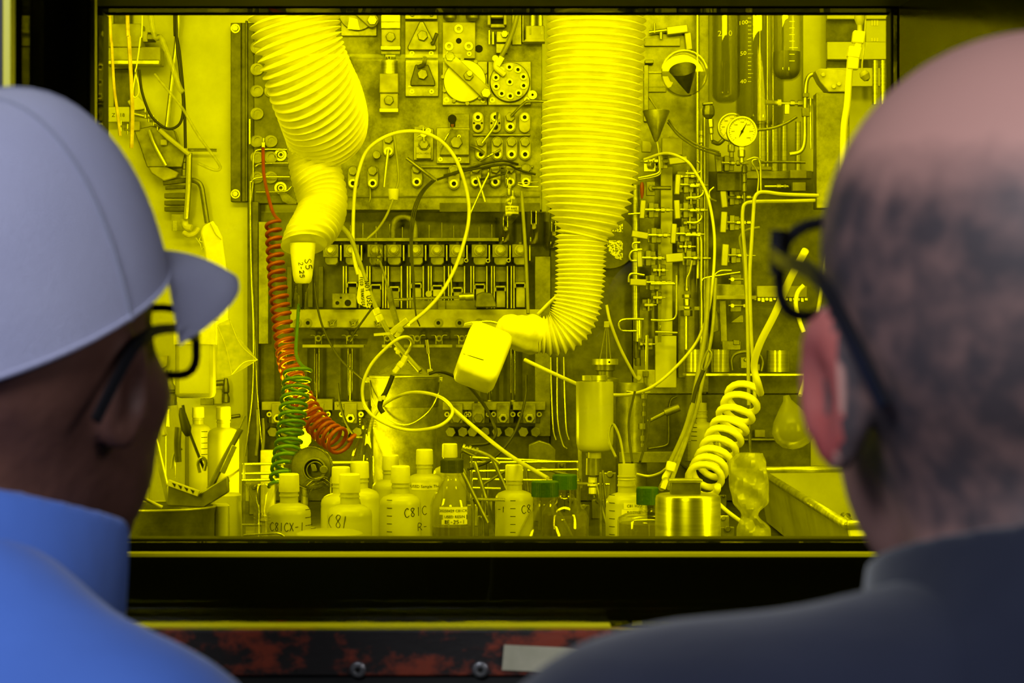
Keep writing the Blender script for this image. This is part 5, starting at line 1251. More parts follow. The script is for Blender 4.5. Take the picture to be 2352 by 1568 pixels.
for i, (pts, lab) in enumerate((([(1575, 398), (1600, 398), (1612, 390), (1612, 378), (1600, 370)], 'u-bend of thin pipe at the top right of the rack'), ([(1585, 428), (1606, 429), (1616, 440), (1606, 452), (1580, 454)], 'u-bend of thin pipe, second from the rack top'),
   ([(1585, 484), (1600, 485), (1612, 497), (1602, 510), (1578, 511)], 'u-bend of thin pipe, third from the rack top'), ([(1575, 540), (1602, 541), (1611, 552), (1611, 640), (1612, 720), (1610, 900), (1612, 1000)], 'long thin pipe turning down right of the rack'),
   ([(1590, 598), (1584, 625), (1578, 640), (1577, 662)], 'short pipe feeding the stacked hex fittings'), ([(1495, 735), (1538, 735), (1552, 726), (1554, 700), (1554, 632)], 'pipe turning up beside number 7'), ([(1478, 733), (1438, 733), (1424, 738), (1421, 747), (1426, 758), (1440, 760), (1462, 760)], 'u-bend of pipe sticking out left at the rack foot'),
   ([(1495, 652), (1550, 652)], 'short level pipe beside number 6'), ([(1505, 762), (1556, 764)], 'short level pipe beside the printed 7'), ([(1470, 557), (1456, 558), (1453, 566), (1458, 573), (1474, 573)], 'small pipe loop above number 5'), ([(1462, 599), (1450, 598), (1446, 588), (1452, 577), (1464, 575)], 'small pipe loop left of number 5'),
   ([(1480, 632), (1454, 628), (1445, 634), (1444, 648)], 'small pipe hook above the level handle beside number 6'), ([(1612, 645), (1625, 637), (1700, 625)], 'thin pipe running right below the bright handle'), ([(1640, 430), (1630, 440), (1632, 455), (1645, 462)], 'small round pipe loop at the right-hand column'),
   ([(1640, 648), (1642, 632), (1655, 622), (1680, 621)], 'small pipe loop below the bright handle'), ([(1485, 800), (1487, 770), (1486, 845), (1484, 860)], 'upright pipe below number 7'), ([(1443, 492), (1470, 490)], 'short pipe between right sleeve and steel tube'))):
    pipe(pts, 2.6 if i < 12 else 2.2, lab, Y=4.84)
for i, (y, x0, x1) in enumerate(((405, 1560, 1600), (455, 1575, 1600), (512, 1570, 1600), (566, 1560, 1590), (620, 1500, 1530), (683, 1500, 1520), (700, 1480, 1500), (790, 1470, 1500))):
    t = T('pipe_union', 'small pipe union with side stem on the rack, ' + ('topmost', 'second', 'third', 'fourth', 'fifth', 'sixth', 'seventh', 'lowest')[i] + ' down', 'union', x0, y, 4.87, 'pipe unions on the tubing rack')
    for q in range(3): t.m.tube([(x0 + q * (x1 - x0) / 3, y, 0), (x0 + q * (x1 - x0) / 3 + 7, y, 0)], 5.5 - (q % 2) * 1.5, 6, 0)
    t.m.tube([(x0, y, 0), (x1 + 8, y, 0)], 2.2, 10, 0); t.m.tube([((x0 + x1) / 2, y - 14, 0), ((x0 + x1) / 2, y + 14, 0)], 2.6, 8, 0); t.part('union', 'steel_bright', angle=25); t.m.box(x0 - 4, y - 13, x1, y + 13, -16, -10); t.part('mount', 'hex_dark', bevel=1)
t = T('hex_fitting_stack', 'stack of hex fittings with a rod hanging below, right of the rack', 'fitting', 1577, 806, 4.86)
for a, b_, r_ in ((656, 668, 6), (676, 684, 11), (686, 702, 8), (704, 710, 12), (712, 726, 14)):
    t.m.lathe(1577, [(0, a), (r_, a), (r_, b_), (0, b_)], seg=6)
    t.part('hex_fitting', 'steel_bright' if r_ != 14 else 'steel_plate', bevel=1, angle=20)
t.m.lathe(1576, [(0, 726), (4.5, 726), (4.5, 806), (0, 806)], seg=12); t.part('rod', 'rod_steel'); t.m.box(1558, 702, 1572, 712, 0, 8); t.m.box(1594, 704, 1606, 712, 0, 8); t.part('side_lugs', 'steel_plate')
slab('narrow_plate', 'steel_plate', 'narrow dull plate right of the angle plate foot', 'plate', 1557, 712, 1574, 868, 4.93, 8)
for i, (x, y0) in enumerate(((1590, 470), (1573, 500), (1600, 520))): pipe([(x, y0), (x + 1, y0 + 40), (x, y0 + 150)], 2, 'thin upright pipe behind the rack, ' + ordl(i, 3), 'steel_plate', 4.92)
# perforated round window
t = T('perforated_disc', 'dark round housing with bright perforated panes, behind the right sleeve', 'vent', 1400, 618, 4.93)
t.m.disc(1400, 556, 62, 0, 10, 44); t.part('housing', 'steel_dark', bevel=1.5)
mat('perforated', (.12, .12, .08), .4, .5, color2=(.7, .7, .55), scale=260, lo=.45, hi=.52, detail=1)
t.m.prism([(1395, 552), (1430, 553), (1430, 598), (1414, 594), (1399, 580), (1394, 566)], 10, 12); t.part('lower_pane', 'perforated'); t.m.prism([(1404, 532), (1412, 524), (1430, 514), (1430, 534)], 10, 12); t.part('upper_pane', 'perforated')
# arm, mirror-like beaker and funnel near the top
t = T('arm_bracket', 'jointed steel arm with T screw near the top, right of the right sleeve', 'bracket', 1560, 112, 4.965)
t.m.box(1530, 62, 1578, 80, 6, 22, rot=-7); t.part('arm', 'handle_pale', bevel=1.5); t.m.box(1573, 76, 1588, 116, 0, 14, rot=-6); t.part('post', 'handle_pale', bevel=1.5); t.m.box(1480, 88, 1562, 106, -8, 4); t.part('ledge', 'block_pale', bevel=1)
t.m.tube([(1490, 76, 12), (1530, 71, 12)], 4, 10, 0); t.m.tube([(1503, 56, 14), (1503, 78, 14)], 2.4, 8, 0); t.m.tube([(1517, 76, 14), (1517, 92, 14)], 4, 10, 0); t.part('tee_screw', 'steel_bright')
t = T('round_beaker', 'round clear beaker seen from its open end with a steel cone in it', 'beaker', 1572, 222, 4.70)
t.m.ring(1572, 168, 54, 51, 0, 5, 48); t.part('rim', 'dim_glass'); t.m.disc(1572, 168, 51, -32, -30, 40); t.part('beaker_bottom', 'dim_glass')
t.m.ring(1572, 168, 52, 50.5, -32, 0, 48); t.part('beaker_wall', 'thin_glass')
bm = t.m.bm; n = 28; ra = [bm.verts.new(t.m.v(1569 + 31 * math.cos(2 * math.pi * i / n) - 2, 160 + 18 * math.sin(2 * math.pi * i / n) - 5 * math.cos(2 * math.pi * i / n), 12 + 20 * math.sin(2 * math.pi * i / n))) for i in range(n)]
tip = [bm.verts.new(t.m.v(1582 + 3 * math.cos(2 * math.pi * i / n), 212 + 2 * math.sin(2 * math.pi * i / n), -10 + 3 * math.sin(2 * math.pi * i / n))) for i in range(n)]
for i in range(n): bm.faces.new((ra[i], ra[(i + 1) % n], tip[(i + 1) % n], tip[i]))
r_ = bmesh.ops.solidify(bm, geom=bm.faces[:], thickness=.0008); t.part('cone', 'steel_plate', angle=60)
t.m.tube([(1490, 167, 0), (1520, 167, 0)], 3, 8, 0); t.part('holding_rod', 'steel_bright'); t.m.prism([(1522, 172), (1536, 172), (1542, 184), (1548, 186), (1543, 196), (1533, 200), (1525, 192)], -28, -24); t.part('bright_tag', 'paper')
t = T('steel_funnel', 'dark steel funnel with a long thin curved stem beside the right sleeve', 'funnel', 1510, 410, 4.74)
t.m.lathe(1507, [(30, 254), (31, 256), (6, 320), (3, 326), (1.5, 326), (4.5, 318), (29, 256), (30, 254)], seg=30); t.part('cone', 'steel_plate', angle=60); t.m.tube([(1508, 322), (1512, 340), (1516, 385), (1512, 397), (1495, 403), (1466, 409)], 2.6, 8); t.part('stem', 'steel_bright')
t = T('pale_block', 'pale stained block standing behind the funnel stem', 'block', 1543, 358, 4.86); t.m.box(1519, 318, 1567, 358, 0, 20); t.m.box(1536, 314, 1548, 319, 4, 14); t.part('block', 'block_pale', bevel=2)
s = S1(1484, 350, 4.87); s.m.prism([(1474, 324), (1492, 326), (1497, 336), (1494, 351), (1473, 350)], 0, 14); s.done('pale_wedge', 'block_pale', 'small pale wedge at the right sleeve edge, left of the funnel stem', 'block', bevel=1.5)
pipe([(1533, 278, 30), (1560, 310, 30), (1600, 335, 24), (1650, 352, 20)], 2.6, 'pair of dark hoses running down right from the funnel, upper', 'steel_plate', 4.8, 'hose', 'hose'); pipe([(1531, 284, 30), (1558, 316, 30), (1598, 341, 24), (1652, 360, 20)], 2.2, 'pair of dark hoses running down right from the funnel, lower', 'hex_dark', 4.8, 'hose', 'hose')
pipe([(1490, 222), (1512, 255)], 1.2, 'thin wire above the steel funnel', 'rod_steel', 4.968, 'wire', 'wire', sm=0)
s = S1(1488, 200, 4.97); s.m.box(1480, 140, 1500, 148, 0, 20); s.m.box(1478, 150, 1489, 280, 0, 10); s.m.box(1482, 200, 1530, 212, -4, 4); s.done('small_bracket', 'steel_plate', 'grey bracket peeking out behind the right sleeve edge', 'bracket', bevel=1)
# fitting cluster and gauges
t = T('angled_fitting', 'bright angled hex fitting with elbow left of the pressure gauges', 'fitting', 1634, 332, 4.78)
t.m.box(1612, 237, 1636, 243, 6, 26, rot=-4); t.m.lathe(1626, [(0, 244), (12, 244), (15, 256), (14, 266), (7, 274), (0, 275)], d=14, seg=8); t.part('upper_body', 'steel_plate', bevel=1, angle=20)
t.m.lathe(1630, [(0, 275), (8, 275), (8, 294), (6, 296), (6, 308), (4, 310), (4, 324), (0, 326)], d=14, seg=6, rot=(-4, 1630, 275)); t.part('lower_nuts', 'steel_bright', bevel=1, angle=20); t.m.tube([(1635, 326, 12), (1650, 330, 6), (1664, 318, 2)], 5, 10); t.part('elbow', 'hex_dark')
t = T('thin_fitting', 'thin upright pipe with two small nuts beside the column', 'fitting', 1610, 370, 4.84)
t.m.lathe(1610, [(2, 250), (2, 300), (5, 301), (5, 311), (3, 312), (3, 316), (5, 317), (5, 328), (2, 330), (2, 420), (0, 420)], d=6, seg=10); t.part('pipe_and_nuts', 'steel_bright')
def gauge(label, cx, cy, r, d, needle, Y):
    t = T('pressure_gauge', label, 'gauge', cx, cy + r + 20, Y); m = t.m
    m.disc(cx, cy, r, d - 14, d, 48, 0, r * .98); m.disc(cx, cy, r * .8, d - 22, d - 14, 30); case = t.part('case', 'steel_plate', bevel=2)
    m.ring(cx, cy, r, r * .86, d, d + 4, 48); t.part('bezel', 'steel_bright', case, bevel=1); m.disc(cx, cy, r * .86, d, d + .6, 48); dl = t.part('dial', 'paper')
    for i in range(28):
        a = R(135 + 270 * i / 27); l_ = .78 if i % 3 else .72
        m.tube([(cx + r * l_ * math.cos(a), cy + r * l_ * math.sin(a), d + 1), (cx + r * .83 * math.cos(a), cy + r * .83 * math.sin(a), d + 1)], .35, 4, 0)
    t.part('scale_marks', 'ink', dl)
    for i, tx in enumerate(('0', '500', '1000', '1500', '2000', '2500', '3000')):
        a = R(135 + 270 * i / 6); print_text(tx, r * .14, t.k, dl, ((r * .6 * math.cos(a)) * t.k, -(d + .9) * t.k, (-(cy - t.py) - r * .6 * math.sin(a)) * t.k), name='scale_number')
    if needle is not None:
        a = R(needle); m.prism([(cx + r * .68 * math.cos(a), cy + r * .68 * math.sin(a)), (cx - 2 * math.sin(a), cy + 2 * math.cos(a)), (cx - r * .45 * math.cos(a), cy - r * .45 * math.sin(a)), (cx + 2 * math.sin(a), cy - 2 * math.cos(a))], d + 1.5, d + 2.3); m.disc(cx, cy, 3, d + 1, d + 3, 14); t.part('needle', 'ink')
    m.box(cx - 6, cy + r - 4, cx + 6, cy + r + 8, d - 16, d - 4); m.lathe(cx, [(0, cy + r + 6), (9, cy + r + 6), (9, cy + r + 22), (6, cy + r + 24), (6, cy + r + 36), (0, cy + r + 36)], d=d - 10, seg=6); t.part('stem_nut', 'steel_bright', bevel=1, angle=20)
gauge('round pressure gauge in front, its needle pointing up right', 1702, 304, 35, 20, -62, 4.62)
gauge('round pressure gauge half hidden behind the front gauge', 1681, 292, 33, 0, None, 4.70)
pipe([(1737, 299), (1775, 294), (1805, 283), (1830, 268)], 3.4, 'dark bent tube running right from the front gauge', 'hex_dark', 4.66, 'bent_tube', 'tube')
# big glass vessels
def vessel(label, x0, x1, bot, Y, m, rad=.5, ticks=None, liq=None):
    cx, w = (x0 + x1) / 2, (x1 - x0) / 2; t = T('glass_vessel', label, 'vessel', cx, bot, Y); rb = w * rad
    prof = [(w, -60), (w, bot - rb)] + [((w - rb) + rb * math.cos(a), bot - rb + rb * math.sin(a)) for a in [math.pi / 2 * i / 6 for i in range(1, 7)]] + [(0, bot)]
    t.m.lathe(cx, prof, seg=44); t.m.lathe(cx, [(max(r - 2.5, 0), min(y, bot - 3)) for r, y in reversed(prof)], seg=44); v_ = t.part('vessel_wall', m, angle=60)
    if liq:
        t.m.lathe(cx, [(0, liq), (w - 4, liq), (w - 4, bot - rb)] + [((w - rb) + (rb - 4) * math.cos(a), bot - rb + (rb - 4) * math.sin(a)) for a in [math.pi / 2 * i / 6 for i in range(1, 7)]] + [(0, bot - 4)], seg=40); t.part('dark_liquid', 'oil')
    if ticks:
        x, y0, y1, dy, L_ = ticks; y = y0; i = 0
        while y < y1:
            dd = math.sqrt(max(w * w - (x - cx) ** 2, 0)) + .8; t.m.tube([(x, y, dd), (x + L_ * (1.6 if i % 5 == 0 else 1), y, dd)], .9, 4, 0); y += dy; i += 1
        t.part('scale_ticks', 'number_white', v_)
    return t, v_
mat('oil', (.16, .16, .05), .3, trans=.0, color2=(.1, .1, .03), scale=8)
t, v_ = vessel('tall glass vessel with rounded bottom, leftmost of the three, marked 2', 1634, 1700, 237, 4.86, 'dim_glass', .75)
print_text('2   0', 18, t.k, v_, ((1662 - 1667) * t.k, 0, -(82 - 237) * t.k), m='number_white', cyl=(0, 0, 33.5 * t.k), name='etched_number')
t, v_ = vessel('widest glass vessel hanging lowest, in front of the other two', 1690, 1800, 290, 4.7, 'dim_glass', .35, (1713, 40, 200, 9, 7))
for tx, y in (('100', 58), ('50', 128), ('40', 192)): print_text(tx, 13, t.k, v_, ((1703 - 1745) * t.k, 0, -(y - 290) * t.k), m='number_white', cyl=(0, 0, 55.5 * t.k), name='etched_number')
t, v_ = vessel('short glass vessel with tick marks and dark liquid, rightmost of the three', 1772, 1842, 186, 4.6, 'thin_glass', .8, (1808, 40, 160, 15, 12), 120)
for i, x in enumerate((1746, 1763, 1776)): pipe([(x, -20), (x, 90), (x, 290 + 60 * (i % 2)), (x, 400)], 2.4, 'bright upright rod between the glass vessels, ' + ordl(i, 3), 'rod_steel', 4.92, 'steel_rod', 'rod', sm=0)
for i, (x, r_) in enumerate(((1752, 8), (1778, 9), (1800, 8), (1832, 7))): 
    s = S1(x, 400, 4.95); s.m.lathe(x, [(0, 280), (r_, 280), (r_, 398), (0, 398)], d=6, seg=20); s.done('steel_tube', 'steel_brushed', 'upright steel tube below the glass vessels, ' + ordl(i, 4), 'tube')
# valve with pale nose
t = T('sample_valve', 'horizontal valve with a pale rounded nose under the short vessel', 'valve', 1810, 262, 4.66)
t.m.tube([(1758, 235), (1766, 235)], 6, 14, 0); t.m.tube([(1765, 235), (1788, 236)], 5, 12, 0); t.m.tube([(1786, 236), (1794, 236)], 8, 8, 0); t.part('nose', 'white_plastic', angle=25); t.m.tube([(1793, 237), (1850, 238)], 4, 10, 0); t.m.box(1802, 240, 1812, 262, -5, 5); t.m.tube([(1815, 237), (1825, 237)], 7, 6, 0); t.m.tube([(1832, 237), (1852, 237)], 8, 6, 0); t.part('valve_body', 'steel_bright', angle=25)
t = T('right_pipe_run', 'thick pale pipe bending down behind the right-hand visitor', 'pipe', 1850, 352, 4.62)
t.m.tube([(1878, 170), (1862, 172), (1853, 186), (1850, 220), (1849, 270), (1848, 325), (1838, 348), (1814, 354)], 5.2, 12); t.part('pipe', 'steel_bright'); t.m.box(1843, 214, 1858, 224, -7, 7); t.m.box(1842, 248, 1859, 268, -7, 7); t.part('collars', 'steel_plate', bevel=1)
pipe([(1862, 225), (1862, 260), (1863, 342)], 3, 'thin upright pipe beside the thick pale pipe', 'steel_bright', 4.7)
# tank and frame at the far right
t = T('tank_head', 'pale steel tank head with bolts, left of the white hose', 'tank', 1905, 480, 4.6)
t.m.prism([(1868, 166), (1880, 160), (1940, 164), (1952, 196), (1940, 214), (1900, 214), (1880, 190)], -30, 24); t.part('head', 'block_pale', bevel=2); t.m.box(1872, 215, 1948, 480, -30, 18); t.part('tank_body', 'steel_plate', bevel=2)
for x, y in ((1886, 175), (1910, 202), (1922, 196)): t.m.disc(x, y, 5, 24, 30, 6); t.part('head_bolt', 'steel_bright')
t = T('slotted_rack', 'steel frame with dark openings at the top right corner of the window', 'frame', 1965, 160, 4.9)
t.m.box(1897, -20, 2050, 46, 0, 12); t.m.box(1897, 98, 2050, 139, 0, 16); t.m.box(1897, 157, 2050, 200, 0, 12); t.m.box(1988, 46, 2050, 98, -6, 4); t.part('frame', 'steel_wall', bevel=1.5); t.m.box(1898, 46, 1990, 98, -6, -4); t.m.box(1898, 139, 1960, 157, -4, -2); t.part('dark_backs', 'steel_dark')
for y in (47, 88):
    for q in range(3): t.m.box(2000 + q * 6, y, 2004 + q * 6, y + (13 if y < 60 else 8), 4, 6)
t.part('bright_slots', 'paper')
for i, x in enumerate((2010, 2028)): 
    s = S1(x, 158, 4.885); s.m.lathe(x, [(0, 139), (7, 139), (7, 240), (0, 240)], seg=16); s.done('steel_tube', 'steel_brushed', 'short upright tube under the slotted frame, ' + ('left' if i == 0 else 'right'), 'tube')
t = T('quick_connector', 'bright white quick connectors joined to a white hose, top right', 'connector', 1950, 235, 4.3)
t.m.tube([(1975, 24, 0), (1977, -100, 0), (1975, -540, 0)], 6, 8); t.part('supply_hose', 'coil_white')
t.m.lathe(1975, [(0, 22), (12, 24), (13, 44), (9, 54), (6, 58), (6, 74), (0, 74)], seg=12); t.part('upper_nut', 'block_pale', bevel=1)
t.m.box(1958, 72, 1985, 100, -12, 12, rot=7); t.part('square_body', 'white_plastic', bevel=3); t.m.box(1962, 98, 1978, 118, -7, 7, rot=12); t.m.box(1947, 108, 1976, 134, -12, 12, rot=10); t.m.box(1946, 126, 1972, 160, -11, 11, rot=4); t.part('lower_body', 'white_plastic', bevel=3)
t.m.tube([(1954, 140), (1950, 180), (1946, 240), (1938, 300), (1936, 420)], 8, 12); t.part('hose', 'coil_white')
s = S1(1987, 175, 4.5); s.m.lathe(1987, [(0, 160), (9, 163), (12, 172), (8, 184), (0, 188)], seg=20, rot=(-30, 1987, 174)); s.m.tube([(2000, -480, 0), (1988, 40, 0), (1980, 150), (1984, 165)], 2, 8); s.done('hanging_bulb', 'block_pale', 'small pale bulb hanging right of the white hose', 'bulb')
# shelf beams
slab('shelf_beam', 'steel_plate', 'dark horizontal beam below the gauges', 'beam', 1700, 394, 1862, 412, 4.88, 20)
slab('valve_manifold', 'steel_dark', 'dark manifold block just under the front gauge', 'block', 1645, 398, 1702, 440, 4.86, 20)
for i, (x0, y0, x1, y1, lab) in enumerate(((1812, 392, 1850, 411, 'small pale block at the right end of the dark beam'), (1818, 420, 1848, 440, 'small pale block below the right end of the dark beam'), (1724, 384, 1770, 392, 'short pale bar resting on the dark beam'))): slab('pale_block', 'block_pale', lab, 'block', x0, y0, x1, y1, 4.84, 20)
pipe([(1742, 373), (1790, 372), (1850, 373)], 3, 'thin level pipe above the dark beam', 'steel_plate', 4.86)
pipe([(1756, 428), (1785, 428), (1786, 428), (1812, 428)], 2.6, 'short bright pipe with nuts right of the tall pipes', 'rod_steel', 4.84)
s = S1(1793, 428, 4.84); s.m.tube([(1784, 428), (1794, 428)], 6, 6, 0); s.m.tube([(1800, 428), (1806, 428)], 5, 6, 0); s.done('pipe_nuts', 'steel_bright', 'pair of small nuts on the short bright pipe', 'nut', bevel=1)
for i, y in enumerate((455, 512, 585, 642, 702)):
    t = T('back_valve', 'small dim valve in the shaded column behind the tall pipes, ' + ('topmost', 'second', 'third', 'fourth', 'lowest')[i], 'valve', 1690, y + 12, 4.9, 'dim valves behind the tall pipes')
    t.m.box(1676, y - 12, 1702, y + 14, 0, 10); t.part('body', 'hex_dark', bevel=1); t.m.tube([(1672, y, 14), (1712, y, 14)], 2.2, 8, 0); t.m.disc(1680, y, 4.5, 10, 20, 10); t.m.disc(1708, y, 4, 10, 20, 6); t.part('fittings', 'steel_bright')
t = T('threaded_rod', 'upright jointed rod with couplings between the gauge and the beam', 'rod', 1712, 470, 4.78)
t.m.lathe(1710, [(0, 378), (4, 378), (7, 384), (7, 396), (4, 398), (6, 404), (6, 418), (4, 420), (7, 428), (7, 440), (3, 442), (3, 472), (0, 472)], seg=12); t.part('couplings', 'steel_plate')
# tall bent pipes
pipe([(1880, 449), (1800, 446), (1760, 441), (1742, 443), (1733, 456), (1731, 480), (1726, 560), (1722, 640), (1726, 780), (1732, 860), (1734, 930)], 4.3, 'tall pale pipe bent at the top, right one of the pair', 'tubing_white', 4.55)
pipe([(1880, 460), (1800, 462), (1735, 463), (1712, 468), (1706, 484), (1706, 520), (1712, 600), (1716, 700), (1718, 800), (1720, 930)], 4.3, 'tall pale pipe bent at the top, left one of the pair', 'tubing_white', 4.6)
pipe([(1745, 522), (1716, 528), (1702, 540), (1700, 556), (1708, 600), (1714, 680), (1728, 790), (1732, 930)], 3.4, 'thinner pale pipe behind the pair of tall bent pipes', 'tubing_dim', 4.62)
pipe([(1755, 370), (1740, 366), (1728, 372), (1742, 400), (1740, 445)], 2.4, 'thin pipe hooking down right of the gauge', 'steel_bright', 4.72)
pipe([(1715, 368), (1735, 362), (1746, 375), (1748, 440)], 2.4, 'second thin pipe hooking down right of the gauge', 'steel_bright', 4.70)
# pale boxes and shelf with cups
slab('grey_box', 'steel_plate', 'grey rectangular box above the shelf of cups, left of the pale one', 'box', 1637, 653, 1712, 682, 4.82, 30, 2); slab('box_rail', 'block_pale', 'thin pale rail under the grey box', 'rail', 1640, 679, 1736, 688, 4.8, 20)
slab('pale_box', 'block_pale', 'pale rectangular box with ragged foot, right of the tall pipes', 'box', 1735, 657, 1850, 684, 4.82, 30, 2)
s = S1(1790, 700, 4.81)
for i, x in enumerate(range(1728, 1850, 9)): s.m.box(x, 684, x + 8, 690 + (i * 7) % 5, 2, 20)
s.done('ragged_fringe', 'steel_bright', 'ragged bright fringe under the pale box', 'fringe', bevel=1)
pipe([(1735, 703), (1760, 703), (1782, 703)], 2, 'thin level rod below the pale box', 'steel_bright', 4.82); 
for i, (pts, lab) in enumerate((([(1635, 702), (1668, 740), (1655, 748), (1650, 760), (1636, 764)], 'triangular bracket left of the shelf uprights'), ([(1676, 741), (1700, 723), (1707, 723), (1707, 741)], 'triangular bracket right of the shelf upright'))): 
    s = S1(pts[0][0], pts[0][1], 4.88); s.m.prism(pts, 0, 8); s.done('gusset', 'steel_plate', lab, 'bracket', bevel=1)
s = S1(1665, 800, 4.86); s.m.box(1653, 690, 1669, 790, 0, 8, rot=-2); s.m.box(1657, 783, 1700, 804, 4, 18); s.m.box(1682, 780, 1697, 792, 4, 20); s.done('shelf_upright', 'steel_plate', 'dull upright with a foot block behind the cups', 'bracket', bevel=1.5)
slab('cup_shelf', 'steel_bright', 'narrow steel shelf carrying the row of cups', 'shelf', 1568, 856, 1880, 862, 4.86, 90, 1)
def cup_(label, cx, y0, y1, w, Y):
    t = T('steel_cup', label, 'cup', cx, y1, Y); t.m.lathe(cx, [(w, y0), (w, y1 - 2), (w - 2, y1), (0, y1), (0, y1 - 2), (w - 2.5, y1 - 3), (w - 2, y0), (w, y0)], seg=32); t.part('cup_wall', 'steel_brushed'); 
    t.m.tube([(cx + w * math.cos(a * math.pi / 16), y0, w * math.sin(a * math.pi / 16)) for a in range(33)], 1, 6, 0); t.part('rim', 'rod_steel')
YS = 4.86 - 45 * 4.86 / F
cup_('steel cup at the left end of the shelf', 1593, 803, 855.5, 22, YS); cup_('steel cup second along the shelf, beside the black loop', 1656, 803, 855.5, 22, YS); cup_('steel cup right of the tall pipes on the shelf', 1787, 805, 855.5, 26, YS)
t = T('clamp_ring', 'tarnished clamp ring standing on the shelf between the cups', 'clamp', 1715, 855.5, YS)
t.m.tube([(1682, 850), (1680, 826), (1690, 812), (1715, 807), (1742, 812), (1752, 830), (1748, 852)], 4, 10); t.part('ring', 'hex_dark'); t.m.box(1700, 820, 1722, 846, -8, 8); t.m.box(1725, 835, 1745, 852, -6, 10); t.m.disc(1712, 826, 5, 8, 14, 8); t.part('screw_block', 'steel_plate', bevel=2)
slab('cup_shelf', 'steel_plate', 'lower dim shelf behind the white spiral hose', 'shelf', 1562, 1060, 1700, 1066, 4.965, 215, 1)
cup_('steel cup on the lower shelf, left of the white spiral', 1593, 1012, 1059.5, 19, 4.76); cup_('steel cup on the lower shelf, behind the white spiral', 1650, 1014, 1059.5, 20, 4.76)
slab('small_cover', 'block_pale', 'small pale block on a ledge right of the white spiral', 'block', 1732, 986, 1756, 1003.5, 4.955, 14); slab('thin_ledge', 'steel_plate', 'thin dim ledge right of the white spiral', 'ledge', 1700, 1004, 1790, 1010, 4.965, 40)
pipe([(1724, 930), (1722, 1000), (1724, 1045)], 3.6, 'dark upright pipe dropping behind the clear bag', 'hex_dark', 4.6)
# pear-shaped bulb
t = T('pear_bulb', 'large pale pear-shaped glass bulb beside the right-hand visitor', 'bulb', 1822, 1030, 3.9)
t.m.lathe(1822, [(0, 905), (7, 906), (10, 918), (24, 936), (42, 962), (50, 985), (46, 1006), (32, 1022), (12, 1030), (0, 1031)], seg=36, rot=(-12, 1822, 985)); t.part('bulb', 'hdpe_clear', angle=60); t.m.tube([(1838, 908, 0), (1862, 850, -60), (1950, 650, -400), (2041, 430, -800), (2043, 410, -812)], 5, 8); t.part('neck_tube', 'tubing_white')
# slanting steel tray
def tray():
    Y0, Y1 = 4.35, 3.05; bz = FZ + .004
    a = P(1740, 1036, Y0); b_ = P(1915, 1135, Y1); top = b_.z
    A = Vector((a.x, Y0, bz + .115)); B = Vector((b_.x + .02, Y1, bz + .115)); off = Vector((.30, .06, 0)); fl = Vector((.035, -.012, 0))
    ro = bpy.data.objects.new('steel_tray', None); COL.objects.link(ro); ro.location = (A + B) / 2 * 1.0; ro.location.z = bz; tag(ro, 'long slanting steel tray at the lower right beside the clear bag', 'tray')
    o = Vector(ro.location); bm = bmesh.new()
    def quad(*v, t=(0, 0, .003)):
        t = Vector(t); q = [bm.verts.new(Vector(p) - o) for p in v]; q2 = [bm.verts.new(Vector(p) - o + t) for p in v]; bm.faces.new(q); bm.faces.new(q2[::-1])
        for i in range(4): bm.faces.new((q[i], q2[i], q2[(i + 1) % 4], q[(i + 1) % 4]))
    C_, D_ = B + off, A + off; dn = Vector((0, 0, -.113)); ins = Vector((.02, 0, 0))
    quad(A, B, B + dn + ins, A + dn + ins, t=(.003, 0, 0)); quad(B, C_, C_ + dn, B + dn + ins, t=(0, .003, 0)); quad(C_, D_, D_ + dn, C_ + dn, t=(.003, 0, 0)); quad(D_, A, A + dn + ins, D_ + dn, t=(0, -.003, 0)); quad(A + dn + ins, B + dn + ins, C_ + dn, D_ + dn)
    bmesh.ops.recalc_face_normals(bm, faces=bm.faces); me = bpy.data.meshes.new('pan'); bm.to_mesh(me); bm.free(); me.materials.append(MATS['steel_wall']); p_ = bpy.data.objects.new('pan', me); COL.objects.link(p_); p_.parent = ro
    bm = bmesh.new(); sweep(bm, [v - o for v in (A, B)], .008, 8); sweep(bm, [v - o for v in (A, D_)], .008, 8); sweep(bm, [v - o for v in (B, C_)], .008, 8); sweep(bm, [v - o for v in (D_, C_)], .008, 8)
    me = bpy.data.meshes.new('rim'); bm.to_mesh(me); bm.free(); me.shade_smooth(); me.materials.append(MATS['steel_bright']); p_ = bpy.data.objects.new('rim', me); COL.objects.link(p_); p_.parent = ro
    for i in range(6):
        q = A.lerp(B, .25 + .1 * i) + off * (.35 + .1 * (i % 3)); q.z = bz + .02
        bm = bmesh.new(); ang = i * 1.1; sweep(bm, catmull([Vector((0, 0, 0)), Vector((.03 * math.cos(ang), .03 * math.sin(ang), .012)), Vector((.06 * math.cos(ang + .5), .06 * math.sin(ang + .5), .02 + .01 * i))], 5), .006, 8)
        me = bpy.data.meshes.new('scrap_part'); bm.to_mesh(me); bm.free(); me.shade_smooth(); me.materials.append(MATS['steel_bright' if i % 2 else 'hex_dark']); p_ = bpy.data.objects.new('metal_scrap', me); COL.objects.link(p_); p_.location = q
        tag(p_, 'small bent metal scrap lying in the slanting steel tray, ' + ('farthest one', 'second farthest', 'third farthest', 'third nearest', 'second nearest', 'nearest one')[i], 'scrap', 'metal scraps in the slanting tray')
tray()
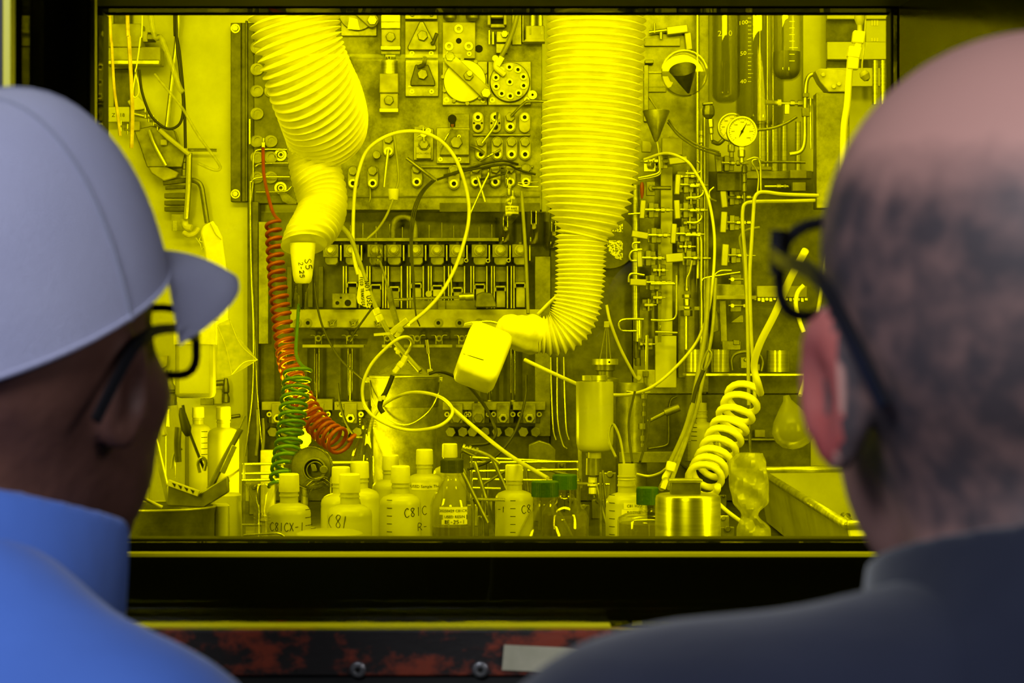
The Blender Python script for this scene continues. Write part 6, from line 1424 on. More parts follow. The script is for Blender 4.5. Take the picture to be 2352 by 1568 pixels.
# clear plastic bag
def bag(name, label, outline, Y, depth, m, wob=3, cat='bag', n=26):
    s = S1(outline[0][0], outline[-1][0], Y); rows = []; ys = [o[0] for o in outline]
    for j in range(60):
        y = ys[0] + (ys[-1] - ys[0]) * j / 59; k = max(i for i in range(len(ys) - 1) if ys[i] <= y + 1e-6); u = (y - ys[k]) / (ys[k + 1] - ys[k]); u = u * u * (3 - 2 * u)
        l_ = outline[k][1] * (1 - u) + outline[k + 1][1] * u; r_ = outline[k][2] * (1 - u) + outline[k + 1][2] * u; ring = []
        for i in range(n):
            a = 2 * math.pi * i / n; w_ = wob * (math.sin(3 * a + y * .11) + math.sin(5 * a - y * .07) * .7) 
            ring.append(s.m.bm.verts.new(s.m.v((l_ + r_) / 2 + ((r_ - l_) / 2) * math.cos(a), y, (depth + w_) * math.sin(a) * min(1, (r_ - l_) / 60) + w_ * .6)))
        rows.append(ring)
    for a, b_ in zip(rows, rows[1:]):
        for i in range(n): s.m.bm.faces.new((a[i], a[(i + 1) % n], b_[(i + 1) % n], b_[i]))
    s.m.ox, s.m.oy = outline[0][1], outline[-1][0]; o = s.m.out(name, m, None, angle=28); o.location = P(outline[0][1], outline[-1][0], Y)
    return tag(o, label, cat)
for_y = floor_y(3.15)
def fixbag(name, label, outline, Y, depth, m, wob=3):
    ol = [(y, a, b_) for y, a, b_ in outline]; s_o = bag(name, label, ol, Y, depth, m, wob)
    # bag() measures from the first outline x; shift the mesh back to the true origin
    dx = (ol[0][1] - ol[0][0]) * Y / F; 
    for v in s_o.data.vertices: v.co.x += (ol[0][0] - ol[0][1]) * Y / F
    return s_o
fixbag('clear_bag', 'crumpled clear plastic bag standing left of the slanting tray', [(1040, 1690, 1752), (1062, 1672, 1760), (1110, 1674, 1766), (1150, 1682, 1766), (1182, 1702, 1742), (1215, 1692, 1770), (for_y, 1680, 1790)], 3.15, 22, 'bag_film', 4)
# steel weight with handle block
YW = 2.92; fw = floor_y(YW)
t = T('steel_weight', 'polished steel cylinder with a square lug on top, nearest object at lower right', 'weight', 1580, fw, YW)
t.m.lathe(1580, [(0, 1134), (66, 1134), (73, 1138), (75, 1146), (75, fw - 3), (72, fw), (0, fw)], seg=56); t.part('cylinder', 'steel_brushed'); t.m.box(1540, 1106, 1609, 1136, -24, 14); t.part('lug', 'hex_dark', bevel=2); t.m.box(1536, 1100, 1612, 1107, -30, 18); t.part('lug_plate', 'steel_bright', bevel=1.5)
# translucent cylinder with nozzle, black-flanged pot behind
t = T('plastic_cylinder', 'tall translucent white plastic cylinder with a narrow nozzle below', 'container', 1362, 1146, 3.75)
t.m.lathe(1366, [(0, 880), (40, 880), (42, 876), (43, 882), (43, 1000), (42, 1018), (39, 1030), (32, 1036), (15, 1038), (15, 1052), (0, 1052)], seg=44); t.part('container_body', 'hdpe', angle=50); t.m.lathe(1363, [(0, 1050), (17, 1052), (18, 1090), (8, 1096), (0, 1096)], seg=28); t.part('black_collar', 'hex_dark')
for a, b_, r_ in ((1095, 1108, 10), (1111, 1116, 12), (1119, 1134, 9)): t.m.lathe(1361, [(0, a), (r_, a), (r_, b_), (0, b_)], seg=6); t.part('white_nut', 'white_plastic', bevel=1, angle=20)
t.m.lathe(1361, [(0, 1132), (12, 1136), (14, 1160), (16, floor_y(3.75)), (0, floor_y(3.75))], seg=24); t.part('glass_stem', 'dim_glass')
t = T('flanged_pot', 'dark pot with a drilled steel flange hung on thin rods', 'pot', 1390, 880, 4.3)
t.m.lathe(1390, [(0, 836), (24, 836), (24, 850), (19, 852), (19, 866), (32, 870), (32, 880), (0, 880)], seg=36); t.part('pot', 'hex_dark'); t.m.lathe(1390, [(0, 824), (30, 824), (30, 837), (0, 837)], seg=40); fl_ = t.part('flange', 'steel_bright'); t.m.disc(1398, 831, 2.4, 28, 30.5, 12); t.part('flange_hole', 'hole_black', fl_)
for x0, x1 in ((1392, 1378), (1393, 1393), (1395, 1402)): t.m.tube([(x0, 745, 8), (x1, 824, 12)], 1.4, 6, 0); t.part('rod', 'rod_steel')
t.m.box(1387, 738, 1399, 752, 2, 14); t.part('rod_clamp', 'steel_bright', bevel=1)
s = S1(1366, 876, 3.75); s.m.lathe(1366, [(0, 862), (29, 862), (29, 873), (26, 874), (26, 880), (0, 880)], seg=32); s.done('container_lid', 'steel_bright', 'steel lid disc above the translucent cylinder', 'lid')
t = T('round_vessel', 'dark round steel vessel behind the translucent cylinder, right side', 'vessel', 1450, floor_y(4.5), 4.5)
t.m.lathe(1450, [(0, 880), (34, 878), (36, 884), (36, floor_y(4.5)), (0, floor_y(4.5))], seg=40); t.part('vessel_wall', 'steel_plate'); t.m.tube([(1437, 898, 40), (1470, 902, 44), (1490, 900, 40)], 3.4, 8); t.part('bright_pipe', 'steel_bright')
t = T('bolted_bracket', 'pale bolted bracket with upright fittings above the dark vessel', 'bracket', 1482, 900, 4.5)
t.m.box(1463, 849, 1504, 890, 0, 8); t.part('plate', 'block_pale', bevel=1); t.m.disc(1466, 867, 5.5, 8, 13, 12); t.part('round_bolt', 'steel_bright'); t.m.lathe(1482, [(0, 852), (7, 852), (7, 864), (4, 866), (4, 888), (0, 888)], d=12, seg=8); t.part('fitting', 'steel_plate', angle=20); t.m.disc(1495, 887, 6, 8, 13, 12); t.part('round_bolt', 'steel_bright'); t.m.tube([(1484, 770, 12), (1482, 852, 12)], 2.4, 8, 0); t.part('feed_pipe', 'rod_steel')
t = T('small_fitting_column', 'column of small dirty fittings hanging before the dark vessel', 'fitting', 1479, 1025, 4.35)
for a, b_, r_ in ((905, 915, 9), (925, 932, 5), (945, 955, 6), (972, 985, 9), (1000, 1012, 6), (1018, 1026, 5)): t.m.lathe(1479 - (4 if a > 960 else 0), [(0, a), (r_, a), (r_, b_), (0, b_)], d=0, seg=8)
t.m.tube([(1479, 900, 0), (1478, 960, 0), (1474, 1026, 0)], 2, 6); t.part('fittings', 'steel_plate', angle=20)
pipe([(1555, 910), (1541, 920), (1536, 960), (1536, 1005), (1530, 1022), (1490, 1030)], 2, 'thin pipe bent square below the angle plate', 'steel_plate', 4.96)
s = S1(1520, 945, 4.3); s.m.tube([(1488, 968), (1527, 948)], 4.5, 10, 0); s.m.tube([(1527, 948), (1560, 935)], 9, 12, 0); s.done('hand_tool', 'hex_dark', 'dark short tool lying slanted below the angle plate', 'tool')
slab('sink_ledge', 'steel_plate', 'grey ledge behind the open bottle with wires', 'ledge', 1420, 1036, 1560, 1060, 4.5, 40, 1)
# ================================================================== left bay, worktop clutter and free tubing
YL = 4.955
# --- mechanism at the top left
t = T('actuator_block', 'pale square actuator block with side nut at the top left corner', 'actuator', 300, 135, YL)
t.m.box(250, 62, 334, 115, 0, 50); t.part('upper_block', 'block_pale', bevel=2); t.m.box(250, 114, 376, 153, -10, 44); t.part('lower_block', 'block_pale', bevel=2); t.m.box(256, 145, 376, 156, 44, 56); t.part('front_rail', 'steel_bright', bevel=2)
t.m.box(333, 77, 344, 100, 10, 30); t.part('neck', 'block_pale'); t.m.tube([(343, 89, 20), (362, 89, 20)], 12, 6, 0); t.m.tube([(360, 89, 20), (370, 89, 20)], 7, 12, 0); t.part('side_nut', 'hex_dark', bevel=1, angle=20)
for y, x in ((70, 244), (132, 240)): pass
s = S1(272, 240, YL); s.m.box(258, 20, 300, 62, -30, -10); s.m.box(258, 156, 302, 245, -30, -14); s.done('guide_post', 'steel_dark', 'dark guide post above and below the pale actuator', 'post', bevel=2)
slab('stamped_plate', 'steel_wall', 'steel plate stamped Z 18 behind the tape straps', 'plate', 248, 246, 300, 282, YL, 12)
pl = [o for o in COL.objects if o.get('label', '').startswith('steel plate stamped')][0]; print_text('Z   18', 12, YL / F, pl, (0, -12.3 * YL / F, 16 * YL / F), name='stamped_text')
mat('strap_tan', (.62, .5, .16), .7, color2=(.42, .3, .08), scale=60)
for pts, r_, lab in (([(240, -540), (252, 20), (257, 110), (262, 200), (270, 260), (276, 312)], 3.4, 'frayed tan strap hanging at the left window edge'), ([(280, -540), (292, 20), (296, 90), (301, 180), (304, 260), (302, 340)], 4.6, 'wider frayed tan strap right of the other one')):
    s = S1(pts[0][0], pts[-1][1], 4.3); s.m.tube(pts, r_, 6); s.done('tan_strap', 'strap_tan', lab, 'strap')
s = S1(325, 20, 4.3); s.m.tube([(330, -540), (327, 20), (322, 90), (314, 150), (311, 165), (318, 195), (318, 215), (310, 224), (305, 215), (308, 190), (312, 165)], 1.8, 6); s.done('knotted_cord', 'tubing_white', 'thin pale cord with a loop knotted at its end', 'cord')
s = S1(320, 250, YL); s.m.prism([(295, 235), (318, 220), (334, 238), (340, 252), (310, 256)], 0, 20); s.done('crumpled_tape', 'paper', 'crumpled bright paper scrap above the toggle clamps', 'paper', bevel=3)
t = T('stepped_rod_mount', 'dark stand with shiny legs at the upper left', 'stand', 380, 300, YL)
s = t.m; s.tube([(425, -380, 0), (410, 30, 0), (398, 160, 0), (388, 250, 0), (380, 320, 0)], 5.5, 10); t.part('leg', 'steel_bright')
pipe([(398, -500), (401, 30), (405, 80), (412, 120), (420, 200), (424, 260), (426, 340)], 3.6, 'long dark hose hanging in front of the plain wall', 'rubber_black', 4.55, 'hose', 'hose')
pipe([(320, 160), (326, 210), (345, 262), (370, 288), (392, 296), (412, 285), (420, 260), (420, 220), (412, 150), (405, 40), (404, -500)], 3.2, 'black cable drooping in a loop below the actuator', 'rubber_black', 4.5, 'cable', 'cable')
for pts, lab, r_ in (([(300, -500), (345, 30), (372, 90), (398, 160), (412, 200), (420, 212)], 'wide clear plastic tube slanting down from the top left', 6.5), ([(355, 170), (392, 215), (420, 250), (455, 310), (500, 372), (505, 388), (490, 390), (455, 375)], 'faint clear tube looping low over the plain wall', 3.5)):
    s = S1(pts[0][0], pts[0][1], 4.38); s.m.tube(pts, r_); s.done('clear_tube', 'bag_film', lab, 'tube')
# toggles and rods
t = T('toggle_clamp_row', 'row of small bright toggle pins on a dark stepped bracket', 'clamp', 350, 380, YL)
for i, (x, y) in enumerate(((338, 262), (346, 272), (357, 280), (366, 290), (283, 292), (298, 300))):
    t.m.tube([(x, y - 12, 26), (x, y + 12, 26)], 2.2, 8, 0); t.m.tube([(x - 8, y, 22), (x + 8, y + 2, 30)], 3, 8, 0); t.part('toggle_pin', 'steel_bright')
t.m.tube([(305, 262, 20), (340, 270, 20)], 5, 12, 0); t.part('bright_barrel', 'steel_bright')
t.m.prism([(310, 300), (350, 290), (390, 296), (402, 300), (412, 330), (428, 355), (420, 385), (340, 385), (325, 340)], -20, 14); t.part('stepped_bracket', 'hex_dark', bevel=2)
t.m.box(300, 280, 325, 302, 0, 22); t.m.box(372, 322, 388, 336, 14, 26); t.part('pale_stop', 'block_pale', bevel=2)
pipe([(347, 302, 24), (360, 335, 30), (386, 383, 30)], 4.6, 'bright rod slanting down from the toggle pins', 'steel_bright', YL, 'push_rod', 'rod'); pipe([(372, 302, 30), (400, 326, 34), (440, 358, 34)], 5.5, 'pale thick tube slanting right from the toggle pins', 'tubing_white', YL, 'tube', 'tube')
pipe([(432, 344), (470, 344), (498, 345)], 4, 'short level bright bar in front of the plain wall', 'rod_steel', YL, 'bar', 'bar', sm=0)
pipe([(438, 353), (436, 430), (431, 504)], 7, 'upright bright cylinder rod below the level bar', 'rod_steel', YL, 'cylinder_rod', 'rod', sm=0, d0=20)
t = T('spindle_nuts', 'grey coupling nuts behind the upright cylinder rod', 'nut', 430, 410, YL); t.m.lathe(424, [(0, 358), (9, 358), (9, 372), (6, 374), (6, 388), (8, 390), (8, 404), (0, 404)], seg=10); t.part('nuts', 'steel_plate', angle=20)
pipe([(375, 420), (430, 414), (450, 416), (462, 428), (468, 460), (476, 512)], 6, 'thick pipe bending down beside the cylinder rod, outer', 'steel_plate', YL); pipe([(380, 432), (410, 430), (432, 430)], 4, 'thick level pipe left of the cylinder rod, lower', 'steel_plate', YL)
t = T('scale_block', 'dark stacked plates with an engraved scale left of the cylinder rod', 'block', 410, 530, YL)
for y0, y1 in ((445, 456), (462, 472), (476, 486)): t.m.box(380, y0, 428, y1, -4, 16)
t.part('stacked_plates', 'steel_dark', bevel=1); t.m.box(396, 493, 428, 530, 0, 10); t.part('scale_plate', 'steel_plate')
for i in range(9): t.m.box(399, 508 + i * 2.6, 408, 508.8 + i * 2.6, 10, 10.6)
t.part('scale_marks', 'number_white')
t = T('white_foil_block', 'pale jagged block poking out above the cap brim', 'block', 370, 400, 4.97); t.m.prism([(330, 358), (360, 366), (392, 388), (415, 398), (408, 410), (380, 418), (352, 400)], 0, 26); t.part('block', 'block_pale', bevel=3)
s = S1(430, 545, 4.95); s.m.tube([(424, 506, 0), (428, 520, 6), (442, 524, 10)], 8, 10); s.m.tube([(424, 535, 10), (436, 541, 16), (450, 536, 16), (456, 526, 8)], 6, 10); s.done('crumpled_sleeve', 'cuff_cloth', 'crumpled pale sleeve at the lower end of the cylinder rod', 'sleeve')
s = S1(478, 560, 4.98); s.m.tube([(448, 538), (456, 530), (462, 540), (458, 552), (468, 556)], 1.6, 6); s.m.tube([(450, 546), (460, 560), (464, 572), (470, 560)], 1.6, 6); s.done('tangled_wire', 'steel_bright', 'tangle of bright wire above the cap brim', 'wire')
# --- hanging pouches with tubes
def sheet(name, m, label, pts, Y, cat, d=0, th=1.5, curve=6):
    s = S1(pts[0][0], pts[-1][1], Y); s.m.prism(pts, d, d + th); o = s.done(name, m, label, cat, bevel=.6); return o
t = T('paper_bag', 'tall bright white folded paper bag hanging behind the cap brim', 'bag', 495, 760, 4.15)
t.m.prism([(462, 536), (468, 520), (487, 509), (500, 520), (512, 545), (520, 610), (531, 668), (526, 682), (524, 730), (530, 745), (498, 748), (478, 700), (478, 640), (470, 570)], 0, 16); t.part('bag_body', 'paper', bevel=5); t.m.prism([(484, 512), (492, 508), (506, 530), (512, 552), (498, 540)], 14, 20); t.part('folded_lip', 'paper', bevel=2)
lettering(t.m, 'TM', 512, 652, 8, 6, 80, .8, 16.4); t.part('marker_writing', 'ink')
t = T('tube_pouch', 'white plastic container with a paper band holding several tubes', 'container', 450, 915, 4.12)
t.m.box(404, 738, 495, 914, -20, 20); t.part('container', 'hdpe', bevel=12); t.m.box(402, 737, 498, 791, -22, 22); t.m.box(405, 774, 420, 786, 22, 23); t.part('paper_band', 'paper', bevel=8); t.m.prism([(416, 660), (444, 655), (440, 712), (412, 712)], -8, -4); t.part('paper_slip', 'paper', bevel=1)
for x0, x1, y0, r_, m_ in ((436, 448, 662, 4.5, 'rod_steel'), (456, 462, 664, 5, 'hdpe'), (486, 500, 665, 6, 'hdpe'), (470, 490, 690, 5, 'hdpe_clear')):
    t.m.tube([(x1, y0 - 10, 4), ((x0 + x1) / 2, (y0 + 740) / 2 - 5, 2), (x0, 750, 0)], r_, 12); t.m.tube([((x0 + x1) / 2 + 1, 696, 2), ((x0 + x1) / 2 - 1, 704, 2)], r_ + 3, 12, 0); t.part('sample_tube', m_)
t = T('film_bag', 'clear plastic film bag hanging with a pointed corner at right', 'bag', 540, 870, 4.1)
t.m.prism([(498, 745), (527, 732), (545, 770), (592, 826), (560, 846), (530, 862), (496, 872)], -8, -2); t.part('film', 'bag_film', bevel=2)
t.m.tube([(500, 748, 0), (520, 800, 2), (532, 858, 0)], 1, 5); t.m.tube([(528, 736, 0), (552, 790, 2), (590, 826, 0)], 1, 5); t.m.tube([(592, 826, 0), (560, 832, 2), (532, 860, 0)], 1, 5); t.part('creases', 'tubing_white')
t = T('dark_clip_valve', 'small dark valve with knobs below the film bag', 'valve', 520, 930, 4.96)
t.m.tube([(494, 880, 4), (515, 878, 4)], 7, 12, 0); t.m.lathe(519, [(0, 868), (4, 868), (8, 888), (8, 900), (5, 904), (9, 912), (9, 924), (0, 926)], seg=14); t.m.tube([(500, 962, 0), (552, 954, 0)], 4.5, 10, 0); t.m.box(462, 915, 492, 930, 0, 10); t.m.box(468, 905, 472, 922, 2, 6); t.m.box(484, 905, 488, 922, 2, 6); t.part('valve', 'hex_dark', bevel=1)
s = S1(505, 930, 4.98); s.m.box(490, 893, 512, 928, 0, 10); s.done('pale_card', 'hdpe', 'small pale card under the tube container', 'card', bevel=2)
t = T('square_lamp_head', 'pale squarish box on the edge beside the left visitor glasses', 'box', 370, 855, 4.98); t.m.prism([(350, 832), (372, 818), (388, 816), (386, 840), (362, 856), (350, 846)], 0, 18); t.part('box', 'block_pale', bevel=2)
t = T('stoppered_flask', 'clear flask closed by a dark ribbed stopper, behind the gripper tongs', 'flask', 388, floor_y(4.3), 4.3)
t.m.lathe(388, [(0, 850), (6, 850), (10, 880), (17, 890), (17, 894), (14, 896), (18, 900), (14, 903), (18, 908), (18, 930), (0, 932)], seg=24); t.part('ribbed_stopper', 'hex_dark'); t.m.lathe(388, [(19, 922), (22, 940), (40, 975), (46, 1000), (46, floor_y(4.3)), (0, floor_y(4.3))], seg=30); t.part('flask_glass', 'thin_glass', angle=60)
# --- worktop, left: basin with tools
YT = 3.02; fb = floor_y(YT)
t = T('tool_basin', 'large dark round steel basin full of tools at lower left', 'basin', 364, fb, YT)
t.m.lathe(364, [(0, fb), (120, fb), (126, fb - 8), (128, 1178), (131, 1166), (132, 1162), (130, 1160), (125, 1172), (122, fb - 10), (0, fb - 6)], seg=64); bs = t.part('basin_wall', 'steel_dark'); t.m.tube([(364 + 130 * math.cos(a * math.pi / 24), 1162, 130 * math.sin(a * math.pi / 24)) for a in range(49)], 2.6, 8, 0); t.part('rim', 'steel_bright', bs)
def tool(name, label, cat, fn, Y=YT):
    t = T(name, label, cat, 364, 1190, Y); fn(t); return t
def tongs(t):
    t.m.tube([(388, 1150, 0), (362, 1040, 0), (346, 965, 0)], 7.5, 4); t.m.tube([(391, 1152, 6), (366, 1045, 6), (350, 975, 6)], 3, 6); t.part('arm', 'steel_bright')
    t.m.box(328, 945, 341, 1003, -4, 10, rot=-12); t.part('jaw', 'handle_pale', bevel=4); t.m.box(366, 942, 379, 1002, -4, 10, rot=-12); t.part('jaw', 'handle_pale', bevel=4); t.m.box(338, 956, 372, 970, -8, 0, rot=-8); t.part('yoke', 'hex_dark', bevel=2)
tool('gripper_tongs', 'bright gripper tongs with two pale jaws leaning out of the basin', 'tongs', tongs)
def scraper(t):
    t.m.tube([(462, 1165, 0), (505, 1075, 0), (552, 985, -6)], 7, 6); t.part('handle', 'hex_dark'); t.m.box(520, 1020, 532, 1088, 4, 12, rot=25); t.part('side_plate', 'steel_bright', bevel=1); t.m.tube([(548, 990, -6), (562, 955, -8)], 2.4, 6); t.part('blade', 'rod_steel')
tool('long_scraper', 'long dark scraper leaning out of the basin to the right', 'tool', scraper)
def holder(t):
    t.m.prism([(386, 1108), (455, 1135), (524, 1092), (526, 1130), (470, 1165), (384, 1160)], -14, 14); t.part('tool_body', 'hex_dark', bevel=3); t.m.box(386, 1112, 462, 1126, 14, 22, rot=20); pl_ = t.part('slotted_plate', 'block_pale', bevel=1)
    for i in range(4): t.m.prism([(398 + i * 14, 1106 + i * 5), (408 + i * 14, 1110 + i * 5), (405 + i * 14, 1117 + i * 5)], 22, 22.6)
    t.part('triangular_slots', 'hole_black', pl_)
tool('slotted_bracket', 'dark bracket with a pale slotted plate lying across the basin', 'bracket', holder)
def cable_tool(t):
    t.m.tube([(470, 1080, 0), (446, 1020, 0), (428, 970, 0), (420, 930, 0)], 3.4, 8); t.part('cable', 'rubber_black'); t.m.lathe(424, [(3, 935), (9, 950), (12, 985), (7, 1000), (3, 1003)], seg=12, rot=(-15, 424, 970)); t.part('strain_relief', 'rubber_black')
    t.m.tube([(470, 1080, 6), (474, 1060, 8), (466, 1050, 8), (456, 1062, 6), (460, 1085, 6)], 4, 8); t.part('hook', 'hex_dark')
tool('cable_plug', 'black cable with a tapered plug hanging over the basin', 'cable', cable_tool)
for i, (pts, r_, m_, lab) in enumerate((([(262, 1120), (270, 1080), (275, 1062)], 3, 'hex_dark', 'short dark rod at the left of the basin'), ([(300, 1128), (340, 1150), (372, 1165)], 4, 'handle_pale', 'pale bar lying low in the basin'), ([(254, 1130), (280, 1150), (300, 1162)], 3.6, 'steel_bright', 'bright thin bar at the left rim of the basin'), ([(395, 1075), (402, 1040), (420, 1030)], 2.6, 'steel_bright', 'bent bright wire rising in the basin'), ([(412, 1060), (410, 1020), (412, 980)], 8, 'hex_dark', 'thick dark upright tool shaft in the basin'), ([(308, 1000), (320, 1060), (330, 1120)], 20, 'hdpe_clear', 'clear plastic tube standing in the basin'), ([(480, 1120), (500, 1112), (530, 1100)], 4, 'steel_plate', 'short dull bar over the basin right rim'), ([(292, 1118), (330, 1108)], 2, 'rod_steel', 'thin straight pin across the basin'))):
    s = S1(pts[0][0], pts[-1][1], YT + .04); s.m.tube([(x, y, -10 + 6 * i) for x, y in pts], r_, 10); s.done('basin_tool', m_, lab, 'tool')
s = S1(270, 1165, YT); s.m.prism([(246, 1105), (262, 1090), (282, 1100), (292, 1130), (288, 1168), (262, 1166)], -20, 10); s.done('dark_clamp', 'hex_dark', 'dark lumpy clamp at the left side of the basin', 'clamp', bevel=4)
s = S1(318, 1170, YT); s.m.lathe(318, [(0, 1160), (10, 1160), (10, 1172), (0, 1172)], d=30, seg=20); s.done('round_nut', 'steel_bright', 'small round bright nut inside the basin rim', 'nut')
# plastic beakers, funnel, dish, spatula
def beaker(label, cx, y0, w0, w1, Y, m='hdpe'):
    fy = floor_y(Y); t = T('plastic_beaker', label, 'beaker', cx, fy, Y); t.m.lathe(cx, [(w0, y0 + 5), (w0 - 5, y0), (0, y0), (0, y0 + 2), (w0 - 6, y0 + 3), (w0 - 3, y0 + 7), (w1 - 2, fy), (w1, fy), (w0, y0 + 5)], seg=40); t.part('beaker_wall', m)
beaker('tall pale upturned plastic beaker right of the basin', 520, 1132, 34, 40, 3.2); beaker('small pale upturned cup in front of the taller beaker', 508, 1156, 19, 21, 3.05)
t = T('glass_funnel', 'glass funnel sitting in a small threaded bottle beside the basin', 'funnel', 602, 1222, 3.2)
t.m.lathe(602, [(38, 1112), (39, 1114), (15, 1170), (12, 1190), (10, 1190), (13, 1168), (36, 1114), (38, 1112)], seg=40); t.part('cone', 'thin_glass', angle=60); t.m.tube([(602 + 38.5 * math.cos(a * math.pi / 20), 1113, 38.5 * math.sin(a * math.pi / 20)) for a in range(41)], 1.6, 6, 0); t.part('rim', 'glass')
fy = floor_y(3.2)
t = T('threaded_bottle', 'small clear threaded bottle holding the glass funnel', 'bottle', 602, fy, 3.2)
t.m.lathe(602, [(17, 1176), (18, 1178), (18, 1225), (30, 1240), (34, 1260), (34, fy), (0, fy), (0, fy - 3), (31, fy - 3), (31, 1262), (15, 1226), (15, 1178), (17, 1176)], seg=36); t.part('bottle_glass', 'thin_glass', angle=60)
for i in range(4): t.m.tube([(602 + 18.5 * math.cos(a * math.pi / 14), 1182 + i * 7, 18.5 * math.sin(a * math.pi / 14)) for a in range(29)], 1.2, 5, 0); t.part('thread_ring', 'glass')
def dish():
    Y = 2.72; fy = floor_y(Y); t = T('white_dish', 'pale round plastic drum whose lid just shows above the sill', 'dish', 757, fy, Y)
    t.m.lathe(757, [(0, 1216), (60, 1218), (76, 1224), (79, 1234), (79, fy), (0, fy)], seg=56); t.part('drum', 'hdpe', bevel=1)
dish()
s = S1(600, 1226, 2.72); s.m.tube([(560, 1229), (600, 1227), (635, 1225), (648, 1229), (656, 1236), (662, 1250), (664, 1290)], 2.2, 8); s.done('bent_spatula', 'rod_steel', 'bright bent wire spatula at the sill in front of the first bottle', 'spatula')
# jar lying on its side in front of the lamp
t = T('tipped_jar', 'dirty glass jar lying tipped toward the window in front of the lamp', 'jar', 714, 1132, 3.55)
t.m.ring(714, 1075, 51, 46, -20, 6, 48); t.part('jar_rim', 'dim_glass', bevel=2); t.m.disc(714, 1075, 49, -26, -20, 44); t.part('jar_base', 'steel_panel'); t.m.ring(722, 1078, 27, 23, -18, 4, 36); t.m.ring(724, 1080, 21, 18, -18, 2, 30); t.part('neck_rings', 'hex_dark', bevel=1); t.m.disc(722, 1078, 23, -18, -12, 30); t.part('dark_throat', 'steel_dark')
t.m.prism([(712, 1062), (724, 1066), (730, 1082), (716, 1084)], -12, 0); t.m.disc(744, 1078, 10, -12, 6, 16); t.part('inner_parts', 'hex_dark', bevel=2)
t.m.tube([(700, 1135, 20), (712, 1112, 24), (740, 1100, 24), (760, 1112, 16)], 12, 14); t.part('curved_handle', 'dim_glass')
# work lamp behind the coils
t = T('work_lamp', 'small glaring work lamp between the green and orange spiral hoses', 'lamp', 699, floor_y(4.25), 4.25)
t.m.lathe(699, [(0, 985), (8, 988), (14, 1000), (15, 1014), (9, 1022), (0, 1023)], seg=24); lb = t.part('bulb', 'lamp_glow'); t.m.lathe(699, [(0, 1022), (10, 1022), (10, 1050), (6, 1052), (5, floor_y(4.25) - 6), (26, floor_y(4.25) - 4), (26, floor_y(4.25)), (0, floor_y(4.25))], seg=20); t.part('stand', 'hex_dark')
l_ = bpy.data.lights.new('work_lamp_light', 'POINT'); l_.energy = 6; l_.shadow_soft_size = .02; l_.color = (1, .95, .75); lo_ = bpy.data.objects.new('work_lamp_light', l_); COL.objects.link(lo_); lo_.location = P(699, 1000, 4.17)
# steel pail with lid film
YK = 4.3; fk = floor_y(YK)
t = T('steel_pail', 'tall dull steel pail with bail handle and crumpled film on its lid', 'pail', 930, fk, YK)
t.m.lathe(930, [(0, 858), (74, 858), (80, 862), (82, 868), (79, 874), (78, 930), (76, 934), (77, 938), (72, 1000), (73, 1004), (70, fk), (0, fk)], seg=56); pb = t.part('pail_wall', 'steel_panel'); t.m.tube([(930 + 80 * math.cos(a * math.pi / 24), 864, 80 * math.sin(a * math.pi / 24)) for a in range(49)], 3, 8, 0); t.part('rim', 'steel_bright', pb)
t.m.tube([(1013, 868, 10), (1008, 905, 60), (985, 945, 74), (940, 972, 80), (895, 958, 78), (862, 920, 60), (850, 868, 10)], 1.8, 6); t.part('bail_handle', 'rod_steel'); t.m.box(840, 866, 853, 878, -4, 16); t.m.box(1004, 866, 1017, 878, -4, 16); t.part('handle_lugs', 'steel_bright', bevel=1)
n = 22; rng = random.Random(3)
t.m.lathe(925, [(0, 832), (20, 834), (38, 842), (52, 850), (60, 858)], seg=26)
for v in t.m.bm.verts: v.co += Vector((rng.uniform(-1, 1), rng.uniform(-1, 1), rng.uniform(-1, 1))) * .0022
t.part('lid_film', 'bag_film', angle=15)
# small tools above the pail
t = T('white_coupling', 'white tube coupling held over the pail rim', 'coupling', 905, 920, 3.9)
t.m.tube([(933, 817), (924, 836)], 8, 6, 0); t.m.tube([(925, 833), (917, 843)], 9.5, 6, 0); t.m.tube([(918, 840), (906, 856)], 7.5, 6, 0); t.part('coupling_nuts', 'white_plastic', bevel=1.5, angle=20); t.m.tube([(902, 862), (893, 885), (884, 905)], 5.5, 10); t.part('black_grip', 'rubber_black'); t.m.tube([(884, 905), (876, 918), (872, 935), (880, 948)], 6, 10); t.part('grip_tail', 'rubber_black'); t.m.box(869, 909, 878, 921, 0, 10); t.m.box(878, 908, 886, 918, 2, 12); t.part('grip_clips', 'tubing_white', bevel=1)
t = T('thin_pipette', 'thin glass pipette standing upright behind the pail rim', 'pipette', 984, 862, 4.3); t.m.tube([(980, 780), (984, 812)], 4, 10, 0); t.m.tube([(984, 810), (989, 850)], 1.6, 8, 0); t.part('stem', 'rod_steel'); t.m.prism([(981, 848), (992, 846), (998, 856), (982, 858)], 0, 8); t.part('foot', 'block_pale', bevel=1)
t = T('small_plunger', 'tiny white plunger with round discs above the pail lid', 'plunger', 916, 820, 4.3); t.m.tube([(910, 800), (914, 810), (921, 820)], 1.6, 6); t.m.disc(914, 808, 5.5, -2, 3, 14); t.m.disc(909, 801, 4, -2, 3, 12); t.part('plunger', 'hdpe')
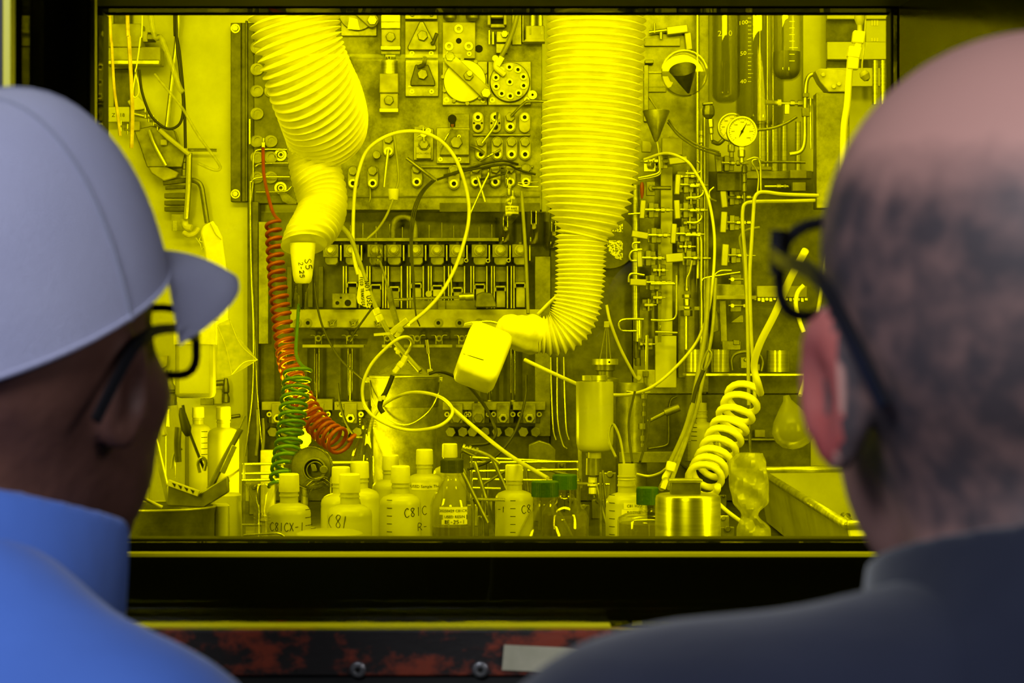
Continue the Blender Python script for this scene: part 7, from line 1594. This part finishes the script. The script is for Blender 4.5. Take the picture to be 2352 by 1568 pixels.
# --- wire rack across the worktop
def wire_rack(label, bars, legs, Y0):
    t = T('wire_rack', label, 'rack', bars[0][0], floor_y(Y0), Y0)
    def at(x, y, Y): q = P(x, y, Y) - t.o.location; return (q.x / t.k + t.px, -q.z / t.k + t.py, -q.y / t.k)
    for x0, y0, x1, y1, Yq in bars: t.m.tube([at(x0, y0, Yq), at(x1, y1, Yq)], 3.4, 8, 0); t.part('bar', 'rod_steel')
    for x, y, Yq in legs: t.m.tube([at(x, y, Yq), at(x, floor_y(Yq) - 2, Yq)], 4, 8, 0); t.part('leg', 'hex_dark')
    for x, (ya, Ya), (yb, Yb) in ((legs[0][0], legs[0][1:], legs[1][1:]), (legs[2][0], legs[2][1:], legs[3][1:])): t.m.tube([at(x, ya, Ya), at(x, yb, Yb)], 3, 8, 0); t.part('cross_bar', 'rod_steel')
wire_rack('left steel wire rack lit by the work lamp, beside the green spiral hose', [(557, 1066, 655, 1064, 4.3), (556, 1088, 652, 1086, 4.15), (556, 1103, 650, 1101, 4.0)], [(560, 1066, 4.3), (560, 1103, 4.0), (648, 1064, 4.3), (648, 1101, 4.0)], 4.15)
wire_rack('right steel wire rack behind the green-capped bottles', [(1080, 1050, 1335, 1062, 4.35), (1080, 1062, 1332, 1060, 4.25), (1080, 1082, 1330, 1078, 4.1), (1080, 1100, 1330, 1104, 3.95), (1082, 1120, 1150, 1122, 3.8), (1084, 1146, 1160, 1148, 3.6)], [(1083, 1050, 4.35), (1086, 1146, 3.6), (1328, 1062, 4.35), (1328, 1104, 3.95)], 4.0)
for i, (x0, y0, x1, y1, Yq, lab) in enumerate(((760, 1062, 820, 1062, 4.3, 'short bright wire bar behind the tipped jar'), (1310, 1110, 1400, 1112, 3.9, 'short wire bar under the white nuts'), (545, 1205, 600, 1205, 3.3, 'low wire bar behind the funnel bottle'))):
    s = S1(x0, floor_y(Yq), Yq); s.m.tube([(x0, y0), (x1, y1)], 3.4, 8, 0); s.m.tube([(x0, y0), (x0, floor_y(Yq) - 2)], 2, 6, 0); s.m.tube([(x1, y1), (x1, floor_y(Yq) - 2)], 2, 6, 0); s.done('wire_bar', 'rod_steel', lab, 'bar')
for i, (x0, y0, x1, y1, Yq, w_) in enumerate(((1090, 1060, 1140, 1225, 3.7, 'leaning left of the ticked bottle'), (1130, 1050, 1165, 1130, 3.9, 'behind the ticked bottle'), (1060, 1080, 1120, 1200, 3.6, 'crossing the first, lower'), (1350, 1040, 1390, 1200, 3.8, 'beside the open bottle'), (1205, 1060, 1222, floor_y(4.0) - 4, 4.0, 'short and dark, above the green cap'), (1332, 1025, 1334, 1120, 4.0, 'upright left of the black collar'))):
    s = S1(x0, y0, Yq); s.m.tube([(x0, y0, 0), (x1, y1, 8)], 5, 8, 0); s.done('dark_rod', 'hex_dark', 'dark rod on the worktop, ' + w_, 'rod')
t = T('support_block', 'grey sloping foot block of the recess post on the worktop', 'block', 1243, 1068, 4.45); t.m.prism([(1210, floor_y(4.45)), (1214, 1020), (1238, 1010), (1262, 1018), (1276, 1032), (1272, floor_y(4.45))], 0, 30); t.part('block', 'steel_plate', bevel=2)
for i, (x, y) in enumerate(((1265, 842), (1280, 842), (1295, 845))): pipe([(x, 820), (x + 2, 900), (x + 6, 985), (x + 12, 1010)] if i != 1 else [(x, 820), (x + 1, 960), (x + 12, 1018), (x + 22, 1030)], 2, 'thin upright pipe left of the translucent cylinder, ' + ordl(i, 3), 'rod_steel', 4.94)
s = S1(618, floor_y(4.45), 4.45); s.m.box(601, 1032, 634, floor_y(4.45), 0, 26); s.done('bright_block', 'block_pale', 'bright low block lit by the lamp left of the green spiral', 'block', bevel=2)
for i, x in enumerate((590, 604)): pipe([(x, 940 + 20 * i), (x + 2, 1000), (x - 2, 1046)], 4, 'short bright upright strip near the lamp, ' + ('left' if i == 0 else 'right'), 'steel_bright', 4.93, 'upright_strip', 'strip')
# clutter of dull blocks between bottles
rng = random.Random(11)
spots = [(585, 1120), (1085, 1165), (1110, 1190), (1120, 1150), (1310, 1150), (1340, 1165), (1375, 1150), (1660, 1190), (1670, 1215), (1660, 1140), (760, 1150), (870, 1090), (700, 1140), (1230, 1085), (1290, 1070), (1400, 1090)]
near = ['the funnel bottle', 'the crossing rods', 'the ticked bottle foot', 'the dark leaning rod', 'the second green cap', 'the glass stem', 'the white nuts', 'the steel weight', 'the clear bag foot', 'the white spiral foot', 'the tipped jar', 'the open flask', 'the C81CX-1 bottle', 'the nearest green cap', 'the top wire bar', 'the open bottle neck']
for (x, y), nn in zip(spots, near):
    Yq = min(4.6, max(2.9, .36 * F / (y - 784))); s = S1(x, y + 18, Yq); a, b_ = rng.uniform(8, 18), rng.uniform(8, 16); s.m.box(x - a, y - b_ / 2, x + a, floor_y(Yq), -10, 10, rot=rng.uniform(-12, 12) * 0); s.m.disc(x, y - 2, a * .5, 10, 16, 6)
    s.done('metal_block', ('steel_plate', 'hex_dark', 'steel_bright')[rng.randrange(3)], 'small metal block with a bolt on the worktop near ' + nn, 'block', bevel=2)
for i, (x0, y0, x1, y1, Yq, m_) in enumerate(((1110, 1110, 1175, 1075, 3.9, 'hex_dark'), (1240, 1075, 1330, 1095, 4.2, 'steel_plate'), (1060, 1035, 1120, 1060, 4.4, 'hex_dark'), (1380, 1080, 1400, 1190, 3.7, 'hex_dark'), (780, 1075, 830, 1095, 4.3, 'steel_plate'))):
    s = S1(x0, y0, Yq); s.m.tube([(x0, floor_y(Yq) - 3, 0), (x0, y0 + 6, 0), (x0 + 4, y0, 0), (x1 - 4, y1, 6), (x1, y1 + 6, 6), (x1, floor_y(Yq) - 3, 6)], 3.4, smooth=0)
    s.done('wire_stand', m_, 'small bent-rod stand on the worktop, ' + ('crossing beside the ticked bottle', 'behind the second green cap', 'behind the pipe connector', 'beside the open bottle', 'behind the tipped jar')[i], 'stand')
# --- free tubing through the cell
def loop(label, pts, r_, m='tubing_white', name='plastic_tube', cat='tube'): return tube3(name, pts, r_, m, label, cat)
loop('pale tube making a big loop over the pail and down into the flask', [(931, 815, 3.9), (941, 800, 3.9), (946, 785, 3.88), (936, 774, 3.86), (915, 778, 3.85), (885, 801, 3.85), (852, 838, 3.85), (834, 881, 3.85), (834, 919, 3.85), (847, 945, 3.84), (868, 963, 3.82), (907, 981, 3.8), (952, 988, 3.78), (1003, 980, 3.76), (1032, 961, 3.78), (1039, 938, 3.82), (1016, 914, 3.86), (978, 902, 3.9), (939, 902, 3.93), (901, 916, 3.95), (872, 938, 3.96), (855, 965, 3.96), (846, 1005, 3.95)], 3.8)
loop('straight pale tube slanting down right from the loop to the green caps', [(1037, 936, 3.84), (1100, 990, 3.8), (1170, 1045, 3.7), (1258, 1098, 3.6)], 4.6)
loop('large thin tube ring hanging in front of the recess', [(822, 630, 4.5), (813, 590, 4.5), (811, 530, 4.5), (814, 450, 4.5), (822, 400, 4.5), (840, 350, 4.5), (870, 322, 4.5), (910, 305, 4.5), (951, 301, 4.5), (985, 308, 4.5), (1018, 328, 4.48), (1045, 362, 4.45), (1064, 408, 4.45), (1076, 460, 4.45), (1076, 510, 4.42), (1064, 562, 4.4), (1044, 618, 4.35), (1014, 672, 4.3), (979, 712, 4.25), (938, 745, 4.2)], 4.2)
loop('thick dull tube slanting down from the left sleeve to the beam', [(780, 515, 4.3), (805, 545, 4.28), (826, 602, 4.25), (846, 660, 4.22), (870, 720, 4.2), (900, 775, 4.15), (930, 812, 4.12), (965, 852, 4.1)], 5.4, 'tubing_dim')
loop('thin tube dropping from the pale stopper to the left', [(904, 300, 4.6), (915, 400, 4.6), (908, 440, 4.58), (890, 490, 4.56), (868, 525, 4.56), (842, 550, 4.56)], 3, 'tubing_dim')
s = S1(904, 460, 4.58); s.m.lathe(904, [(0, 433), (14, 434), (13, 444), (10, 459), (0, 460)], seg=24); s.done('rubber_stopper', 'tubing_white', 'pale tapered stopper on the thin tube below the panel', 'stopper')
cbn = T('cable_bundle', 'bundle of three thin black cables drooping across the recess', 'cable', 992, 414, 4.6)
for i, dx in enumerate((0, 4, 8)): tube3('cable', [(992 + dx, 414, 4.6), (968 + dx, 438, 4.58), (952 + dx, 470, 4.56), (944 + dx, 505, 4.55), (942 + dx * .6, 560, 4.54), (947 + dx * .5, 640, 4.5), (955, 720, 4.45), (964, 748, 4.4)], 1.6, 'cable_black', None, None, parent=cbn.o)
loop('dark thin cable crossing the recess from the handle to the pail', [(722, 650, 4.4), (728, 700, 4.38), (745, 760, 4.36), (780, 822, 4.34), (830, 868, 4.33), (846, 880, 4.33)], 2.4, 'cable_black', 'black_cable', 'cable')
loop('thin dark rod leaning across the beam left of the tag', [(860, 700, 4.6), (820, 755, 4.58), (800, 785, 4.56)], 2.4, 'cable_black', 'dark_wire', 'wire')
loop('dark hose hanging down left of the right sleeve', [(1198, 440, 4.55), (1206, 560, 4.52), (1210, 640, 4.5), (1213, 720, 4.48)], 4, 'tubing_dim', 'dull_hose', 'hose')
loop('pale hose end poking out behind the right sleeve bend', [(1305, 658, 3.68), (1268, 690, 3.68), (1236, 722, 3.68)], 4.4)
loop('pale tube running right from the cuff to the translucent cylinder', [(1205, 826, 3.85), (1245, 845, 3.83), (1290, 866, 3.82), (1328, 883, 3.82)], 4.4)
loop('long thin tube sweeping behind the translucent cylinder', [(1400, 907, 4.0), (1450, 905, 4.05), (1498, 888, 4.1), (1545, 850, 4.15), (1590, 800, 4.2), (1612, 760, 4.25), (1630, 700, 4.3), (1640, 610, 4.35), (1640, 530, 4.4), (1625, 450, 4.45), (1600, 400, 4.5), (1575, 368, 4.5), (1530, 352, 4.55), (1480, 366, 4.6)], 3.8)
loop('thin tube slanting from the right sleeve down to the pale bracket', [(1393, 700, 4.4), (1402, 740, 4.4), (1425, 800, 4.42), (1460, 868, 4.44)], 3.6)
loop('dark cord arching down right of the pail to the wire rack', [(1210, 860, 4.2), (1208, 905, 4.2), (1195, 960, 4.15), (1172, 1010, 4.1), (1130, 1055, 4.05), (1075, 1078, 4.0)], 3, 'cable_black', 'black_cable', 'cable')
loop('black hose coming out from under the pail lid toward the right', [(985, 858, 4.15), (1010, 853, 4.15), (1045, 865, 4.18), (1080, 890, 4.2), (1115, 935, 4.22), (1135, 975, 4.22), (1138, 1000, 4.2), (1120, 1018, 4.2), (1080, 1022, 4.2)], 4, 'cable_black', 'black_hose', 'hose')
loop('dark cable sagging left of the open flask', [(775, 880, 4.3), (782, 930, 4.28), (795, 970, 4.25), (815, 1000, 4.2), (835, 1004, 4.15)], 3, 'cable_black', 'black_cable', 'cable')
loop('curved pale tube hooked behind the right-hand visitor', [(1846, 655, 3.6), (1832, 672, 3.6), (1828, 700, 3.6), (1836, 735, 3.6), (1846, 762, 3.6)], 5, 'coil_white')
tbn = T('tube_bundle', 'pair of long dull tubes slanting down behind the white spiral hose', 'tube', 1628, 640, 4.3)
for i, dx in enumerate((0, 16)): tube3('tube', [(1628 + dx, 640, 4.3), (1620 + dx, 760, 4.2), (1600 + dx * .8, 880, 4.1), (1585 + dx * .6, 960, 3.9), (1552 + dx * .6, 1050, 3.6), (1520 + dx, 1120, 3.3)], 6 - 2 * i, 'tubing_dim', None, None, parent=tbn.o)
t = T('loop_handle_tool', 'long dark tool with a loop handle slanting down from the cup shelf', 'tool', 1560, 1010, 3.5); t.m.tube([(1628, 802, 0), (1634, 815, 0), (1626, 838, 0), (1616, 852, 0), (1611, 842, 0), (1620, 815, 0), (1628, 802, 0)], 3, 8); t.part('loop_handle', 'hex_dark'); t.m.tube([(1616, 850, 0), (1600, 890, 0), (1590, 930, 0)], 5, 10); t.part('black_grip', 'rubber_black'); t.m.tube([(1592, 925, 0), (1572, 990, 0), (1540, 1060, 4)], 5.5, 10); t.part('shaft', 'tubing_dim')
t = T('tube_coupling', 'white hexagonal tube coupling left of the white spiral foot', 'coupling', 1535, 1120, 3.3); t.m.box(1530, 1060, 1551, 1082, -10, 12, rot=14); t.part('hex_body', 'white_plastic', bevel=3); t.m.tube([(1536, 1082, 0), (1527, 1096, 0), (1528, 1100, 6)], 7, 12); t.m.box(1520, 1100, 1532, 1122, -4, 6, rot=20); t.part('elbow', 'white_plastic', bevel=2)
loop('thin tube curving from the bottle wires to the white coupling', [(1462, 1088, 3.35), (1490, 1093, 3.35), (1515, 1086, 3.33), (1530, 1075, 3.31)], 2.6)
for i, pts in enumerate(([(1434, 1068, 3.4), (1425, 1010, 3.45), (1410, 975, 3.5), (1400, 985, 3.5), (1400, 1015, 3.48), (1415, 1050, 3.45)], [(1452, 1062, 3.4), (1446, 1010, 3.45), (1445, 960, 3.55), (1458, 900, 3.7)], [(1470, 1060, 3.5), (1485, 1010, 3.6), (1492, 960, 3.7)])): loop('dark wire rising from the open bottle neck, ' + ordl(i, 3), pts, 3, 'tubing_dim' if i == 0 else 'cable_black', 'wire_lead', 'wire')
loop('pale tube slanting low between the steel weight and the clear bag', [(1640, 1145, 3.3), (1668, 1172, 3.25), (1705, 1200, 3.2)], 4.6)
# white paper tag with lettering
t = T('warning_tag', 'white paper tag lettered DO NOT USE, FEED TRANSFER hanging on the thick tube', 'tag', 838, 705, 4.08)
t.m.prism([(823, 615), (829, 622), (838, 650), (850, 672), (855, 695), (850, 706), (836, 704), (822, 696), (819, 684), (824, 650)], 0, 1); tg_ = t.part('paper', 'paper'); t.m.tube([(824, 618, 0), (818, 600, 0), (812, 585, -2)], .8, 5); t.part('string', 'tubing_white')
lettering(t.m, 'NOT USE', 847, 645, 10, 7.0, 82, .9, 1.3, sp=1.2); lettering(t.m, 'FEED TRANSFER', 833, 636, 6.5, 4.2, 86, .7, 1.3, sp=1.22); t.part('marker_writing', 'ink', tg_)
t = T('tube_joiner', 'white ringed tube joiner on the thick tube below the paper tag', 'joiner', 872, 735, 4.14); t.m.tube([(863, 708), (868, 722)], 8.5, 8, 0); t.m.tube([(869, 723), (875, 737)], 8.5, 8, 0); t.part('joiner', 'white_plastic', bevel=1, angle=20)
t = T('clamp_forceps', 'crossed metal forceps and clamp above the pail', 'forceps', 915, 790, 4.06)
t.m.tube([(893, 662, 0), (900, 700, 0), (912, 745, 0)], 7, 6); t.part('flat_arm', 'steel_panel'); t.m.tube([(872, 600, -10), (885, 640, -6), (895, 685, 0)], 3, 8); t.part('thin_shaft', 'steel_plate'); t.m.box(893, 742, 942, 756, 0, 10, rot=-38); t.m.box(905, 758, 930, 770, 2, 12, rot=-55); t.part('cross_arm', 'handle_pale', bevel=2); t.m.disc(920, 756, 7, 10, 16, 16); t.part('pivot', 'steel_bright'); t.m.box(859, 764, 898, 770, 0, 6, rot=-5); t.part('side_bar', 'tubing_white')
t = T('silver_clamp', 'flat silver clamp plate reaching left from the cloth cuff', 'clamp', 1105, 752, 3.6); t.m.prism([(1066, 742), (1083, 738), (1120, 736), (1156, 744), (1156, 756), (1110, 756), (1085, 748), (1066, 750)], 0, 6); t.part('plate', 'steel_bright', bevel=1.5); t.m.disc(1101, 748, 5, 6, 9, 14); t.m.tube([(1085, 742, 6), (1120, 738, 8), (1145, 742, 6)], 2.4, 8); t.part('pin', 'rod_steel')
t = T('pipe_connector', 'ribbed metal pipe connector in front of the bottom row, right of the cap', 'connector', 1082, 1035, 3.8)
for a, r_ in ((1062, 8), (1070, 5), (1076, 8.5), (1084, 5.5), (1092, 8)): t.m.tube([(a, 1026 + (a - 1062) * .28, 0), (a + 5, 1028 + (a - 1062) * .28, 0)], r_, 8, 0)
t.m.tube([(1062, 1028, 0), (1100, 1037, 0), (1125, 1048, 0), (1148, 1065, 0)], 4, 8); t.part('connector', 'steel_bright', angle=25)
